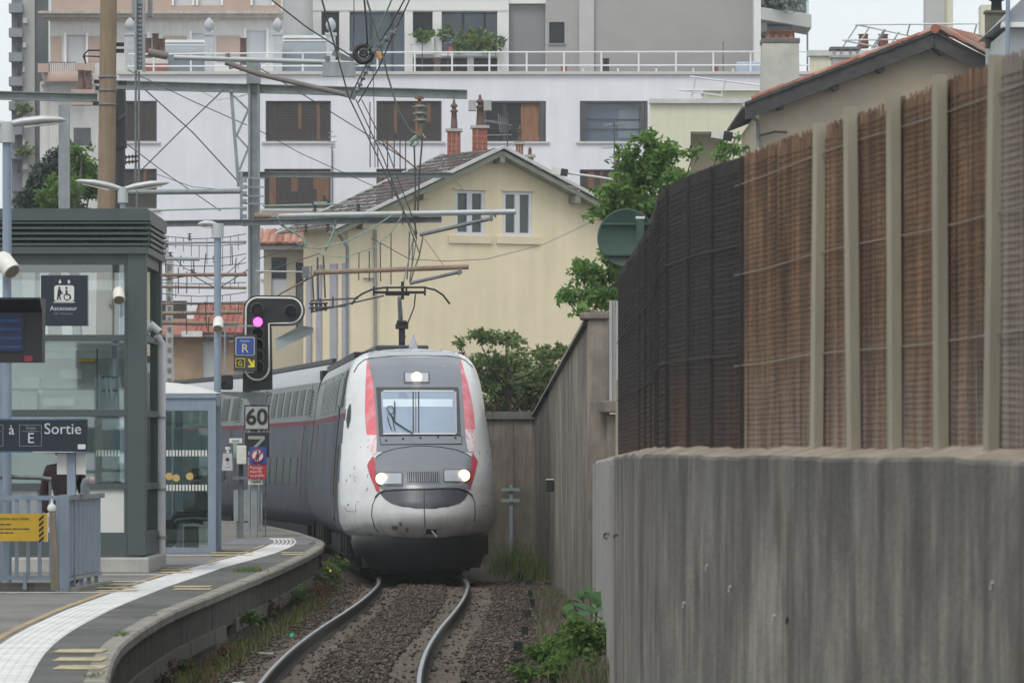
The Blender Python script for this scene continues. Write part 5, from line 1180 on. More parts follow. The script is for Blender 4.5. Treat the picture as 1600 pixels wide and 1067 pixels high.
# roof clutter: pots on the terrace edge, antennas, pigeon perch
D16 = DW+2
for k,(x,yt,m_,lab) in enumerate(((232,60,m_pot,'brick red chimney pot, leftmost of three behind the concrete mast'),(243,53,m_pot,'tallest of three brick red chimney pots on the terrace'),(253,61,m_pot,'brick red chimney pot, rightmost of the three on the terrace'),(380,60,m_pot,'single slender brown chimney pot on a base'),(127,110,m_pot,'brown chimney pot pair left half beside the brown pole'),(138,111,m_pot,'brown chimney pot pair right half beside the brown pole'),(947,92,m_black,'short black flue on the terrace right of the small grey window'),(881,104,m_terracotta,'small orange clay pot by the terrace railing, left'),(1117,105,m_terracotta,'small orange clay pot by the terrace railing, right'),(683,92,m_pot,'brown chimney pot before the penthouse planter'))):
    d_ = D16 if x > 200 else DO-3; zb_ = zt if x > 200 else Z(140,d_); b = MB(); h_ = Z(yt,d_)-zb_
    b.lathe([(.16,0),(.14,h_*.5),(.13,h_-.05),(.16,h_-.04),(.16,h_)],(X(x,d_),d_,zb_),10); tag(b.build('chimney_pot', m_), lab, 'chimney pot', 'chimney pots along the roof terrace')
b = MB(); b.box(X(225,D16),X(262,D16),D16-.3,D16+.3,zt+.01,Z(92,D16)); b.box(X(226,D16),X(264,D16),D16-.5,D16-.32,zt+.01,Z(101,D16),1); tag(b.build('masonry_block', [m_creamr, m_terracotta]),'low masonry base under the three brick red pots','chimney')
b = MB(); b.box(X(112,DO-3),X(150,DO-3),DO-3.4,DO-2.6,Z(165,DO-3),Z(141,DO-3)); tag(b.build('masonry_block', m_pinkr),'pink masonry chimney base left of the brown pole','chimney')
def antenna(x, ytop, ybot, d, bars, label):
    t = thing('antenna', label, 'antenna', P(x,ybot,d)); b = MB(); b.tube([P(x,ybot,d),P(x,ytop,d)],.022,5); b.build('mast', m_wire, t); b = MB()
    for (xa,ya,xb,yb) in bars: b.tube([P(xa,ya,d-.03),P(xb,yb,d+.1)],.016,4)
    b.build('dipole', m_steel, t)
antenna(1130,66,112,DW+3,[(1122,74,1140,72),(1124,80,1136,82),(1092,94,1108,92),(1122,90,1142,92)],'slim dark roof antenna before the grey end wall')
antenna(960,192,300,184,[(943,195,976,192),(943,197,976,194),(956,200,958,214),(940,232,970,230)],'tall television antenna beside the pointed chimney behind the tree')
antenna(793,175,250,180,[(757,188,795,193),(757,190,800,196)]+[(778+k*3,178+k*2,782+k*3,208-k) for k in range(6)]+[(757,212,800,211)],'television antenna with comb of dipoles right of the winged chimney')
antenna(660,58,118,DW+4,[(640,70,672,70),(652,66,668,75)],'small terrace antenna before the penthouse glass')
antenna(700,50,118,DW+4,[(690,54,706,58),(694,68,706,66)],'small terrace antenna left of the flowering planter')
antenna(519,228,345,DW-2,[(512,208,520,206),(513,215,526,213),(512,222,526,221),(514,232,524,230)],'thin antenna mast with stubby bars before the shuttered windows')
b = MB(); b.tube([P(820,196,182),P(820,300,182)],.03,5)
b = MB(); b.box(X(1150,DW+2),X(1190,DW+2),DW+1.6,DW+2.4,zt+.02,Z(98,DW+2)); tag(b.build('roof_hatch', M('blue_grey_hatch',(.30,.37,.46),.5,var=.1), bevel=.05),'blue grey rooflight box at the right of the terrace','rooflight')
# ================================================================== LIFT TOWER
DLF = 72.0
m_lglass = glassm('lift_glass', (.92,.96,.95), .03, .72)
m_lglass_clear = glassm('lift_glass_clear', (.95,.97,.96), .02, .8)
m_lpanel = M('pale_panel', (.55,.55,.53), .5, var=.05)
m_mach = M('pale_machinery', (.60,.66,.64), .6, var=.15, scale=2)
xr = X(228,DLF); xl = X(-190,DLF); yb_ = DLF+3.4
lift = thing('lift_tower', 'dark green grey steel and glass lift tower on a concrete plinth with louvred top', 'lift', ((xl+xr)/2, DLF+1.7, PZ))
zz_ = lambda y: Z(y,DLF)
b = MB(); b.box(xl-.1,X(236,DLF)-.02,DLF-.08,yb_+.1,PZ-.02,zz_(870)-.003); b.build('plinth', m_conc_light, lift, bevel=.03)
for q_ in ((X(199,DLF),xr,DLF,DLF+.28),(xr-.28,xr,yb_-.3,yb_),(X(-190,DLF),X(-160,DLF),DLF,DLF+.28),(X(-190,DLF),X(-160,DLF),yb_-.28,yb_)):
    b = MB(); b.box(*q_,zz_(868),zz_(386)); b.build('corner_post', m_liftgreen, lift, bevel=.012)
b = MB()
for (ya,yb2) in ((413,386),(532,523),(650,640),(765,755),(868,832)):
    b.box(X(-159,DLF),X(199,DLF)-.003,DLF+.03,DLF+.2,zz_(ya),zz_(yb2)); b.box(xr-.16,xr-.03,DLF+.285,yb_-.305,zz_(ya),zz_(yb2)); b.box(X(-159,DLF),X(199,DLF)-.003,yb_-.2,yb_-.05,zz_(ya),zz_(yb2))
b.build('transom', m_liftgreen, lift)
b = MB(); b.box(X(60,DLF),X(66,DLF),DLF+.04,DLF+.16,zz_(832),zz_(765)); b.box(X(194,DLF),X(198.8,DLF),DLF+.04,DLF+.16,zz_(832),zz_(414)); b.build('mullion', m_liftgreen, lift)
b = MB(); b.box(xl-.03,xr+.04,DLF-.05,yb_+.05,zz_(408)+.1,zz_(386)); b.box(xl-.05,xr+.06,DLF-.07,yb_+.07,zz_(345),zz_(330)); b.box(xl+.1,xr-.08,DLF+.1,yb_-.1,zz_(386)+.003,zz_(345)-.003,1); b.build('cornice', [m_liftgreen, m_blackmatt], lift)
lv = MB(); lv.add([(xl-.03,-.06,0),(xr+.05,-.06,0),(xr+.05,.05,.055),(xl-.03,.05,.055),(xl-.03,-.06,-.02),(xr+.05,-.06,-.02),(xr+.05,.05,.035),(xl-.03,.05,.035)],[(0,3,2,1),(4,5,6,7),(0,1,5,4),(1,2,6,5),(2,3,7,6),(3,0,4,7)])
lv_me = lv.mesh('louvre', m_liftgreen)
for y in (350,358.5,367,375.5,384): piece('louvre', lv_me, lift, (0,DLF-.0,zz_(y)+.02))
b = MB()
for y in (350,358.5,367,375.5,384): b.box(xr-.06,xr+.06,DLF+.07,yb_,zz_(y),zz_(y-5))
b.build('side_louvres', m_liftgreen, lift)
b = MB(); b.box(xl-.1,xr+.02,DLF-.02,yb_+.02,zz_(330)+.003,zz_(326)); b.build('roof', m_liftgreen, lift)
for (ya,yb2,m_) in ((523,413.5,m_lglass_clear),(640,532.5,m_lglass),(755,650.5,m_lglass)):
    b = MB(); b.box(X(-158,DLF),X(193,DLF),DLF+.09,DLF+.11,zz_(ya)+.003,zz_(yb2)); b.build('glass_pane', m_, lift)
    b = MB(); b.box(xr-.10,xr-.08,DLF+.29,yb_-.31,zz_(ya)+.003,zz_(yb2)); b.build('side_pane', m_lglass_clear, lift)
    b = MB(); b.box(X(-158,DLF),X(193,DLF),yb_-.13,yb_-.11,zz_(ya)+.003,zz_(yb2)); b.build('back_pane', m_lglass_clear, lift)
b = MB(); b.box(X(67,DLF),X(193.5,DLF),DLF+.06,DLF+.12,zz_(832)+.003,zz_(765)-.003); b.build('lower_panel', m_lpanel, lift)
b = MB(); b.box(X(-150,DLF),X(59,DLF),DLF+.06,DLF+.12,zz_(832)+.003,zz_(765)-.003); b.build('lower_panel', m_steel, lift)
b = MB(); b.tube([(xr+.05,yb_-.9,zz_(868)),(xr+.05,yb_-.9,zz_(530)),(xr-.02,yb_-.95,zz_(518))],.055,10); b.build('drainpipe', M('white_drainpipe',(.58,.57,.60),.35,var=.08,scale=3), lift)
for y in (652,765,840): b = MB(); b.tube([(xr+.05,yb_-.9,Z(y+2,DLF+2)),(xr+.05,yb_-.9,Z(y-2,DLF+2))],.068,10); b.build('pipe_bracket', m_steel, lift)
# things seen through the panes: the car machinery at mid height, the back partition
IN = lambda x,y,d: P(x,y,d)
dm = DLF+1.5
b = MB()
for (a,c_,y0,y1,q) in ((12,150,607,598,0),(14,180,640,618,.1),(60,195,560,550,0),(120,152,576,562,-.1),(95,130,592,578,-.15),(150,156,640,585,0),(168,176,640,540,.2),(30,62,612,590,-.1),(0,190,548,541,.3),(70,118,634,622,-.3)):
    b.box(X(a,dm),X(c_,dm),dm+q,dm+q+.3,Z(y0,dm),Z(y1,dm))
b.tube([IN(63,612,dm-.2),IN(63,612,dm-.3)],.035,12); 
for x in (150,165,172,186): b.tube([IN(x,590,dm-.1),IN(x+3,628,dm-.1)],.02,6)
b.build('lift_machinery', m_mach, lift)
b = MB()
for (a,c_,y0,y1,q) in ((20,150,610,607,-.12),(12,20,640,598,-.12),(120,124,576,548,-.2),(152,154,640,545,-.1),(160,186,592,588,-.05),(160,188,612,608,-.05),(60,64,640,612,-.2),(176,184,560,540,-.1)): b.box(X(a,dm),X(c_,dm),dm+q-.05,dm+q,Z(y0,dm),Z(y1,dm))
b.build('dark_fittings', m_steel_dark, lift)
b = MB(); b.box(X(-150,DLF+2.6),X(196,DLF+2.6),DLF+2.6,DLF+2.65,Z(648,DLF+2.6),Z(536,DLF+2.6)); b.build('back_screen', M('pale_green_screen',(.52,.58,.56),.5,var=.12,scale=1), lift)
b = MB(); b.box(X(-150,DLF+2.7),X(150,DLF+2.7),DLF+2.7,DLF+2.75,PZ+.1,Z(655,DLF+2.7)); b.build('back_partition', M('dark_partition',(.30,.34,.33),.5,var=.2,scale=1), lift)
b = MB(); b.box(X(125,dm),X(151,dm),dm-.4,dm-.1,Z(566,dm)+.001,Z(562,dm)); b.build('warning_strip', m_yellow, lift)
# lift sign
ls = thing('lift_sign', 'dark square sign reading Ascenseur with white lift symbol behind the glass', 'sign', P(100,509,DLF+.02))
b = MB(); b.box(X(64,DLF),X(137,DLF),DLF-.02,DLF+.02,zz_(509),zz_(430)); b.build('board', m_navy, ls, bevel=.006)
yf = DLF-.024
def SG(x, y): return Vector((X(x,DLF), yf, Z(y,DLF)))
def rrect(x0,x1,z0,z1,r,n=5):
    out=[]
    for cx,cz,a in ((x1-r,z1-r,0),(x0+r,z1-r,90),(x0+r,z0+r,180),(x1-r,z0+r,270)):
        for k in range(n+1): q=R(a+90*k/n); out.append((cx+r*math.cos(q),cz+r*math.sin(q)))
    return out
b = MB(); b.prism(rrect(X(85,DLF),X(116,DLF),zz_(471),zz_(446),.035), yf-.002, yf+.002); b.build('pictogram_panel', m_sign_white, ls)
def flat(b, pts, dz=0): b.prism([(X(x,DLF),Z(y,DLF)) for x,y in pts], yf-.006, yf-.003)
b = MB()
flat(b,[(91,452),(95,452),(96,460),(94.5,461),(95.5,469),(93.5,469),(92.5,462),(91,469),(89,469),(90,460)]); flat(b,[(95,453),(99,459),(98,460),(94.5,456)])
b.lathe([(.016,-.002),(.016,.002)], (X(93,DLF),yf-.004,Z(450,DLF)), 10, axis='y'); b.lathe([(.016,-.002),(.016,.002)], (X(104,DLF),yf-.004,Z(450,DLF)), 10, axis='y')
flat(b,[(102.5,453),(105.5,453),(106,459),(110,460),(112,466),(110.5,467),(108.5,462),(103,461)])
rg = [(X(105,DLF)+.042*math.cos(q),yf-.004,Z(464,DLF)+.042*math.sin(q)) for q in np.linspace(R(110),R(380),16)]; b.tube(rg,.007,5)
b.build('pictogram', m_navy, ls)
b = MB(); b.prism([(X(84,DLF),zz_(473)),(X(117,DLF),zz_(473)),(X(117,DLF),zz_(471.5)),(X(84,DLF),zz_(471.5))], yf-.003, yf); 
flat(b,[(93,437),(95,437),(95,440),(97,440),(94,444),(91,440),(93,440)]); flat(b,[(107,444),(109,444),(109,441),(111,441),(108,437),(105,441),(107,441)]); b.build('arrows', m_sign_white, ls)
text('lettering','Ascenseur',(X(99.5,DLF),yf,Z(482,DLF)),.088,m_letter,ls); text('lettering','Lift • Ascensore',(X(99.5,DLF),yf,Z(490,DLF)),.04,m_letter_dim,ls)
# loudspeakers and small devices
def horn(x, y, d, rw, ln, label, yaw=0, m=None):
    c = P(x,y,d); t = thing('loudspeaker', label, 'loudspeaker', c); dv = Vector((math.sin(yaw),-math.cos(yaw)*.75,-.8)).normalized()
    b = MB(); b.tube([c-dv*ln*.5, c-dv*ln*.3, c+dv*ln*.5],[rw*.75,rw*.95,rw],16); b.build('body', m or m_offwhite, t)
    b = MB(); b.tube([c+dv*(ln*.5+.002), c+dv*(ln*.5+.006)], rw*.82, 16); b.build('grille', M('horn_grille',(.20,.17,.13),.8,var=.2,scale=40) if 'horn_grille' not in bpy.data.materials else bpy.data.materials['horn_grille'], t)
    b = MB(); b.bar(c-dv*ln*.4, c-dv*ln*.4+Vector((.02,.25,0)), .04, .05); b.build('bracket', m_black, t); return t
horn(185.5,461,DLF-.3,.085,.20,'cream loudspeaker beside the lift corner post',.1)
horn(10,413,63.2,.115,.28,'cream loudspeaker under the left lamp pole',.7)
horn(341,506,89.85,.092,.24,'cream loudspeaker on the slim pole above the glass shelter',.0)
horn(240,510,DLF+2.5,.05,.26,'thin white loudspeaker seen edge on right of the lift',1.2,m_white)

# steel post on the lift roof
pt = thing('roof_post', 'square grey steel post standing on the lift roof', 'post', P(100,326,DLF+1.6)); dq2 = DLF+1.6
b = MB(); b.box(X(92,dq2),X(108,dq2),dq2-.07,dq2+.07,zz_(326),Z(165,dq2)); b.box(X(104,dq2),X(108.6,dq2),dq2-.09,dq2+.09,zz_(326)+.05,Z(167,dq2)); b.build('post', m_steel, pt)
b = MB(); b.lathe([(.30,0),(.30,.035),(.12,.05)],(X(107,dq2),dq2,zz_(326)+.004),20); b.build('base_plate', m_steel_dark, pt)
# gull wing lamps
m_lampw = M('lamp_aluminium', (.46,.47,.48), .4, .2, var=.06)
def gull(px, ytop, d, xl_, yl, xr_, yr, zfoot, label, pr=.05):
    t = thing('platform_lamp', label, 'lamp', (X(px,d),d,zfoot), 'gull wing platform lamps')
    c = P(px,ytop,d); b = MB(); b.tube([(c.x,d,zfoot),(c.x,d,c.z-.02)], pr, 10); b.build('pole', m_bluegrey, t)
    b = MB(); b.tube([c-Vector((0,0,.22)),c+Vector((0,0,.03))], pr*1.7, 12); b.build('hub', m_lampw, t)
    for (x,y) in ((xl_,yl),(xr_,yr)):
        if x is None: continue
        e = P(x,y,d); b = MB(); dv = e-c; L_ = dv.length
        secs = []
        for q,hw,hh in ((.0,.05,.035),(.25,.09,.05),(.6,.11,.05),(.9,.09,.035),(1,.03,.01)):
            p = c+dv*q+Vector((0,0,.03*math.sin(q*3.1))); secs.append([p+Vector((0,hw*math.cos(a),hh*math.sin(a))) for a in np.linspace(0,2*math.pi,11)])
        b.grid(secs); b.build('wing', m_lampw, t)
        b = MB(); p0 = c+dv*.3-Vector((0,0,.048)); p1 = c+dv*.85-Vector((0,0,.03)); b.bar(p0,p1,.10,.02); b.build('diffuser', m_offwhite, t)
gull(11,195,63.4,-80,190,103,188,PZ,'gull wing lamp on the tall pole at the left edge',.055)
gull(192,296,86,118,283,264,286,PZ,'gull wing lamp rising behind the lift, in front of the brown pole')
gull(340,352,90,309,351,None,None,PZ,'slim lamp pole with single short arm beside the signal',.062)
gull(80,255,120,60,262,126,232,PZ,'far gull wing lamp in the trees at the left') if False else None

# ================================================================== SCREEN, DIRECTION SIGN, BARRIER
DS = 60.0
sn = thing('departure_screen', 'hooded departure screen showing a dark blue list at the left edge', 'screen', P(20,568,DS))
b = MB(); xa,xb = X(-150,DS),X(66,DS)
prof = [(DS,Z(566,DS)),(DS+.35,Z(566,DS)),(DS+.45,Z(466,DS)),(DS-.30,Z(466,DS)),(DS-.30,Z(469,DS)),(DS,Z(488,DS))]
vs = [(x,y,z) for x in (xa,xb) for y,z in prof]; b.add(vs,[tuple(range(6)),tuple(range(11,5,-1))]+[(i,(i+1)%6,(i+1)%6+6,i+6) for i in range(6)]); b.build('housing', m_black, sn)
b = MB(); b.add([(xa,DS-.31,Z(468,DS)),(X(55,DS),DS-.31,Z(468,DS)),(X(57,DS),DS-.012,Z(487,DS)),(xa,DS-.012,Z(487,DS))],[(0,1,2,3)]); b.build('hood_front', M('screen_hood_grey',(.20,.22,.25),.35,var=.1), sn)
b = MB(); b.box(X(-140,DS),X(37,DS),DS-.02,DS-.01,Z(549,DS),Z(490,DS)); scr = b.build('display', glow('display_blue',(.006,.012,.045),.25), sn)
m_row = glow('display_row',(.012,.03,.09),.3)
for y in (499,512,526,540): b = MB(); b.box(X(-130,DS),X(33,DS),DS-.026,DS-.021,Z(y+4.5,DS),Z(y,DS)); b.build('display_row', m_row, scr)
b = MB(); b.box(X(38.5,DS),X(51,DS),DS-.02,DS-.01,Z(565,DS),Z(556,DS)); b.build('maker_badge', M('badge_red',(.22,.02,.04),.4,var=0), sn)
b = MB(); b.bar(P(14,470,DS+.2),P(14,566,DS+.5),.05,.05); b.build('bracket', m_bluegrey, sn)
t = thing('screen_column', 'broad blue grey steel column under the departure screen', 'column', (X(-1,DS+3.9),DS+3.9,PZ)); b = MB(); b.box(X(-18,DS+3.9),X(14,DS+3.9),DS+3.75,DS+4.05,PZ,Z(560,DS+3.9)); b.build('shaft', m_bluegrey, t, bevel=.01)

DG = 62.6; yf2 = DG-.044
sg = thing('direction_sign', 'long dark sign reading à Voie E Sortie on a blue grey post', 'sign', (X(110,DG),DG,PZ))
b = MB(); b.box(X(-150,DG),X(137,DG),DG-.04,DG+.04,Z(705,DG),Z(656,DG)); b.build('board', m_navy, sg, bevel=.006)
m_edge = M('blue_edge_trim',(.05,.14,.26),.3,var=.3,scale=3)
b = MB(); b.box(X(-150,DG),X(138,DG),DG-.045,DG+.045,Z(707,DG),Z(705,DG)-.002); b.box(X(-150,DG),X(138,DG),DG-.045,DG+.045,Z(656,DG)+.002,Z(654,DG)); b.build('edge_trim', m_edge, sg)
b = MB(); b.box(X(52,DG),X(116,DG),DG-.048,DG-.0455,Z(706.5,DG),Z(705.5,DG)); b.build('trim_glint', m_sign_white, sg)
def T2(x,y): return (X(x,DG),yf2,Z(y,DG))
text('lettering','Sortie',T2(98.5,670.5),.185,m_letter,sg); text('lettering','à',T2(18.5,672),.165,m_letter,sg)
text('lettering','Voie',T2(48.5,668.5),.065,m_letter_dim,sg); text('lettering','E',T2(48.5,685),.175,m_letter,sg)
def frame_box(b, x0,x1,y0,y1,t_): 
    for (a,c_,e,f_) in ((x0,x1,y0,y0+t_),(x0,x1,y1-t_,y1),(x0,x0+t_,y0+t_,y1-t_),(x1-t_,x1,y0+t_,y1-t_)): b.box(X(a,DG),X(c_,DG),yf2-.001,yf2+.002,Z(f_,DG),Z(e,DG))
b = MB(); frame_box(b,30.5,65.5,663.5,697,.7); frame_box(b,-30,5.5,663.5,697,.7); b.box(X(35,DG),X(61,DG),yf2-.001,yf2+.002,Z(674,DG),Z(673.3,DG)); b.box(X(-22,DG),X(2,DG),yf2-.001,yf2+.002,Z(674,DG),Z(673.3,DG)); b.build('frame_lines', m_letter_dim, sg)
b = MB(); b.box(X(122,DG),X(134,DG),yf2-.001,yf2+.002,Z(701.5,DG),Z(694,DG)); b.build('sticker', m_sign_white, sg)
b = MB(); b.box(X(104,DG),X(117,DG),DG+.05,DG+.16,PZ,Z(706,DG)); b.build('post', m_bluegrey, sg, bevel=.006)
b = MB(); b.box(X(88,DG),X(103.5,DG),DG+.08,DG+.13,Z(741,DG),Z(708,DG)); b.box(X(117.5,DG),X(133,DG),DG+.08,DG+.13,Z(741,DG),Z(708,DG)); b.build('back_plate', m_sign_white, sg)

DB = 62.0
br = thing('stair_barrier', 'blue grey steel barrier with ribbed end panel around the stairwell', 'barrier', (X(90,DB),DB,PZ))
b = MB(); b.box(X(-150,DB),X(101,DB),DB-.03,DB+.03,Z(781,DB),Z(774,DB)); b.box(X(-150,DB),X(99,DB),DB-.02,DB+.02,Z(905,DB),Z(899,DB)); b.build('rail', m_bluegrey, br)
bm_ = MB(); bm_.box(-.022,.022,-.02,.02,0,.95); bal_me = bm_.mesh('baluster', m_bluegrey)
for x in (8,26,44,62,80,90): piece('baluster', bal_me, br, (X(x,DB),DB,Z(899,DB)), (0,0,0), (1,1,(Z(781,DB)-Z(899,DB))/.95))
b = MB(); b.box(X(88,DB),X(97,DB),DB-.05,DB+.05,PZ,Z(777,DB)-.003); b.box(X(36,DB),X(42,DB),DB-.04,DB+.04,PZ+.02,PZ+.22); b.build('post', m_bluegrey, br)
pA, pB = Vector((X(101,DB),DB,0)), Vector((X(155,65.4),65.4,0)); ax = (pB-pA).normalized(); nrm = Vector((ax.y,-ax.x,0)); n_ = 9
b = MB(); 
b.bar(pA+Vector((.0,-.03,PZ)),pA+Vector((.0,-.03,Z(776,DB))),.11,.12); b.build('end_post', m_bluegrey, br)
plen = (pB-pA).length
for k in range(n_):
    a0 = pA+ax*(.06+(plen-.08)*k/n_); a1 = pA+ax*(.06+(plen-.08)*(k+.94)/n_); b = MB(); zt_, zb_ = Z(781,DB), PZ+.17
    vs = [a0, a0+nrm*.025+ax*.02, a1+nrm*.025-ax*.02, a1]; vs2 = [v-nrm*.02 for v in (a0,a1)]
    pr = vs+[vs2[1],vs2[0]]; m_ = [v+Vector((0,0,zb_)) for v in pr]+[v+Vector((0,0,zt_)) for v in pr]
    b.add(m_, [tuple(range(6)),tuple(range(11,5,-1))]+[(i,(i+1)%6,(i+1)%6+6,i+6) for i in range(6)]); b.build('ribbed_panel', m_bluegrey, br)
b = MB(); b.bar(pA+Vector((0,0,Z(777,DB))),pB+Vector((0,0,Z(777,DB))),.14,.06); b.bar(pA+Vector((0,0,PZ+.14)),pB+Vector((0,0,PZ+.14)),.06,.045); b.build('cap_rail', m_steel, br)
for k in range(5): q = pA+ax*(.1+plen*.88*k/4); b = MB(); b.bar(q+Vector((0,0,PZ)),q+Vector((0,0,PZ+.12)),.05,.04); b.build('foot', m_bluegrey, br)
b = MB(); b.box(X(-150,DB),X(96,DB),DB+.06,DB+.3,PZ-.02,PZ+.10); b.build('stair_kerb', M('old_stone_kerb',(.19,.18,.165),.9,var=.3,scale=5,bump=.015), plat)
b = MB(); b.bar(pA+Vector((.12,-.15,PZ+.02)),pB+Vector((.12,0,PZ+.02)),.10,.05); b.build('stair_edge', m_coping, plat)
# inner stair handrail
t = thing('handrail', 'thin dark grey stair handrail behind the barrier', 'handrail', P(20,750,DB+1.5)); b = MB(); b.tube([P(-100,742,DB+1.5),P(60,746,DB+1.5),P(80,749,DB+1.5)],.028,8); b.bar(P(78,749,DB+1.5),P(78,800,DB+1.5),.03,.03); b.build('rail', m_steel_dark, t)
# stub with white-pink hook on the barrier cap
t = thing('card_reader', 'small pale hooked card reader on the barrier cap', 'card reader', P(133,776,DB+1)); b = MB(); d_=DB+1
b.tube([P(133,777,d_),P(133,757,d_),P(135,752,d_),P(139,750,d_)],[.055,.055,.052,.045],10); b.build('stem', m_steel, t); b = MB(); b.tube([P(139,750,d_),P(147,752,d_)],.05,10); b.build('head', M('pinkish_cap',(.55,.36,.36),.5,var=.2,scale=20), t)
b = MB(); b.box(X(125,d_),X(141,d_),d_-.07,d_+.07,Z(778,d_),Z(775,d_)); b.build('foot', m_steel, t)
# yellow safety notice
DN = 61.6; yn = thing('safety_notice', 'yellow notice with black hazard stripes reading Attention aux trains on the barrier', 'sign', P(30,844,DN))
b = MB(); b.box(X(-70,DN),X(74,DN),DN-.012,DN+.012,Z(845,DN),Z(802,DN)); b.build('board', m_yellow, yn); 
b = MB(); b.box(X(69,DN),X(75,DN),DN-.01,DN+.014,Z(846,DN),Z(802,DN)+.002); b.build('board_edge', m_sign_white, yn)
for k in range(5): y = 809+k*8.4; b = MB(); b.prism([(X(61,DN),Z(y+1,DN)),(X(68.5,DN),Z(y-5.5,DN)),(X(68.5,DN),Z(y-1,DN)),(X(61,DN),Z(y+5.5,DN))],DN-.018,DN-.0125); b.build('hazard_stripe', m_black, yn)
text('lettering','Attention aux trains',(X(46,DN),DN-.0135,Z(810,DN)),.052,m_black,yn,0,'RIGHT')
for y,x1 in ((819,16),(826,46),(832,20)):
    b = MB(); xw = -20
    while xw < x1: w_ = rb.uniform(5,11); b.box(X(xw,DN),X(min(xw+w_,x1+1),DN),DN-.0155,DN-.0125,Z(y+.9,DN),Z(y-.9,DN)); xw += w_+1.5
    b.build('small_print', m_board_dark, yn)
# old timber bollard with a white cap
t = thing('timber_bollard', 'leaning weathered timber post with a white metal cap in front of the barrier', 'bollard', P(84,921,60.8)); d_=60.8
b = MB(); b.prism([(X(80,d_),Z(922,d_)),(X(93,d_),Z(922,d_)),(X(89,d_),Z(842,d_)),(X(86,d_),Z(798,d_)),(X(78,d_),Z(798,d_)),(X(79,d_),Z(850,d_))],d_-.05,d_+.05); b.build('post', m_wood, t, bevel=.012)
b = MB(); b.lathe([(.045,0),(.055,.03),(.04,.07),(.012,.09),(.010,.14)],P(81,798,d_),10); b.build('cap', m_sign_white, t)

# ================================================================== WAITING SHELTER
DH = 87.0
sh = thing('waiting_shelter', 'glazed platform shelter with blue grey frame and pale domed roof', 'shelter', (X(250,DH),DH,PZ))
xs0, xs1 = X(120,DH), X(337,DH); Hx = X(343.5,89.0)
b = MB(); b.box(X(325,DH),xs1,DH,DH+.12,PZ,Z(622,DH)); b.build('post', m_bluegrey, sh)
b = MB(); b.box(Hx-.08,Hx+.02,89.0,89.1,PZ,Z(622,DH)); b.box((xs1+Hx)/2-.05,(xs1+Hx)/2+.03,88,88.08,PZ,Z(630,DH)); b.build('post', m_bluegrey, sh)
b = MB(); b.box(xs0,X(325,DH)-.003,DH,DH+.1,Z(641,DH),Z(622,DH)); b.box(xs0,xs1+.01,DH-.03,DH+.14,Z(622,DH)+.003,Z(615,DH)); b.bar((xs1-.03,DH+.125,Z(626,DH)),(Hx-.03,89.0,Z(626,DH)),.08,.16); b.bar((xs1-.03,DH+.125,Z(860,DH)),(Hx-.03,89.0,Z(860,DH)),.06,.12); b.box(xs0,X(325,DH)-.003,DH,DH+.08,PZ,Z(855,DH)); b.box(xs0,Hx,89.0,89.08,Z(640,DH),Z(622,DH)); b.build('frame', m_bluegrey, sh)
b = MB(); dome = []
for q in np.linspace(0,1,9): dome.append([(xs0+(xs1+.05-xs0)*u, DH+.0+2.1*q, Z(615,DH)+.006+.20*math.sin(math.pi*q)*(1-max(0,(u-.55)/.45)**2)) for u in np.linspace(0,1,14)])
b.grid(dome); b.build('roof', M('pale_dome_roof',(.55,.54,.50),.5,var=.06,scale=3), sh)
m_shglass = glassm('shelter_glass', (.86,.92,.90), .02, .8)
b = MB(); b.box(xs0,X(324.5,DH),DH+.04,DH+.055,Z(855,DH)+.003,Z(641,DH)-.003); b.build('front_pane', m_shglass, sh)
b = MB(); b.box(xs0,Hx-.1,89.03,89.045,PZ+.1,Z(641,DH)-.003); b.build('back_pane', m_shglass, sh)
b = MB(); b.bar((xs1-.035,DH+.13,(PZ+Z(630,DH))/2),(Hx-.035,88.99,(PZ+Z(630,DH))/2),.012,2.2); b.build('side_pane', m_shglass, sh)
b = MB(); b.box(X(241,DH),X(258,DH),88.6,88.7,PZ,Z(641,DH)); b.box(X(264,DH)-.0,X(276,DH),88.62,88.7,PZ,Z(641,DH)); b.build('inner_post', m_bluegrey, sh)
dash = MB(); dash.box(-.017,.017,0,.004,0,.10); dash_me = dash.mesh('glass_dash', m_sign_white)
for row in ((712.5),(766.5)):
    x = 150
    while x < 323: piece('glass_dash', dash_me, sh, (X(x,DH),DH+.034,Z(row,DH))); x += 5.05
dot = MB(); dot.lathe([(.062,0),(.062,.004)],(0,0,0),18,axis='y'); dot_me = dot.mesh('glass_dot', M('amber_dot',(.50,.36,.12),.4,var=.05))
for (x,y) in ((209,744),(222,745),(241,746.5),(264,744),(275,746.5),(296,744)): piece('glass_dot', dot_me, sh, (X(x,DH),DH+.032,Z(y,DH)))
b = MB(); b.box(xs0,X(322,DH),89.5,89.6,PZ,Z(655,DH)) ; 
# mesh bench
bn = thing('mesh_bench', 'grey wire mesh bench on a black pedestal inside the shelter', 'bench', P(298,860,88.0)); d_=88.0
b = MB(); rows=[]
for q in np.linspace(-.3,.3,7): rows.append([(X(270+k*8,d_),d_+q,Z(815,d_)-.03*math.sin(k*.55)+ .05*(abs(q)/.3)**2) for k in range(8)])
b.grid(rows); b.build('seat', m_steel_dark, bn); b = MB(); b.tube([P(270,818,d_-.3),P(276,811,d_-.3),P(300,809,d_-.3),P(324,810,d_-.3)],.018,6); b.tube([P(270,818,d_+.3),P(276,805,d_+.4),P(300,803,d_+.4),P(324,804,d_+.4)],.018,6)
for k in range(8): b.tube([P(273+k*7,815,d_-.3),P(273+k*7,808,d_+.35)],.007,4)
b.build('wire_rim', m_steel, bn); b = MB(); b.box(X(288,d_),X(310,d_),d_-.15,d_+.15,PZ,Z(822,d_)); b.build('pedestal', m_black, bn, bevel=.02)
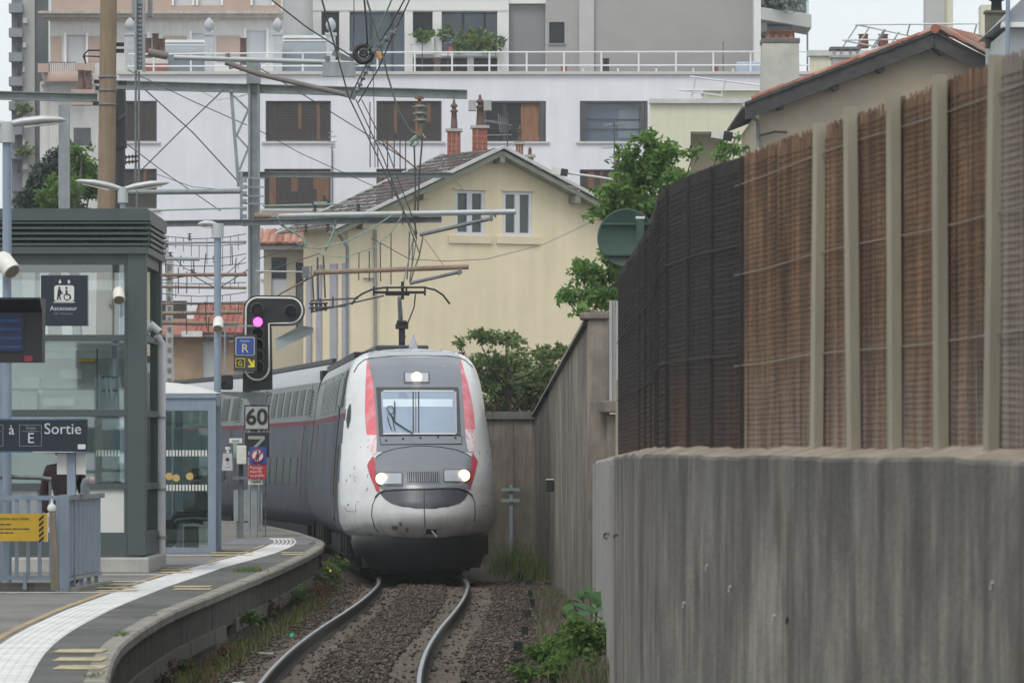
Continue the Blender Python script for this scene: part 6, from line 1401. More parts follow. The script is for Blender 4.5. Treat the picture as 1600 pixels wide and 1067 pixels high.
# suitcase
su = thing('suitcase', 'black upright suitcase with raised twin handle inside the shelter', 'suitcase', P(253,853,87.7)); d_=87.7
b = MB(); b.prism(rrect(X(236,d_),X(272,d_),Z(850,d_),Z(812,d_),.05),d_-.13,d_+.13); b.build('shell', m_cloth_black, su, bevel=.02)
for k in range(4): x = 241+k*8.6; b = MB(); b.bar(P(x,815,d_-.135),P(x,848,d_-.135),.03,.012); b.build('rib', m_black, su)
b = MB()
for x in (251,263): b.tube([P(x,812,d_),P(x,772,d_)],.010,6)
b.tube([P(249,771,d_),P(265,771,d_)],.016,6); b.build('handle', m_steel, su)
for x in (240,268): b = MB(); b.tube([P(x-1.5,854,d_),P(x+1.5,854,d_)],.045,10); b.build('wheel', m_black, su)

# ================================================================== SIGNAL
DQ = 104.0; sgn = thing('railway_signal', 'black L shaped signal board with white outline and one lit violet lamp', 'signal', (X(395,DQ),DQ,.1))
def Q(x, y, dy=0): return Vector((X(x,DQ), DQ+dy, Z(y,DQ)))
def qx(x): return X(x,DQ)
def qz(y): return Z(y,DQ)
def arc(cx,cy,r,a0,a1,n=10): return [(cx+r*math.cos(R(a)), cy-r*math.sin(R(a))) for a in np.linspace(a0,a1,n)]
outl = arc(403,484,22.5,180,90)+arc(453,485.5,23.5,90,-90,16)+[(424,509.5)]+[(424,575)]+arc(402,575,22,0,-180,16)
board = [(qx(x),qz(y)) for x,y in outl]
b = MB(); b.prism(board, DQ-.04, DQ+.04); b.build('board', m_black, sgn)
cx_, cy_ = 405, 520
inn = arc(403,484,18.5,180,90)+arc(453,485.5,19.5,90,-90,16)+[(420.5,505.5)]+[(420.5,575)]+arc(402,575,18.5,0,-180,16)+[(384.5,484)]
b = MB(); b.tube([Q(x,y,-.045) for x,y in inn], .022, 5); b.build('white_outline', m_sign_white, sgn)
b = MB(); b.prism([(qx(379),qz(612)),(qx(425),qz(608)),(qx(425),qz(577)),(qx(424),qz(512)),(qx(379),qz(560))], DQ+.045, DQ+.25); b.build('case', m_black, sgn)
m_visor = M('visor_black',(.016,.016,.018),.45,var=.1)
lamps = [(403,484),(403,503),(404,521),(404,539),(404,556),(404,573),(455,487)]
for k,(x,y) in enumerate(lamps):
    c = Q(x,y,-.05); lit = k == 1
    b = MB(); b.lathe([(.092,0),(.085,-.02)],c,16,axis='y'); ln = b.build('lens', glow('violet_lens',(1.0,.07,.62),3.2) if lit else m_dark_glass, sgn)
    b = MB(); rows=[]
    for yy,s_ in ((-.0,1.0),(-.16,1.02),(-.30,1.0)): rows.append([c+Vector((.118*s_*math.cos(q), yy-.0, .118*s_*math.sin(q)+.03*yy)) for q in np.linspace(R(205),R(-25),13)])
    if not lit: b.grid(rows)
    else: b.grid([[p+Vector((0,0,.02)) for p in r_] for r_ in (rows[0], [c+Vector((.118*math.cos(q),-.10,.118*math.sin(q))) for q in np.linspace(R(205),R(-25),13)])])
    b.build('visor', m_visor, ln)
    b = MB(); b.tube([c+Vector((.118*math.cos(q),-.30 if not lit else -.1,.118*math.sin(q))) for q in np.linspace(R(200),R(-20),13)], .012, 5); b.build('visor_rim', m_darkgrey, ln)
b = MB()
for k in range(3): b.tube([Q(383+k*3,612,.1),Q(392,622-k,-.05),Q(404,624,-.05),Q(418,612,.1)],.018,5)
b.build('cable_loop', m_black, sgn)
# platform bracket, mast, ladder
b = MB(); b.prism([(qx(346),qz(612)),(qx(424),qz(613)),(qx(424),qz(617)),(qx(418),qz(618)),(qx(415),qz(632)),(qx(391),qz(632)),(qx(388),qz(624)),(qx(346),qz(615))], DQ-.1, DQ+.25); b.build('support_bracket', m_steel_dark, sgn)
b = MB(); b.box(qx(392),qx(402),DQ-.02,DQ+.2,.1,qz(632)); b.box(qx(407),qx(410),DQ+.0,DQ+.06,.1,qz(632)); b.box(qx(387),qx(391),DQ+.05,DQ+.12,.1,qz(740)); b.build('mast', m_steel, sgn)
b = MB(); b.box(qx(414),qx(415.5),DQ+.1,DQ+.13,.1,qz(640))
for y in range(645,846,16): b.box(qx(410),qx(415.5),DQ+.07,DQ+.1,qz(y+1.3),qz(y))
b.build('ladder', m_steel_dark, sgn)
# side lamp box
b = MB(); b.prism(rrect(qx(345),qx(364),qz(609),qz(586),.05), DQ-.12, DQ+.1); sb = b.build('side_lamp', m_black, sgn); b = MB(); rows=[]
c = Q(352,601,-.12)
for yy in (0,-.15): rows.append([c+Vector((.075*math.cos(q),yy,.075*math.sin(q))) for q in np.linspace(R(190),R(-10),11)])
b.grid(rows); b.build('visor', m_sign_white, sb)
# repeater plate R, arrow plate
rp_ = thing('reference_plate', 'blue plate with letter R above yellow arrow plate hung on the signal', 'sign', Q(385,582,-.5)); 
b = MB(); b.box(qx(367),qx(403),DQ-.46,DQ-.42,qz(580),qz(524)); b.build('backing', M('brown_black_plate',(.045,.040,.040),.6,var=.15), rp_, bevel=.006)
b = MB(); b.prism(rrect(qx(370),qx(399.5),qz(556),qz(527.5),.03), DQ-.466, DQ-.462); b.build('plate_border', m_sign_white, rp_)
b = MB(); b.prism(rrect(qx(371),qx(398.5),qz(555),qz(528.5),.025), DQ-.472, DQ-.468); b.build('blue_panel', m_blue, rp_)
text('lettering','R',(qx(384.5),DQ-.475,qz(545.5)),.24,M('pale_yellow_print',(.62,.56,.36),.5,var=0),rp_); text('lettering','Repère',(qx(384.8),DQ-.475,qz(533.5)),.062,m_letter,rp_)
b = MB(); b.box(qx(370),qx(384.5),DQ-.466,DQ-.462,qz(574.5),qz(560.5)); b.build('yellow_square', m_yellowlens, rp_)
b = MB(); b.box(qx(371),qx(383.5),DQ-.472,DQ-.468,qz(573.5),qz(561.5)); b.build('dark_square', m_black, rp_); text('lettering','G',(qx(377.3),DQ-.475,qz(568.5)),.13,m_yellowlens,rp_)
b = MB(); b.prism([(qx(389),qz(562)),(qx(391),qz(561)),(qx(396.5),qz(568)),(qx(397),qz(563.5)),(qx(399.5),qz(563.5)),(qx(399.5),qz(574.5)),(qx(389.5),qz(574.5)),(qx(389.5),qz(572)),(qx(394),qz(571))],DQ-.47,DQ-.463); b.build('arrow', m_yellowlens, rp_)
b = MB(); b.bar(Q(353,510,-.4),Q(400,510,-.4),.03,.03); b.bar(Q(353,582,-.4),Q(398,582,-.4),.03,.03); b.bar(Q(353,510,-.4),Q(353,582,-.4),.03,.03); b.bar(Q(360,534,-.4),Q(367,534,-.4),.03,.03); b.build('hanger', m_steel, rp_)
# speed board 60 and the Z board, the prohibition plates, number plate
s6 = thing('speed_board', 'square pale speed board reading 60 under the signal', 'sign', Q(401,672,-.1))
b = MB(); b.box(qx(382),qx(421),DQ-.09,DQ-.05,qz(672),qz(633)); b.build('frame', m_black, s6); b = MB(); b.box(qx(384),qx(419),DQ-.10,DQ-.092,qz(670),qz(635)); b.build('plate', M('board_grey_white',(.36,.37,.34),.6,var=.08,scale=9), s6)
m6 = text('lettering','60',(qx(401.5),DQ-.104,qz(652.5)),.44,m_black,s6); m6.data.offset = .012
sz = thing('z_board', 'black board with pale letter Z half covered by the blue plate', 'sign', Q(401,714,-.1))
b = MB(); b.box(qx(383),qx(421),DQ-.09,DQ-.05,qz(714),qz(676)); b.build('plate', m_black, sz); b = MB()
for pl in ([(388,681),(414,681),(414,686),(388,686)],[(408,686.2),(414,686.2),(394,706),(388,706)],[(388,706.2),(414,706.2),(414,711),(388,711)]): b.prism([(qx(x),qz(y)) for x,y in pl],DQ-.098,DQ-.092)
b.build('letter', M('board_letter_grey',(.30,.31,.27),.6,var=.1), sz)
ps = thing('prohibition_sign', 'blue plate with crossed out pedestrian above a red Passage interdit au public plate', 'sign', Q(402,747,-.2)); yb3 = DQ-.16
b = MB(); b.box(qx(390.5),qx(417),yb3,yb3+.03,qz(725),qz(698)); b.build('blue_plate', m_blue, ps); b = MB(); b.box(qx(389),qx(416.5),yb3,yb3+.03,qz(747),qz(726)-.003); b.build('red_plate', m_red, ps)
b = MB(); b.lathe([(.125,0),(.125,.004)],Vector((qx(403),yb3-.007,qz(711.5))),24,axis='y'); b.build('white_disc', m_sign_white, ps)
b = MB(); b.tube([(qx(403)+.122*math.cos(q),yb3-.010,qz(711.5)+.122*math.sin(q)) for q in np.linspace(0,2*math.pi,28)],.014,5)
b.bar((qx(403)-.085,yb3-.018,qz(711.5)-.085),(qx(403)+.085,yb3-.018,qz(711.5)+.085),.02,.02); b.build('red_ring', m_red, ps)
b = MB(); b.prism([(qx(402),qz(708)),(qx(404.5),qz(708)),(qx(406.5),qz(713)),(qx(404.5),qz(713)),(qx(405.5),qz(719.5)),(qx(403.6),qz(719.5)),(qx(403),qz(715)),(qx(402),qz(719.5)),(qx(400.4),qz(719.5)),(qx(401.4),qz(713)),(qx(400),qz(712))],yb3-.013,yb3-.008); b.lathe([(.022,0),(.022,.004)],Vector((qx(403.2),yb3-.012,qz(705.8))),10,axis='y'); b.build('walking_figure', m_navy, ps)
for k,s_ in enumerate(('Passage','interdit','au public')): text('lettering',s_,(qx(391),yb3-.003,qz(730.5+k*6)),.082,m_sign_white,ps,0,'LEFT')
b = MB(); b.box(qx(388),qx(411),yb3+.06,yb3+.08,qz(757),qz(748.5)); t = b.build('number_plate', m_sign_white); tag(t,'small white number plate with black figures below the red sign','sign'); text('lettering','1644',(qx(400),yb3+.057,qz(753)),.10,m_black,t)
# call point boxes on the thin post
cp = thing('call_post', 'slim post carrying grey telephone and beige control boxes left of the signal', 'call point', Q(375,838,-2)); dC = DQ-2.0
def cx2(x): return X(x,dC)
def cz2(y): return Z(y,dC)
b = MB(); b.box(cx2(373),cx2(380),dC,dC+.1,PZ,cz2(725)); b.box(cx2(369.5),cx2(373)-.003,dC+.01,dC+.06,PZ,cz2(755)); b.build('post', m_steel_dark, cp)
b = MB(); b.prism([(cx2(347),cz2(735)),(cx2(364),cz2(735)),(cx2(363),cz2(708)),(cx2(349),cz2(708))],dC-.14,dC+.02); bx_ = b.build('telephone_box', M('grey_white_box',(.43,.44,.46),.5,var=.08,scale=6), cp, bevel=.01)
b = MB(); b.tube([Vector((cx2(356.5),dC-.06,cz2(707))),Vector((cx2(356.5),dC-.06,cz2(702)))],.03,10); b.tube([Vector((cx2(356.5),dC-.06,cz2(702))),Vector((cx2(356.5),dC-.06,cz2(698)))],.052,12); b.build('beacon', m_sign_white, bx_)
b = MB(); b.lathe([(.035,0),(.03,-.012)],Vector((cx2(356),dC-.143,cz2(717.5))),12,axis='y'); b.build('button', m_black, bx_); b = MB(); b.tube([(cx2(356)+.04*math.cos(q),dC-.145,cz2(725.5)+.04*math.sin(q)) for q in np.linspace(0,6.28,18)],.009,5); b.build('ring_mark', m_sign_white, bx_)
b = MB(); b.box(cx2(370.5),cx2(385.5),dC-.16,dC-.01,cz2(725),cz2(696)); bx_ = b.build('control_box', m_offwhite, cp, bevel=.012); b = MB(); b.box(cx2(375),cx2(382),dC-.166,dC-.161,cz2(712),cz2(703)); b.build('label_plate', m_sign_white, bx_)
b = MB(); b.box(cx2(364),cx2(388),dC-.15,dC+.12,cz2(749),cz2(744)); b.bar(Vector((cx2(367),dC,cz2(744))),Vector((cx2(374),dC,cz2(736))),.03,.03); b.build('shelf', m_steel_dark, cp)
b = MB(); b.box(cx2(373),cx2(380),dC-.05,dC+.05,cz2(744)+.003,cz2(726)); b.build('conduit', m_black, cp)
b = MB(); b.box(cx2(365),cx2(372.5),dC-.02,dC+.008,cz2(814),cz2(765)); b.box(cx2(380.5),cx2(391),dC-.02,dC+.1,cz2(814),cz2(765)); b.build('side_panel', m_steel, cp)
b = MB(); b.box(cx2(358),cx2(378),dC+.05,dC+.07,cz2(692),cz2(684.5)); b.build('plate', m_sign_white, cp); b = MB(); b.box(cx2(362),cx2(374),dC+.043,dC+.048,cz2(690),cz2(687)); b.build('plate_print', m_letter_dim, cp)
b = MB(); b.box(cx2(364),cx2(370),dC+.05,dC+.09,cz2(715),cz2(693)); b.build('bracket', m_verdigris, cp); b = MB(); b.tube([Vector((cx2(352),dC-.05,cz2(735))),Vector((cx2(350),dC-.05,cz2(750))),Vector((cx2(354),dC-.03,cz2(745)))],.012,5); b.build('flex', m_black, cp)

# ================================================================== ROUND SIGN, STREET LIGHTS
DR = 76.0; rs_ = thing('round_sign', 'dark green round sign seen from behind with a bracket, above the black screen', 'sign', P(985,415,DR))
m_dgreen = M('dark_green_sign_back', (.030,.068,.050), .5, var=.12, scale=4)
c = P(979,372,DR); b = MB(); b.lathe([(.40,.02),(.425,.0),(.425,-.03),(.41,-.035),(.39,-.02),(.02,-.018)],c,40,axis='y'); b.build('disc', m_dgreen, rs_)
b = MB(); b.bar(P(940,350,DR-.05),P(1018,350,DR-.05),.05,.03); b.bar(P(944,398,DR-.05),P(1014,398,DR-.05),.05,.03); b.build('back_rail', m_dgreen, rs_)
b = MB(); b.box(X(994,DR),X(1006,DR),DR-.16,DR-.07,1.9,Z(343,DR)); b.build('post', m_dgreen, rs_); b = MB(); b.box(X(993,DR),X(1007,DR),DR-.165,DR-.065,Z(343,DR)+.003,Z(339,DR)); b.build('post_cap', m_sign_white, rs_)
def street_lamp(x0,y0,x1,y1,x2,y2,d,label,pipe):
    t = thing('street_light', label, 'street light', P(x2,y2,d),'boxy street lights on long arms')
    b = MB(); v = P(x0,y0,d); e = P(x1,y1,d); b.bar(v,e,.30,.20,up=(0,0,1)); b.build('lamp_head', m_offwhite, t)
    b = MB(); dv=(e-v).normalized(); b.bar(e+dv*.004,e+dv*.22,.31,.21); b.build('end_cap', m_black, t)
    b = MB(); b.tube([e+dv*.2,P((x1+x2)/2+10,(y1+y2)/2+1,d),P(x2,y2,d),P(x2+2,y2+60,d)],.035,8); b.build('arm', pipe, t)
street_lamp(1112,209,1130,212,1196,222,128,'boxy street light on an arm at the corner of the beige house',m_steel)
street_lamp(862,267,876,269,974,283,160,'boxy street light on a long arm right of the yellow gable',m_creamr)
# ================================================================== OVERHEAD LINE
DM = 112.0
def K(x, y, d=DM): return P(x, y, d)
m_beam = M('gantry_beam_grey', (.20,.22,.22), .6, .2, var=.14, scale=3, streak=.12)
m_tubeg = M('grey_tube', (.36,.38,.39), .5, .3, var=.1, scale=4)
m_tuber = M('rust_brown_tube', (.22,.155,.11), .7, .1, var=.2, scale=4)
def insulator(b, p0, p1, n=4, r=.10, core=.03):
    p0 = Vector(p0); p1 = Vector(p1); pts=[]; rs_l=[]
    for k in range(n):
        for q,rr2 in ((0,core),(.25,r),(.45,r*.9),(.5,core)): pts.append(p0+(p1-p0)*((k+q)/n)); rs_l.append(rr2)
    pts.append(p1); rs_l.append(core); b.tube(pts, rs_l, 10); return b
gm = thing('catenary_mast', 'grey steel overhead line mast with lattice strut and crossbeams above the signal', 'mast', (X(397,DM),DM,0))
b = MB(); b.box(X(388,DM),X(391.5,DM),DM-.13,DM+.13,0,Z(96,DM)); b.box(X(402.5,DM),X(406,DM),DM-.13,DM+.13,0,Z(96,DM)); b.box(X(391.5,DM)+.002,X(402.5,DM)-.002,DM-.02,DM+.02,0,Z(96,DM)); b.build('column', m_steel, gm)
b = MB(); b.box(X(386,DM),X(408,DM),DM-.25,DM-.14,Z(132,DM),Z(100,DM)); b.build('head_box', m_steel, gm)
b = MB(); b.bar(K(361,140),K(373,292),.07,.07)
for (y0,y1,f) in ((150,172,0),(172,212,1),(212,232,0),(232,266,1)): b.bar(K(364+(y0-140)*.08 if not f else 388,y0),K(388 if not f else 364+(y1-140)*.08,y1),.045,.045)
b.build('lattice_strut', m_steel, gm)
b = MB(); b.ibeam(K(181,133),K(730,148),.16,.19); b.build('crossbeam', m_beam, gm)
b = MB(); b.ibeam(K(370,273,DM+.4),K(706,274,DM+.4),.12,.12); b.build('crossbeam', m_beam, gm)
b = MB(); b.ibeam(K(236,350,DM-.4),K(690,343,DM-.4),.12,.13); b.build('crossbeam', m_steel_dark, gm)
b = MB(); b.tube([K(186,301,DM-.2),K(376,299,DM-.2)],.055,8); b.build('tube_beam', m_beam, gm)
ar = MB(); ar.tube([K(398,338,DM-.3),K(806,331,DM-.9)],.062,10); arm1 = ar.build('cantilever_tube', m_tubeg, gm)
b = MB(); b.tube([K(398,337.8,DM-.302),K(552,335,DM-.5)],.066,10); b.build('rusty_sleeve', m_tuber, arm1)
b = MB(); b.tube([K(656,367,DM-.7),K(770,341,DM-.85)],.042,8); b.bar(K(766,346,DM-.85),K(770,328,DM-.85),.07,.07); b.bar(K(774,340,DM-.85),K(773,328,DM-.85),.05,.05); b.bar(K(749,340,DM-.8),K(749,328,DM-.8),.05,.07); b.build('registration_arm', m_steel_dark, arm1)
ar = MB(); ar.tube([K(490,426,DM-2),K(732,417,DM-2.3)],.055,10); arm2 = ar.build('cantilever_tube', m_tuber, gm)
b = MB(); b.tube([K(640,443,DM-2.2),K(722,424,DM-2.3)],.036,8); b.bar(K(717,430,DM-2.3),K(720,416,DM-2.3),.06,.06); b.build('registration_arm', m_steel_dark, arm2)
b = MB(); b.tube([K(240,380),K(385,378)],.03,6); b.tube([K(400,424,DM-2),K(486,425,DM-2)],.02,6); b.tube([K(238,404),K(312,405)],.04,8); b.build('side_tube', m_tubeg, gm)
b = MB(); b.tube([K(240,430),K(386,429)],.038,8); b.tube([K(240,448,DM+6),K(385,450,DM+6)],.035,6); b.tube([K(238,490,DM+8),K(378,488,DM+8)],.045,8); b.tube([K(238,504,DM+8),K(372,506,DM+8)],.05,8); b.tube([K(240,475,DM+4),K(384,474,DM+4)],.03,6); b.build('side_tube', m_tuber, gm)
b = MB(); b.tube([K(272,90,DM-1),K(560,99,DM-1)],.055,8); b.build('upper_tube', m_tubeg, gm)
b = MB(); b.tube([K(232,82,DM-1),K(262,88,DM-1)],.085,8); b.tube([K(352,98,DM-1),K(404,116,DM-1),K(548,150,DM-1)],.055,8); b.build('upper_strut', M('brown_grey_tube',(.17,.145,.13),.7,.1,var=.15), gm)
b = MB(); b.bar(K(355,84,DM-1),K(362,108,DM-1),.08,.1); b.bar(K(512,88,DM-1),K(512,100,DM-1),.1,.12); b.bar(K(540,146,DM-1),K(556,152,DM-1),.12,.14); b.bar(K(520,82,DM-1),K(552,98,DM-1),.08,.12); b.build('clamp', m_steel_dark, gm)
b = MB()
for y in (278,292,306,318): b.bar(K(380,y,DM-.2),K(414,y+1,DM-.2),.03,.03)
for y in (280,290,300,312,324,336,348): b.box(X(379,DM),X(386,DM),DM-.3,DM-.1,Z(y+6,DM),Z(y,DM))
b.bar(K(377,268,DM-.2),K(377,350,DM-.2),.06,.06); b.build('fittings', m_steel, gm)
b = MB()
for (x,y) in ((492,318),(560,318),(478,350),(512,350)): insulator(b, K(x,y,DM-.4), K(x,y+13,DM-.4), 3, .06, .02)
b.build('insulator', m_porcelain, gm)
b = MB(); b.tube([K(410,322,DM-.4),K(573,318,DM-.4)],.02,6); b.tube([K(240,329,DM-.4),K(384,325,DM-.4)],.02,6); b.box(X(492,DM),X(512,DM),DM-.5,DM-.2,Z(322,DM),Z(317,DM)); b.build('busbar', m_verdigris, gm)
# left gantry beam and brown pole
bp = thing('brown_pole', 'tall brown stained concrete pole with black clamps standing behind the lift', 'pole', (X(168,92),92,PZ)); d_=92.0
b = MB(); b.tube([(X(161,d_),d_,PZ),(X(166,d_),d_,Z(330,d_)),(X(170,d_),d_,Z(-30,d_))],[.17,.155,.145],16); b.build('pole', m_brownpole, bp)
b = MB()
for y in (121,142,164): b.lathe([(.152,-.02),(.165,-.015),(.165,.015),(.152,.02)],(X(168,d_),d_,Z(y,d_)),16)
b.build('band', m_steel_dark, bp)
b = MB(); b.ibeam(P(-20,149,d_+.35),P(152,153,d_+.35),.14,.15); b.build('side_beam', m_beam, bp)
b = MB(); b.tube([P(130,88,d_),P(134,100,d_),P(131,86,d_),P(138,79,d_),P(158,79,d_)],.016,6); b.tube([P(132,88,d_),P(158,89,d_)],.014,6); b.build('bracket_rod', m_black, bp)
b = MB()
for (x,y) in ((186,70),(186,80),(152,128),(154,138),(150,162),(190,130)): b = MB(); b.bar(P(x-5,y,d_+.1),P(x+8,y,d_+.1),.03,.07); b.build('clamp', m_black, bp)
b = MB(); b.tube([P(185,140,d_+.9),P(187,232,d_+.9)],.13,12); b.tube([P(184,186,d_+.9),P(188,190,d_+.9)],.17,12); b.tube([P(187,232,d_+.9),P(187,326,d_+.9)],.10,10); b.build('counterweight', m_darkgrey, bp)
# perforated mast top next to it
pm_ = thing('lattice_mast', 'grey perforated steel mast hanging from the top edge beside the brown pole', 'mast', P(218,110,100)); d_=100.0
b = MB(); b.box(X(211,d_),X(214,d_),d_-.1,d_+.1,Z(112,d_),Z(-30,d_)); b.box(X(223,d_),X(226.5,d_),d_-.1,d_+.1,Z(112,d_),Z(-30,d_)); b.box(X(214,d_)+.001,X(223,d_)-.001,d_+.02,d_+.05,Z(110,d_),Z(-30,d_))
b.box(X(204,d_),X(209,d_),d_+.3,d_+.5,Z(26,d_),Z(-30,d_)); b.box(X(229,d_),X(236,d_),d_+.3,d_+.5,Z(24,d_),Z(-30,d_)); b.build('mast', m_steel, pm_)
b = MB()
for y in range(4,108,7): b.box(X(215,d_),X(222,d_),d_-.02,d_+.018,Z(y+2.5,d_),Z(y,d_))
b.build('batten', m_steel, pm_)
b = MB(); b.tube([P(212,112,d_),P(212,292,d_)],.022,6); b.tube([P(217,112,d_),P(217,292,d_)],.022,6); b.tube([P(214,292,d_),P(214,420,d_)],.022,6); b.build('hanging_rod', m_steel_dark, pm_)
b = MB(); insulator(b,P(195,246,d_),P(216,244,d_),4,.05,.02); insulator(b,P(195,254,d_),P(216,252,d_),4,.05,.02); b.build('insulator', m_porcelain, pm_)
# second thin far mast left of the signal
t = thing('concrete_mast', 'pale concrete mast behind the tubes left of the signal', 'mast', (X(264,128),128,0)); b = MB(); b.box(X(259,128),X(270,128),128,128.2,0,Z(405,128)); b.build('mast', m_conc_light, t)
for y in range(415,600,16): b = MB(); b.box(X(262,128),X(267,128),127.97,127.998,Z(y+6,128),Z(y,128)); b.build('recess', m_steel_dark, t)
# hanging insulator string under the crossbeam end and its yoke
it = thing('insulator_string', 'hanging string of grey porcelain insulators under the right end of the crossbeam', 'insulator', K(656,205)); d_=DM-.6
b = MB(); insulator(b,K(656,164,d_),K(657,196,d_),3,.16,.06); b.build('porcelain_sheds', M('grey_porcelain',(.16,.17,.15),.3,var=.15), it)
b = MB(); b.tube([K(655,150,d_),K(656,165,d_)],.04,6); b.tube([K(657,196,d_),K(657,214,d_)],.05,6); b.box(X(649,DM),X(663,DM),d_-.1,d_+.1,Z(158,DM),Z(154,DM)); b.build('hook', m_rust, it)
b = MB(); b.tube([K(640,222,d_),K(648,214,d_),K(660,210,d_),K(664,216,d_)],.03,6); b.tube([K(652,214,d_),K(640,228,d_),K(648,229,d_),K(656,218,d_)],.025,6); b.build('yoke', m_verdigris, it)
# tensioner wheel cluster at the top
tw_t = thing('tension_wheel', 'dark grooved tensioning wheel with insulators in the tangle of wires at the top', 'wheel', K(570,85,96)); d_=96.0
c = K(568,84,d_); b = MB()
b.tube([c+Vector((.155*math.cos(q),0,.155*math.sin(q))) for q in np.linspace(0,2*math.pi,25)], .052, 8); b.tube([c+Vector((.06*math.cos(q),-.02,.06*math.sin(q))) for q in np.linspace(0,2*math.pi,17)], .025, 6); b.build('rim', m_black, tw_t)
b = MB()
for q in range(5): a=q*1.257; b.bar(c,c+Vector((.16*math.cos(a),0,.16*math.sin(a))),.03,.03)
insulator(b,c+Vector((.16,-.05,.0)),c+Vector((.62,-.05,.45)),4,.07,.02); insulator(b,c+Vector((.1,0,-.2)),c+Vector((-.15,0,-.75)),5,.055,.02); b.build('spokes', m_steel_dark, tw_t)
b = MB(); b.box(c.x-.75,c.x-.15,d_-.1,d_+.1,c.z-.42,c.z-.16); b.build('clamp_plate', m_steel, tw_t)
b = MB(); b.tube([K(590,82,d_-.2),K(594,92,d_-.2)],.05,8); b.build('orange_tip', M('orange_marker',(.62,.26,.10),.5,var=.1), tw_t)

# wires: each a thing of its own, the running wires with their droppers
def wire(label, pts, r, m=None, droppers=None, sag=0, group='overhead wires'):
    v = []
    for k in range(len(pts)-1):
        p0, p1 = K(*pts[k]), K(*pts[k+1]); n_ = 8
        for q in range(n_): v.append(p0+(p1-p0)*(q/n_) - Vector((0,0,sag*4*(q/n_)*(1-q/n_))))
    v.append(K(*pts[-1])); t = thing('overhead_wire', label, 'wire', v[-1], group); b = MB(); b.tube(v, r*.85, 5); b.build('strand', m or m_wire, t)
    if droppers:
        for (x,y0,y1,d) in droppers: b = MB(); b.tube([K(x,y0,d),K(x+rb.uniform(-1,1),y1,d)],.012,4); b.build('dropper', m_wire, t)
    return t
# contact and carrier wires over the track, from the pantograph towards the viewer
wire('contact wire rising from the pantograph head to the top edge, left one', [(629,448,99.5),(640,400,DM-4),(648,360,DM-1)], .014, m_rope)
wire('contact wire bent at the lower registration arm', [(640,440,DM-2.2),(651,372,DM-.7),(545,152,80),(503,0,64)], .014, m_rope)
wire('carrier wire sloping from the beam clamp down to the upper arm', [(556,156,DM-1),(600,250,DM-.8),(655,395,DM-.7)], .016, m_wire, [(590,232,262,DM-.8),(612,278,312,DM-.8),(630,322,352,DM-.8)])
wire('carrier wire parallel to the sloping one, slightly right', [(565,156,DM-1),(607,240,DM-.9),(641,330,DM-.8),(652,366,DM-.7)], .014, m_wire)
wire('twisted dark wire crossing from the tension wheel to the yoke', [(560,160,100),(590,110,98),(612,60,97),(640,0,95)], .016, m_wire)
wire('dark wire from the clamp plate up to the top edge', [(548,150,DM-1),(575,95,100),(610,40,97),(632,0,95)], .018, m_wire)
wire('pale green copper wire from the top edge down to the yoke', [(573,0,90),(592,60,94),(606,120,100),(622,172,106),(640,202,DM-1),(656,214,DM-.6)], .022, m_verdigris)
wire('pale green copper wire right strand toward the wheel', [(612,0,92),(590,52,95),(574,80,96)], .018, m_verdigris)
wire('dark cable hanging vertically from the top edge to the wheel', [(569,0,94),(572,30,95),(574,68,96)], .022, m_wire)
wire('thin vertical wire left of the wheel', [(553,0,96),(553,60,98),(550,95,DM-1)], .010, m_wire)
wire('thin dark vertical strand right of the tension wheel', [(583,110,97),(584,150,DM),(586,262,DM)], .010, m_wire, [(578,160,262,DM),(605,165,262,DM),(616,200,262,DM),(625,210,268,DM),(634,215,268,DM)])
wire('heavy strand from the yoke to the upper arm, left', [(647,228,DM-.6),(649,290,DM-.6),(648,345,DM-.6),(650,372,DM-.7)], .024, m_wire)
wire('heavy strand from the yoke to the upper arm, right', [(660,216,DM-.6),(656,262,DM-.6),(654,300,DM-.6),(652,345,DM-.6)], .024, m_wire)
wire('strand from the upper arm to the lower arm, left', [(640,362,DM-.7),(639,400,DM-1),(636,436,DM-2)], .020, m_wire)
wire('strand from the upper arm to the lower arm, middle', [(646,368,DM-.7),(644,410,DM-1),(640,440,DM-2)], .016, m_wire)
wire('strand from the upper arm to the lower arm, right, bowed', [(661,370,DM-.7),(655,400,DM-1),(646,425,DM-2),(641,442,DM-2)], .018, m_wire)
wire('thin stay from the upper arm to the tip of the lower arm', [(664,374,DM-.7),(694,416,DM-2)], .008, m_wire)
wire('slack stay across the yellow wall to the right', [(580,372,DM),(640,405,DM),(700,408,DM+10),(760,405,DM+20),(850,382,DM+30),(960,330,DM+40)], .010, m_wire)
wire('green sheathed jumper looping from the mast foot fittings', [(433,339,DM-.4),(440,352,DM-.4),(462,365,DM-.4),(474,372,DM-.4),(478,384,DM-.4),(470,388,DM-.4)], .030, m_verdigris)
wire('green sheathed jumper from crossbeam down to the disconnector', [(526,336,DM-.4),(524,352,DM-.4),(516,376,DM-.4),(508,392,DM-.4)], .030, m_verdigris)
wire('green sheathed feeder curving below the crossbeam', [(464,385,DM-.4),(500,388,DM-.4),(540,378,DM-.6),(580,358,DM-.7),(612,337,DM-.8)], .020, m_verdigris)
wire('green sheathed feeder, lower, curving to the arm', [(500,398,DM-.5),(540,402,DM-.6),(585,386,DM-.8),(610,365,DM-.8),(628,338,DM-.8)], .014, m_verdigris, [(561,395,438,DM-1),(577,392,440,DM-1),(594,380,440,DM-1),(611,364,445,DM-1)])
wire('diagonal stay from the brown pole clamp to the mast foot', [(226,140,DM),(300,206,DM),(372,284,DM)], .016, m_wire)
wire('diagonal stay from the crossbeam down to the left', [(350,140,DM),(284,203,DM),(225,262,DM),(190,296,DM)], .016, m_wire)
wire('long thin wire sloping from the perforated mast to the mast column', [(200,110,100),(300,158,DM),(386,196,DM)], .012, m_wire)
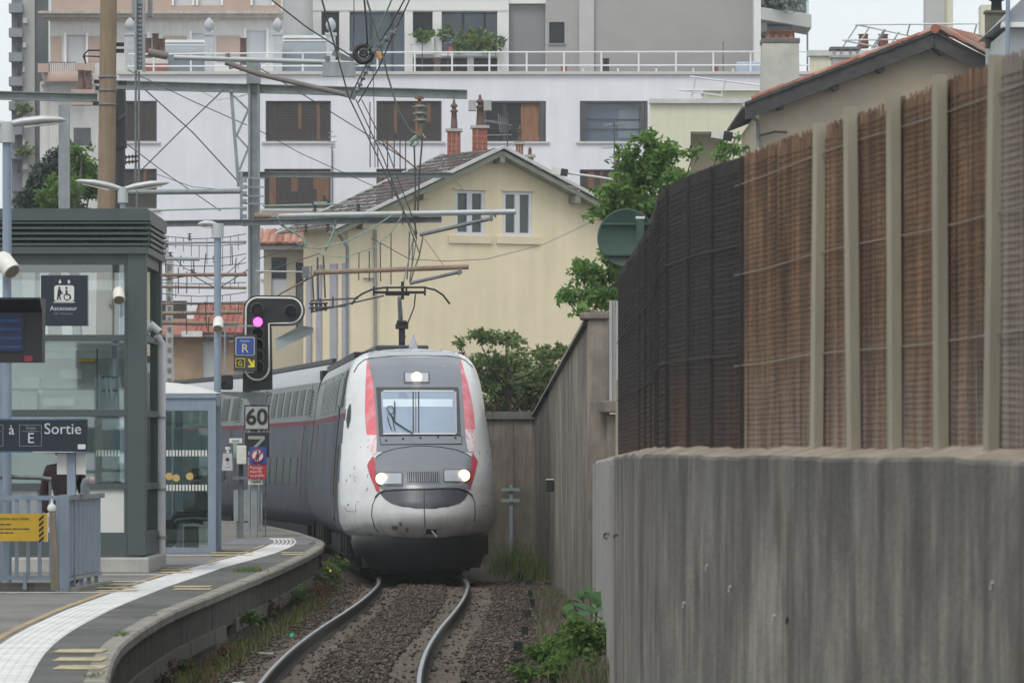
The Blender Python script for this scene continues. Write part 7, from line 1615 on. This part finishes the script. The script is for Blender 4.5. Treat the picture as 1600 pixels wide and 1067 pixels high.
wire('long thin wire sloping below the pole bands to the tubes', [(186,216,96),(260,272,DM),(345,330,DM)], .012, m_wire)
wire('slack thin wire sagging to the mast from the left', [(224,265,DM),(300,292,DM),(380,300,DM)], .008, m_wire)
wire('thin wire from the top edge across the conservatory to the wheel', [(424,0,90),(478,42,92),(552,90,96)], .016, m_wire)
wire('thin wire from the mast head past the crossbeam to the yellow roof', [(408,108,DM),(470,146,DM),(560,202,DM),(640,254,DM)], .014, m_wire)
wire('rust spotted wire with turnbuckle above the yellow roof', [(598,218,DM),(630,247,DM),(656,268,DM)], .020, m_rust)
wire('faint wire from the shutters down to the yellow eaves', [(403,203,DM),(470,240,DM),(586,292,DM)], .010, m_wire)
wire('pale loop of white cable above the crossbeam at the mast', [(312,142,DM),(340,156,DM),(372,152,DM),(392,146,DM)], .010, m_sign_white)
wire('thin wire dropping from the corbel at the yellow roof bracket', [(712,282,150),(724,297,150)], .008, m_wire)
wire('slack wire behind the lift from the pole to the horizontal tubes', [(238,372,DM),(290,420,DM),(340,440,DM),(384,402,DM)], .010, m_wire)
wire('dark wire crossing the tubes above the red tiled roof', [(240,440,DM),(300,430,DM),(340,452,DM),(390,420,DM)], .014, m_wire)
wire('dark wire from the mast foot to the disconnector, upper', [(404,404,DM-.5),(450,390,DM-.5),(476,382,DM-.5)], .012, m_wire)
wire('dark wire from the mast foot to the disconnector, lower', [(404,428,DM-.5),(470,406,DM-.5),(500,396,DM-.5)], .012, m_wire)
wire('rusty stay from the lower tube bracket down to the left', [(496,428,DM-2),(440,458,DM-2),(432,464,DM-2)], .024, m_rust)
ds_ = thing('disconnector', 'tangle of dark rods and insulators hanging by the cream annex', 'disconnector', K(495,475,DM-2)); d_=DM-2
b = MB()
for (x0_,y0_,x1_,y1_) in ((488,430,490,470),(505,400,508,466),(496,402,497,470),(485,470,560,466),(486,482,540,478),(485,488,600,462),(500,466,500,486),(520,464,520,482)): b.tube([K(x0_,y0_,d_),K(x1_,y1_,d_)],.02,5)
for x in (487,494,501,508): insulator(b,K(x,472,d_),K(x+1,486,d_),2,.07,.03)
b.build('rods', m_wire, ds_)
b = MB(); insulator(b,K(458,380,DM-.4),K(476,384,DM-.4),3,.06,.02); b.box(X(478,DM),X(488,DM),d_-.1,d_+.1,Z(440,DM),Z(422,DM)); b.build('bracket', m_steel_dark, ds_)
b = MB()
for k in range(16):
    x0_ = rb.uniform(240,370); y0_ = rb.uniform(375,500); b.tube([K(x0_,y0_,DM+3),K(x0_+rb.uniform(-4,4),y0_+rb.uniform(15,45),DM+3)],.012,4)
for k in range(6):
    x0_ = rb.uniform(242,360); y0_ = rb.uniform(345,470); insulator(b,K(x0_,y0_,DM+3),K(x0_,y0_+12,DM+3),3,.05,.015)
for k in range(8):
    y0_ = 366+k*15; sg_ = rb.uniform(2,9); pts_ = [K(238+q*12.2, y0_+sg_*(1-((q-6)/6)**2)+rb.uniform(-.5,.5), DM+3) for q in range(13)]; b.tube(pts_,.009,4)
    for q in range(1,12):
        if rb.random() < .6: b.tube([pts_[q], pts_[q]-Vector((0,0,rb.uniform(.08,.34)))],.007,4)
t = thing('dropper_tangle', 'tangle of droppers and small insulators among the tubes left of the signal', 'overhead fittings', K(300,500,DM+3)); b.build('rods', m_wire, t)

# ================================================================== VEGETATION
def leaf_cloud(name, clumps, n, size, mat, seed, parent=None, up=.5, aspect=2.2, kind=None, spray=6, soft=.55):
    rg = np.random.default_rng(seed); cl = np.array(clumps, float); wgt = cl[:,3]*cl[:,4]*cl[:,5]; wgt = wgt**.75/np.sum(wgt**.75)
    ns = max(1, n//spray); k = rg.choice(len(cl), ns, p=wgt); u = rg.normal(size=(ns,3)); u /= np.linalg.norm(u,axis=1)[:,None]
    rad = np.minimum(np.abs(rg.normal(.72,soft*.6,ns)), 1.75)
    sc_ = cl[k,:3] + u*rad[:,None]*cl[k,3:6]
    ax = rg.normal(size=(ns,3))*.6 + u; ax[:,2] -= .25; ax /= np.linalg.norm(ax,axis=1)[:,None]           # twig direction
    sn_ = rg.normal(size=(ns,3))*.55; sn_[:,2] += up+.5; sn_ -= ax*np.sum(sn_*ax,1)[:,None]; sn_ /= np.linalg.norm(sn_,axis=1)[:,None]
    sd_ = np.cross(ax, sn_); P_=[]; A_=[]; N_=[]
    for q in range(spray):       # leaflets along the twig, left and right in turn
        s_ = 1 if q % 2 else -1; f = (q//2)*size*.75
        P_.append(sc_ + ax*f + sd_*s_*size*.55 + rg.normal(size=(ns,3))*size*.25)
        a = ax*.55 + sd_*s_*.85 + rg.normal(size=(ns,3))*.35; A_.append(a/np.linalg.norm(a,axis=1)[:,None])
        m_ = sn_ + rg.normal(size=(ns,3))*.45; N_.append(m_)
    c = np.concatenate(P_); a = np.concatenate(A_); nn = np.concatenate(N_); n = len(c)
    nn -= a*np.sum(nn*a,1)[:,None]; nn /= np.linalg.norm(nn,axis=1)[:,None]; bb = np.cross(nn, a)
    s_ = size*rg.uniform(.6,1.3,n)[:,None]; a = a*s_; bb = bb*s_/aspect; dr = nn*s_*.2
    v = np.stack([c-a-dr, c+bb*1.0, c+a-dr, c-bb*1.0],1)
    me = bpy.data.meshes.new(name); me.vertices.add(n*4); me.vertices.foreach_set('co', (v - (np.array(WL[parent.name]) if parent else 0)).reshape(-1))
    me.loops.add(n*4); me.loops.foreach_set('vertex_index', np.arange(n*4)); me.polygons.add(n); me.polygons.foreach_set('loop_start', np.arange(n)*4)
    me.materials.append(mat); me.update(calc_edges=True); me.validate()
    o = bpy.data.objects.new(name, me); C.objects.link(o); WL[o.name] = Vector((0,0,0)) if not parent else WL[parent.name]
    if parent: o.parent = parent
    if kind: o['kind'] = kind
    return o
m_bark = M('grey_bark', (.09,.075,.06), .9, var=.25, scale=8, stretch=(1,1,.2), bump=.01)
m_leaf_tree = leafm('ash_leaf', (.06,.13,.032), (.13,.245,.062), (.22,.35,.105), .5)
m_leaf_bush = leafm('bush_leaf', (.07,.12,.036), (.16,.225,.072), (.31,.37,.17), .5)
m_leaf_weed = leafm('weed_leaf', (.05,.09,.024), (.10,.165,.042), (.18,.24,.07), .45)
m_leaf_bright = leafm('bright_leaf', (.06,.12,.026), (.115,.21,.05), (.19,.30,.08), .45)
m_leaf_big = leafm('burdock_leaf', (.04,.10,.03), (.055,.13,.04), (.08,.17,.06), .35)
m_leaf_dry = leafm('dry_stem', (.09,.065,.052), (.155,.115,.10), (.24,.185,.16))
m_leaf_rust = leafm('rusty_weed', (.065,.032,.020), (.10,.055,.03), (.14,.09,.05))
m_leaf_cedar = leafm('cedar_needle', (.022,.035,.030), (.04,.06,.05), (.07,.095,.08), .2)
m_flower = M('yellow_flower', (.65,.50,.03), .6, var=0)
def clump_px(lst, d0, dspread, seed):
    rg = random.Random(seed); out=[]
    for (x,y,rx,ry) in lst:
        d = d0 + rg.uniform(-dspread,dspread); s_ = d/F; out.append((X(x,d),d,Z(y,d),rx*s_,max(rx,ry)*s_*1.1,ry*s_))
    return out
def tree(name, label, cat, base, lst, d0, ds2, n, size, mat, seed, limbs=True, up=.5, group=None, trunk_r=.1):
    t = thing(name, label, cat, base, group); cl = clump_px(lst,d0,ds2,seed); rg = random.Random(seed)
    sub = []
    for c in cl:       # break each clump into uneven sprays
        for q in range(5):
            u = Vector((rg.gauss(0,1),rg.gauss(0,1),rg.gauss(0,1))).normalized(); f = rg.uniform(.35,.8)
            sub.append((c[0]+u.x*c[3]*.62,c[1]+u.y*c[4]*.62,c[2]+u.z*c[5]*.62,c[3]*f*.95,c[4]*f*.95,c[5]*f*.65))
    leaf_cloud('crown', sub, n, size, mat, seed, t, up)
    b = MB(); b0 = Vector(base); top = Vector((sum(c[0] for c in cl)/len(cl), d0, sum(c[2] for c in cl)/len(cl)))
    b.tube([b0, b0+(top-b0)*.5+Vector((.05,0,0)), top],[trunk_r,trunk_r*.75,trunk_r*.4],8)
    if limbs:
        for c in cl:
            j = b0+(top-b0)*rg.uniform(.35,.9); e = Vector(c[:3]); b.tube([j,(j+e)/2+Vector((0,0,-.08)),e],[trunk_r*.35,trunk_r*.22,trunk_r*.08],6)
    b.build('trunk', m_bark, t); return t
tree('ash_tree','fresh green ash tree behind the black reed screen and the round sign','tree',(X(1010,85),85,1.5),
     [(1010,222,18,18),(985,250,30,16),(1045,250,40,22),(1010,280,45,25),(975,300,45,22),(1060,290,35,30),(940,330,28,14),(1000,330,50,25),(1085,235,12,10),(1150,232,22,10),(1120,245,14,6),
      (960,400,30,14),(935,425,35,18),(900,458,38,10),(935,465,30,20),(960,450,25,30),(880,462,16,6),(905,486,16,6),(1040,330,40,30),(1150,215,10,8)],85,1.7,10500,.060,m_leaf_tree,31,trunk_r=.10)
tree('garden_bush','dense mid green bush with pale leaf edges behind the cross wall','bush',(X(790,117),117,.5),
     [(745,525,22,14),(790,530,30,18),(760,560,40,25),(815,570,40,28),(770,600,45,35),(830,610,40,35),(860,560,28,18),(880,545,12,10),(720,535,10,8),(850,590,30,30),(790,640,60,30),(735,600,15,40)],117,1.6,10500,.066,m_leaf_bush,32,trunk_r=.10)
t = thing('cedar_tree','drooping grey green cedar behind the lift at the left','tree',(X(70,150),150,-.4)); rg_ = random.Random(5); cl=[]
for k in range(26):
    x = 28+k*3.6; yt = 330-95*math.sin(min(1,(x-20)/95)*math.pi/2); 
    for q in range(6): y = yt+q*15; d = 150+rg_.uniform(-1,1); s_=d/F; cl.append((X(x+rg_.uniform(-4,4),d),d,Z(y,d),5*s_,9*s_,12*s_))
leaf_cloud('crown', cl, 9000, .09, m_leaf_cedar, 35, t, -.2, 3.0); b = MB(); b.tube([(X(85,150),150,-.4),(X(85,150),150.3,Z(240,150))],[.3,.12],8); b.build('trunk', m_bark, t)
tree('linden_tree','bright green leafy tree between the cedar and the brown pole','tree',(X(125,145),145,-.4),[(105,290,30,22),(130,262,20,22),(140,300,25,25),(80,312,25,15),(128,235,18,10),(120,320,40,20)],145,1.2,5500,.09,m_leaf_bright,36,trunk_r=.2)
# terrace plants
leafy = leaf_cloud
t = thing('terrace_plant','leafy terrace plant with yellow flowers before the penthouse glass','plant',P(745,86,DU-.3))
leaf_cloud('leaves', clump_px([(725,66,14,10),(745,62,18,15),(765,68,16,14),(715,72,8,8)],DU-.3,.3,1), 900, .13, m_leaf_bush, 41, t); leaf_cloud('flowers', clump_px([(748,66,12,8)],DU-.6,.2,2), 26, .12, m_flower, 42, t)
t = thing('terrace_plant','round green plant on the white planter in the narrow penthouse window','plant',P(660,62,DU-.2)); leaf_cloud('leaves', clump_px([(660,55,14,6)],DU-.2,.2,3), 300, .12, m_leaf_bright, 43, t)
t = thing('terrace_plant','small dark plant by the slim terrace antenna','plant',P(695,62,DU-.2)); leaf_cloud('leaves', clump_px([(696,52,7,8)],DU-.2,.2,3), 130, .12, m_leaf_bush, 44, t)
t = thing('balcony_plant','green potted plant inside the end balcony','plant',P(1193,90,DU+.5)); leaf_cloud('leaves', clump_px([(1192,66,6,12)],DU+.5,.2,3), 200, .12, m_leaf_bush, 45, t)
t = thing('balcony_plant','pale grey leaved plants behind the upper balcony glass','plant',P(1225,14,DU)); leaf_cloud('leaves', clump_px([(1205,2,12,10),(1225,2,16,12),(1243,4,12,10)],DU,.3,3), 500, .13, leafm('silver_leaf',(.10,.13,.11),(.20,.24,.21),(.36,.38,.36)), 46, t)
for k,(x,y) in enumerate(((34,168),(38,235))): t = thing('balcony_plant',('small green plant on a far tower balcony, upper','small green plant on a far tower balcony, lower')[k],'plant',P(x,y+8,DL-.5)); leaf_cloud('leaves', clump_px([(x,y,8,5)],DL-.8,.1,3), 120, .16, m_leaf_bush, 47+k, t)
# weeds at the foot of the right wall
def wpx(x, y, d): return P(x, y, d)
def big_leaf_plant(label, spots, base, seed):
    t = thing('burdock_plant', label, 'plant', base); rg = random.Random(seed)
    for (x,y,d,sz,tilt) in spots:
        sz *= .8; c = P(x,y,d); b = MB(); az = rg.uniform(-1.3,1.3); tilt += rg.uniform(-.25,.3); fw = Vector((math.sin(az)*.9,-math.cos(az)*.75,-.45+tilt)).normalized(); sd_ = fw.cross(Vector((0,0,1))).normalized(); up_ = sd_.cross(fw); rows=[]
        for q in np.linspace(0,1,7):
            wv = sz*(.62*math.sin(math.pi*min(1,.12+.88*q)**.75)+.0); dr = up_*(.14*sz*math.sin(q*2.4)); rows.append([c+fw*sz*(q-.4)*1.25+sd_*wv*u+dr-up_*(-.18*sz*abs(u)) + up_*.03*sz*math.sin(u*9+q*7) for u in np.linspace(-1,1,9)])
        b.grid(rows); b.build('leaf', m_leaf_big, t); b = MB(); b.tube([c-fw*sz*.5, Vector(base)+Vector((rg.uniform(-.06,.06),rg.uniform(-.1,.1),0))],.007,5); b.build('stalk', m_leaf_weed, t)
big_leaf_plant('clump of broad smooth green leaves at the foot of the wall, topmost of the weeds',[(918,928,58.4,.22,-.15),(938,946,57.6,.24,-.2),(892,952,57.8,.18,-.2),(956,938,58.3,.18,-.1),(905,962,56.8,.2,-.2),(925,936,58,.24,-.1),(945,932,58.2,.20,.0),(903,950,57.5,.20,-.2),(930,956,57,.22,-.15),(885,962,57,.16,0),(952,950,58,.16,.05),(910,934,58.5,.17,.0),(942,968,56.5,.15,-.1),(895,940,58.2,.13,-.1)],(X(928,58),58,-.12),3)
def weeds(label, lst, d0, ds2, n, size, mat, seed, base, name='weed_clump', up=.9, cat='weeds'):
    t = thing(name, label, cat, base); sub=[]; rg = random.Random(seed)
    for c in clump_px(lst,d0,ds2,seed):
        for q in range(4): u = Vector((rg.gauss(0,1),rg.gauss(0,1),rg.gauss(0,1))).normalized(); f = rg.uniform(.35,.75); sub.append((c[0]+u.x*c[3]*.6,c[1]+u.y*c[4]*.6,c[2]+u.z*c[5]*.6,c[3]*f,c[4]*f,c[5]*f))
    leaf_cloud('leaves', sub, n, size, mat, seed, t, up)
    b = MB()
    for c in sub[::2]: b.tube([(c[0],c[1],-.2),(c[0]+rg.uniform(-.03,.03),c[1],c[2])],.004,4)
    b.build('stems', m_leaf_weed, t); return t
weeds('bramble like green weed mass against the wall under the broad leaves',[(900,985,35,18),(935,990,25,22),(950,1010,15,25),(880,1000,25,15),(925,1015,30,14)],55,.9,3000,.036,m_leaf_bright,51,(X(920,55),55,-.2))
weeds('low bright green bush beside the ballast at the lower right',[(845,1025,28,16),(860,1045,30,14),(820,1048,20,10),(875,1022,18,14),(835,1012,12,8)],53,.7,3600,.027,m_leaf_bright,52,(X(850,53),53,-.2))
weeds('small ragged weeds between the bush and the wall at the bottom edge',[(925,1050,12,18),(905,1060,12,10),(945,1060,10,10)],51.5,.5,900,.030,m_leaf_weed,53,(X(925,51.5),51.5,-.2))
# weeds along the platform face
for k,(lst,d,n,mat,lab) in enumerate((([(385,965,18,14),(368,975,12,12)],66,420,m_leaf_weed,'green weed tuft below the platform edge, middle of the curve'),([(300,1045,16,16),(285,1040,10,10)],55,420,m_leaf_weed,'green weed tuft below the platform edge near the lower frame edge'),([(350,1020,14,14),(335,1035,12,10)],58,320,m_leaf_rust,'rusty brown weed tuft below the platform edge, nearest'),([(430,950,16,14),(412,965,12,10),(400,1000,10,10)],72,380,m_leaf_rust,'rusty brown weed patch between platform face and rail'),
     ([(470,925,14,18),(455,940,14,12),(440,930,10,10)],78,460,m_leaf_weed,'green weed patch under the middle platform panels'),([(520,890,14,20),(505,905,14,14),(535,885,8,14)],88,560,m_leaf_weed,'tall weeds with yellow flowers at the corner of the platform by the train'),([(255,1058,10,8),(270,1035,8,8)],52,200,m_leaf_dry,'dry grass tuft at the foot of the platform near the frame bottom'),([(500,925,16,10),(480,945,14,8),(520,915,12,8)],82,300,m_leaf_rust,'low rusty weeds on the ballast shoulder near the train'))):
    weeds(lab,lst,d,.8,int(n*2.2),.024*d/66,mat,60+k,(X(lst[0][0],d),d,-.2))
t = thing('yellow_flower','small yellow flower among the weeds by the platform corner','flower',P(512,888,87)); leaf_cloud('petals',[(X(512,87),87,Z(888,87),.03,.03,.03)],8,.03,m_flower,71,t)
def blades(label, lst, n, hgt, mats, seed, base, cat='grass', name='grass_clump', zg=-.19):
    t = thing(name, label, cat, base); rg = np.random.default_rng(seed)
    for mi, m_ in enumerate(mats):
        k = rg.integers(0, len(lst), n//len(mats)); L_ = np.array(lst, float)[k]; nn = len(k)
        x = L_[:,0] + rg.normal(0,1,nn)*L_[:,2]; y = L_[:,1] + rg.normal(0,1,nn)*L_[:,3]; h = hgt*rg.uniform(.35,1.15,nn)*L_[:,4]; az = rg.uniform(0,6.28,nn); w_ = .006*rg.uniform(.6,1.6,nn)
        ln = rg.normal(0,.28,(nn,2)); p0 = np.stack([x,y,np.full(nn,zg)],1); p1 = p0 + np.stack([ln[:,0]*h*.35,ln[:,1]*h*.35,h*.6],1); p2 = p0 + np.stack([ln[:,0]*h,ln[:,1]*h,h],1)
        sd_ = np.stack([np.cos(az),np.sin(az),np.zeros(nn)],1)*w_[:,None]
        v = np.stack([p0-sd_,p0+sd_,p1+sd_*.8,p1-sd_*.8,p2],1) - np.array(WL[t.name])
        me = bpy.data.meshes.new('blades'); me.vertices.add(nn*5); me.vertices.foreach_set('co', v.reshape(-1)); b_ = (np.arange(nn)*5)[:,None]
        lp = np.concatenate([b_+np.array([[0,1,2,3]]), b_+np.array([[3,2,4]])],1).reshape(-1); me.loops.add(nn*7); me.loops.foreach_set('vertex_index', lp)
        me.polygons.add(nn*2); st = (np.arange(nn)*7)[:,None]+np.array([[0,4]]); me.polygons.foreach_set('loop_start', st.reshape(-1)); me.materials.append(m_); me.update(calc_edges=True); me.validate()
        o = bpy.data.objects.new('blades', me); C.objects.link(o); o.parent = t; WL[o.name] = WL[t.name]
    return t
def gx_(x, d): return X(x, d)
blades('tall grass and weeds round the marker post by the cross wall', [(X(x,d),d,.18,.8,h) for x,d,h in ((788,104,.8),(800,105,1.1),(815,106,1.0),(830,104,.9),(842,100,.8),(850,97,.7),(812,100,.6),(795,108,1))], 1300, .75, [m_leaf_weed, m_leaf_bush], 55, (X(810,104),104,-.3), zg=-.3)
blades('pinkish dry grass along the foot of the wall', [(X(x,d),d,.14,1.2,h) for x,d,h in ((868,78,.8),(862,84,.8),(878,72,1),(890,66,1),(900,62,1),(872,66,.8),(880,60,.7),(905,53,1),(930,51.5,1.1),(955,51,1.2),(968,52,1.2),(890,55,.7))], 6500, .30, [m_leaf_dry, m_leaf_dry, m_leaf_weed], 54, (X(890,57),57,-.2))
blades('thin dry grass along the foot of the platform wall', [(off(EDGE,d,.22).x,d,.10,1.0,h) for d,h in ((52,1),(55,.9),(58,.9),(61,1),(64,.8),(68,1),(72,.9),(76,.9),(80,1),(84,1.1),(88,1.2))], 2600, .20, [m_leaf_weed, m_leaf_rust], 56, (off(EDGE,66,.22).x,66,-.2))
# moss and grass in the platform joints
def tuft(label, x, y, n, rx, seed, hs_=1.0, z=PZ):
    d = (ZC-z)*F/(y-HY); t = thing('grass_tuft', label, 'grass', (X(x,d),d,z)); rg = random.Random(seed); b = MB()
    for k in range(n):
        p = Vector((X(x,d)+rg.gauss(0,rx),d+rg.gauss(0,.25),z)); l = rg.uniform(.04,.11)*hs_; e = p+Vector((rg.gauss(0,.04),rg.gauss(0,.03),l)); b.add([p+Vector((-.006,0,0)),p+Vector((.006,0,0)),e],[(0,1,2)])
    b.build('blades', m_leaf_weed, t)
tuft('grass tuft growing on the platform edge in mid curve',388,893,150,.10,81); tuft('thin grass along the coping joint near the camera',146,1056,50,.02,82,.3); tuft('small moss tuft on the coping joint, middle',192,992,60,.02,83,.4); tuft('small grass line on the coping further along',238,962,30,.02,84,.3)
# litter beside the rail
b = MB(); p = P(405,1012,61); p.z=-.14; b.bar(p,p+Vector((.16,-.3,.01)),.03,.02); tag(b.build('litter_stick', m_sign_white),'white plastic strip lying beside the left rail','litter')
b = MB(); p = P(456,992,67); b.tube([(p.x,p.y,-.17),(p.x,p.y+.02,-.12)],.035,8); tag(b.build('bottle_cap', M('green_plastic',(.02,.30,.15),.4,var=0)),'green plastic scrap beside the left rail','litter')
b = MB(); p = P(372,1062,52.5); b.box(p.x-.07,p.x+.07,52.4,52.6,-.2,-.11); tag(b.build('pale_stone', m_conc_light, bevel=.03),'pale stone block beside the left rail at the bottom edge','stone')

# ================================================================== PEOPLE
def figure(name, verts, edges, radii, mat, parent, root=0):
    me = bpy.data.meshes.new(name); org = WL[parent.name]
    me.from_pydata([tuple(Vector(v)-org) for v in verts], edges, []); me.materials.append(mat)
    o = bpy.data.objects.new(name, me); C.objects.link(o); o.parent = parent; WL[o.name] = org
    sk = o.modifiers.new('skin','SKIN'); sk.use_smooth_shade = True
    for i, v in enumerate(me.skin_vertices[0].data): v.radius = radii[i] if isinstance(radii[i], tuple) else (radii[i],radii[i]); v.use_root = (i == root)
    o.modifiers.new('sub','SUBSURF').levels = 2; o.modifiers['sub'].render_levels = 2; return o
def head(parent, c, r, face, mats, hair=True):      # ovoid head with nose, brow, ears and a hair cap; face = unit direction looked at
    c = Vector(c); f = Vector(face).normalized(); s_ = Vector((f.y,-f.x,0)).normalized(); u = Vector((0,0,1)); rows=[]
    for la in np.linspace(-1.5,1.5,12):
        row=[]
        for lo in np.linspace(-math.pi,math.pi,21):
            p = f*math.cos(la)*math.cos(lo)*r*.98 + s_*math.cos(la)*math.sin(lo)*r*.80 + u*math.sin(la)*r*1.22
            if abs(lo)<.25 and -.35<la<.15: p += f*r*.22*(1-abs(lo)/.25)
            if la<-.9 and abs(lo)<1: p += f*r*.10
            row.append(c+p)
        rows.append(row)
    b = MB(); b.grid(rows)
    for sg_ in (-1,1): b.lathe([(.3*r,-.08*r),(.26*r,.06*r)], c+s_*sg_*r*.82, 8, axis='x')
    h_ = b.build('head', mats[0], parent)
    if hair:
        rows=[]
        for la in np.linspace(-.5,1.55,10):
            row=[]
            for lo in np.linspace(-math.pi,math.pi,21):
                front = math.cos(lo) > .35; l2 = max(la,.55) if front else la
                row.append(c + f*math.cos(l2)*math.cos(lo)*r*1.10 - f*.06*r + s_*math.cos(l2)*math.sin(lo)*r*.92 + u*math.sin(l2)*r*1.30)
            rows.append(row)
        b = MB(); b.grid(rows); b.build('hair', mats[1], parent)
    for sg_ in (-1,1):
        b = MB(); b.lathe([(.10*r,0),(.06*r,.02)], c+f*r*.9+s_*sg_*r*.3+u*r*.08, 8, axis='y'); b.build('eye', m_black, h_)
    return h_
def hand(parent, wrist, dirv, upv, mat, L=.18, curl=.5):
    w_ = Vector(wrist); d = Vector(dirv).normalized(); n_ = Vector(upv).normalized(); s_ = d.cross(n_).normalized(); n_ = s_.cross(d)
    vs=[w_, w_+d*L*.22, w_+d*L*.45]; es=[(0,1),(1,2)]; rd=[.024,(.034,.018),(.036,.016)]
    o = figure('palm', vs, es, rd, mat, parent)
    for k,(off_,ln) in enumerate(((-.030,.40),(-.010,.46),(.010,.43),(.028,.34))):
        b0 = w_+d*L*.45+s_*off_; p1 = b0+d*L*ln*.45-n_*L*.06*curl; p2 = p1+(d*(1-curl*.6)-n_*curl*.9).normalized()*L*ln*.32; p3 = p2+(d*(.5-curl*.7)-n_*curl).normalized()*L*ln*.25
        b = MB(); b.tube([b0-d*.01,p1,p2,p3],[.0105,.0098,.009,.007],7); b.build('finger', mat, o)
    b0 = w_+d*L*.16-s_*.03; b = MB(); b.tube([b0,b0+(d*.6-s_*.8).normalized()*L*.2,b0+(d*.9-s_*.55).normalized()*L*.36],[.013,.011,.008],7); b.build('thumb', mat, o); return o
# person standing behind the barrier, back turned, leaning a little
dP = 66.0; bx_, gz = X(101,dP), PZ
pe = thing('person', 'person in a dark maroon coat standing behind the direction sign, back turned', 'person', (bx_,dP,gz))
hip = Vector((bx_+.02,dP,gz+.90)); che = Vector((bx_-.02,dP-.02,gz+1.30)); nk = Vector((bx_-.02,dP-.03,gz+1.49)); sl = Vector((bx_-.20,dP,gz+1.42)); sr_ = Vector((bx_+.19,dP,gz+1.40))
vs=[hip, Vector((bx_,dP,gz+1.1)), che, nk, nk+Vector((0,-.01,.08)), sl, sl+Vector((-.06,.02,-.30)), sl+Vector((-.02,-.10,-.54)), sr_, sr_+Vector((.05,.02,-.30)), sr_+Vector((.02,-.10,-.54)),
    hip+Vector((-.10,0,-.08)), hip+Vector((-.11,.0,-.46)), hip+Vector((-.10,.04,-.84)), hip+Vector((-.11,-.12,-.87)), hip+Vector((.10,0,-.08)), hip+Vector((.11,0,-.46)), hip+Vector((.11,.04,-.84)), hip+Vector((.12,-.12,-.87))]
es=[(0,1),(1,2),(2,3),(3,4),(2,5),(5,6),(6,7),(2,8),(8,9),(9,10),(0,11),(11,12),(12,13),(13,14),(0,15),(15,16),(16,17),(17,18)]
rd=[(.17,.13),(.17,.125),(.19,.13),.07,.055,.085,.065,.05,.085,.065,.05,.105,.075,.06,.045,.105,.075,.06,.045]
figure('coat', vs, es, rd, m_cloth_maroon, pe)
head(pe, nk+Vector((-.0,-.03,.18)), .105, (.2,1,0), (m_skin,m_hair))
hand(pe, sl+Vector((-.02,-.11,-.56)), (0.05,-.3,-1), (0,-1,.2), m_skin); hand(pe, sr_+Vector((.02,-.11,-.56)), (0,-.3,-1), (0,-1,.2), m_skin)
# seated person in the shelter, facing left, phone in hand
d_ = 87.9; gx0 = X(309,d_); pe = thing('person', 'person dressed in black sitting in the glass shelter looking down at a phone', 'person', (gx0,d_,PZ)); sZ = PZ+.47
hip = Vector((gx0+.10,d_,sZ+.10)); che = Vector((gx0+.05,d_,sZ+.48)); nk = Vector((gx0+.0,d_,sZ+.63))
vs=[hip, hip+Vector((0,0,.2)), che, nk, nk+Vector((-.02,0,.07)), che+Vector((-.01,-.17,.06)), che+Vector((-.06,-.22,-.22)), che+Vector((-.28,-.10,-.28)), che+Vector((-.01,.17,.06)), che+Vector((-.06,.22,-.22)), che+Vector((-.28,.08,-.30)),
    hip+Vector((-.06,-.10,-.02)), hip+Vector((-.46,-.12,.03)), hip+Vector((-.50,-.12,-.44)), hip+Vector((-.66,-.12,-.51)), hip+Vector((-.06,.10,-.02)), hip+Vector((-.48,.14,.04)), hip+Vector((-.60,.14,-.43)), hip+Vector((-.76,.14,-.51))]
rd=[(.15,.14),(.14,.13),(.16,.13),.065,.05,.075,.058,.042,.075,.058,.042,.10,.075,.055,.045,.10,.075,.055,.045]
figure('coat', vs, es, rd, m_cloth_black, pe)
head(pe, nk+Vector((-.05,0,.17)), .102, (-1,-.25,-.1), (m_skin,m_hair))
wr = che+Vector((-.30,-.10,-.28)); hand(pe, wr, (-1,.1,.15), (0,.2,1), m_skin, .17, .7); hand(pe, che+Vector((-.30,.08,-.30)), (-1,-.1,.15), (0,.2,1), m_skin, .17, .7)
b = MB(); b.mbox(Matrix.Translation(wr+Vector((-.13,.04,.06))) @ Matrix.Rotation(R(50),4,'Y'), .15,.075,.010); tag(b.build('phone', m_black, bevel=.003),'black phone held by the seated person in the shelter','phone')

# ================================================================== light summer haze between here and the far buildings
m_haze = bpy.data.materials.new('haze'); m_haze.use_nodes = True; n_ = m_haze.node_tree.nodes; n_.clear()
o_ = n_.new('ShaderNodeOutputMaterial'); v_ = n_.new('ShaderNodeVolumePrincipled'); v_.inputs['Color'].default_value = (.93,.96,1,1); v_.inputs['Density'].default_value = .00033; v_.inputs['Anisotropy'].default_value = .2
m_haze.node_tree.links.new(v_.outputs[0], o_.inputs['Volume'])
b = MB(); b.box(-750,750,-70,1150,-1.9,40); hz = b.build('haze', m_haze); hz['kind'] = 'stuff'; hz['label'] = 'thin pale haze in the air'
# ================================================================== lettering becomes mesh
dg = bpy.context.evaluated_depsgraph_get()
for o in [o for o in S.objects if o.type == 'FONT']:
    me = bpy.data.meshes.new_from_object(o.evaluated_get(dg)); n_ = bpy.data.objects.new('lettering', me); C.objects.link(n_)
    n_.parent = o.parent; n_.location = o.location; n_.rotation_euler = o.rotation_euler
    bpy.data.objects.remove(o, do_unlink=True)
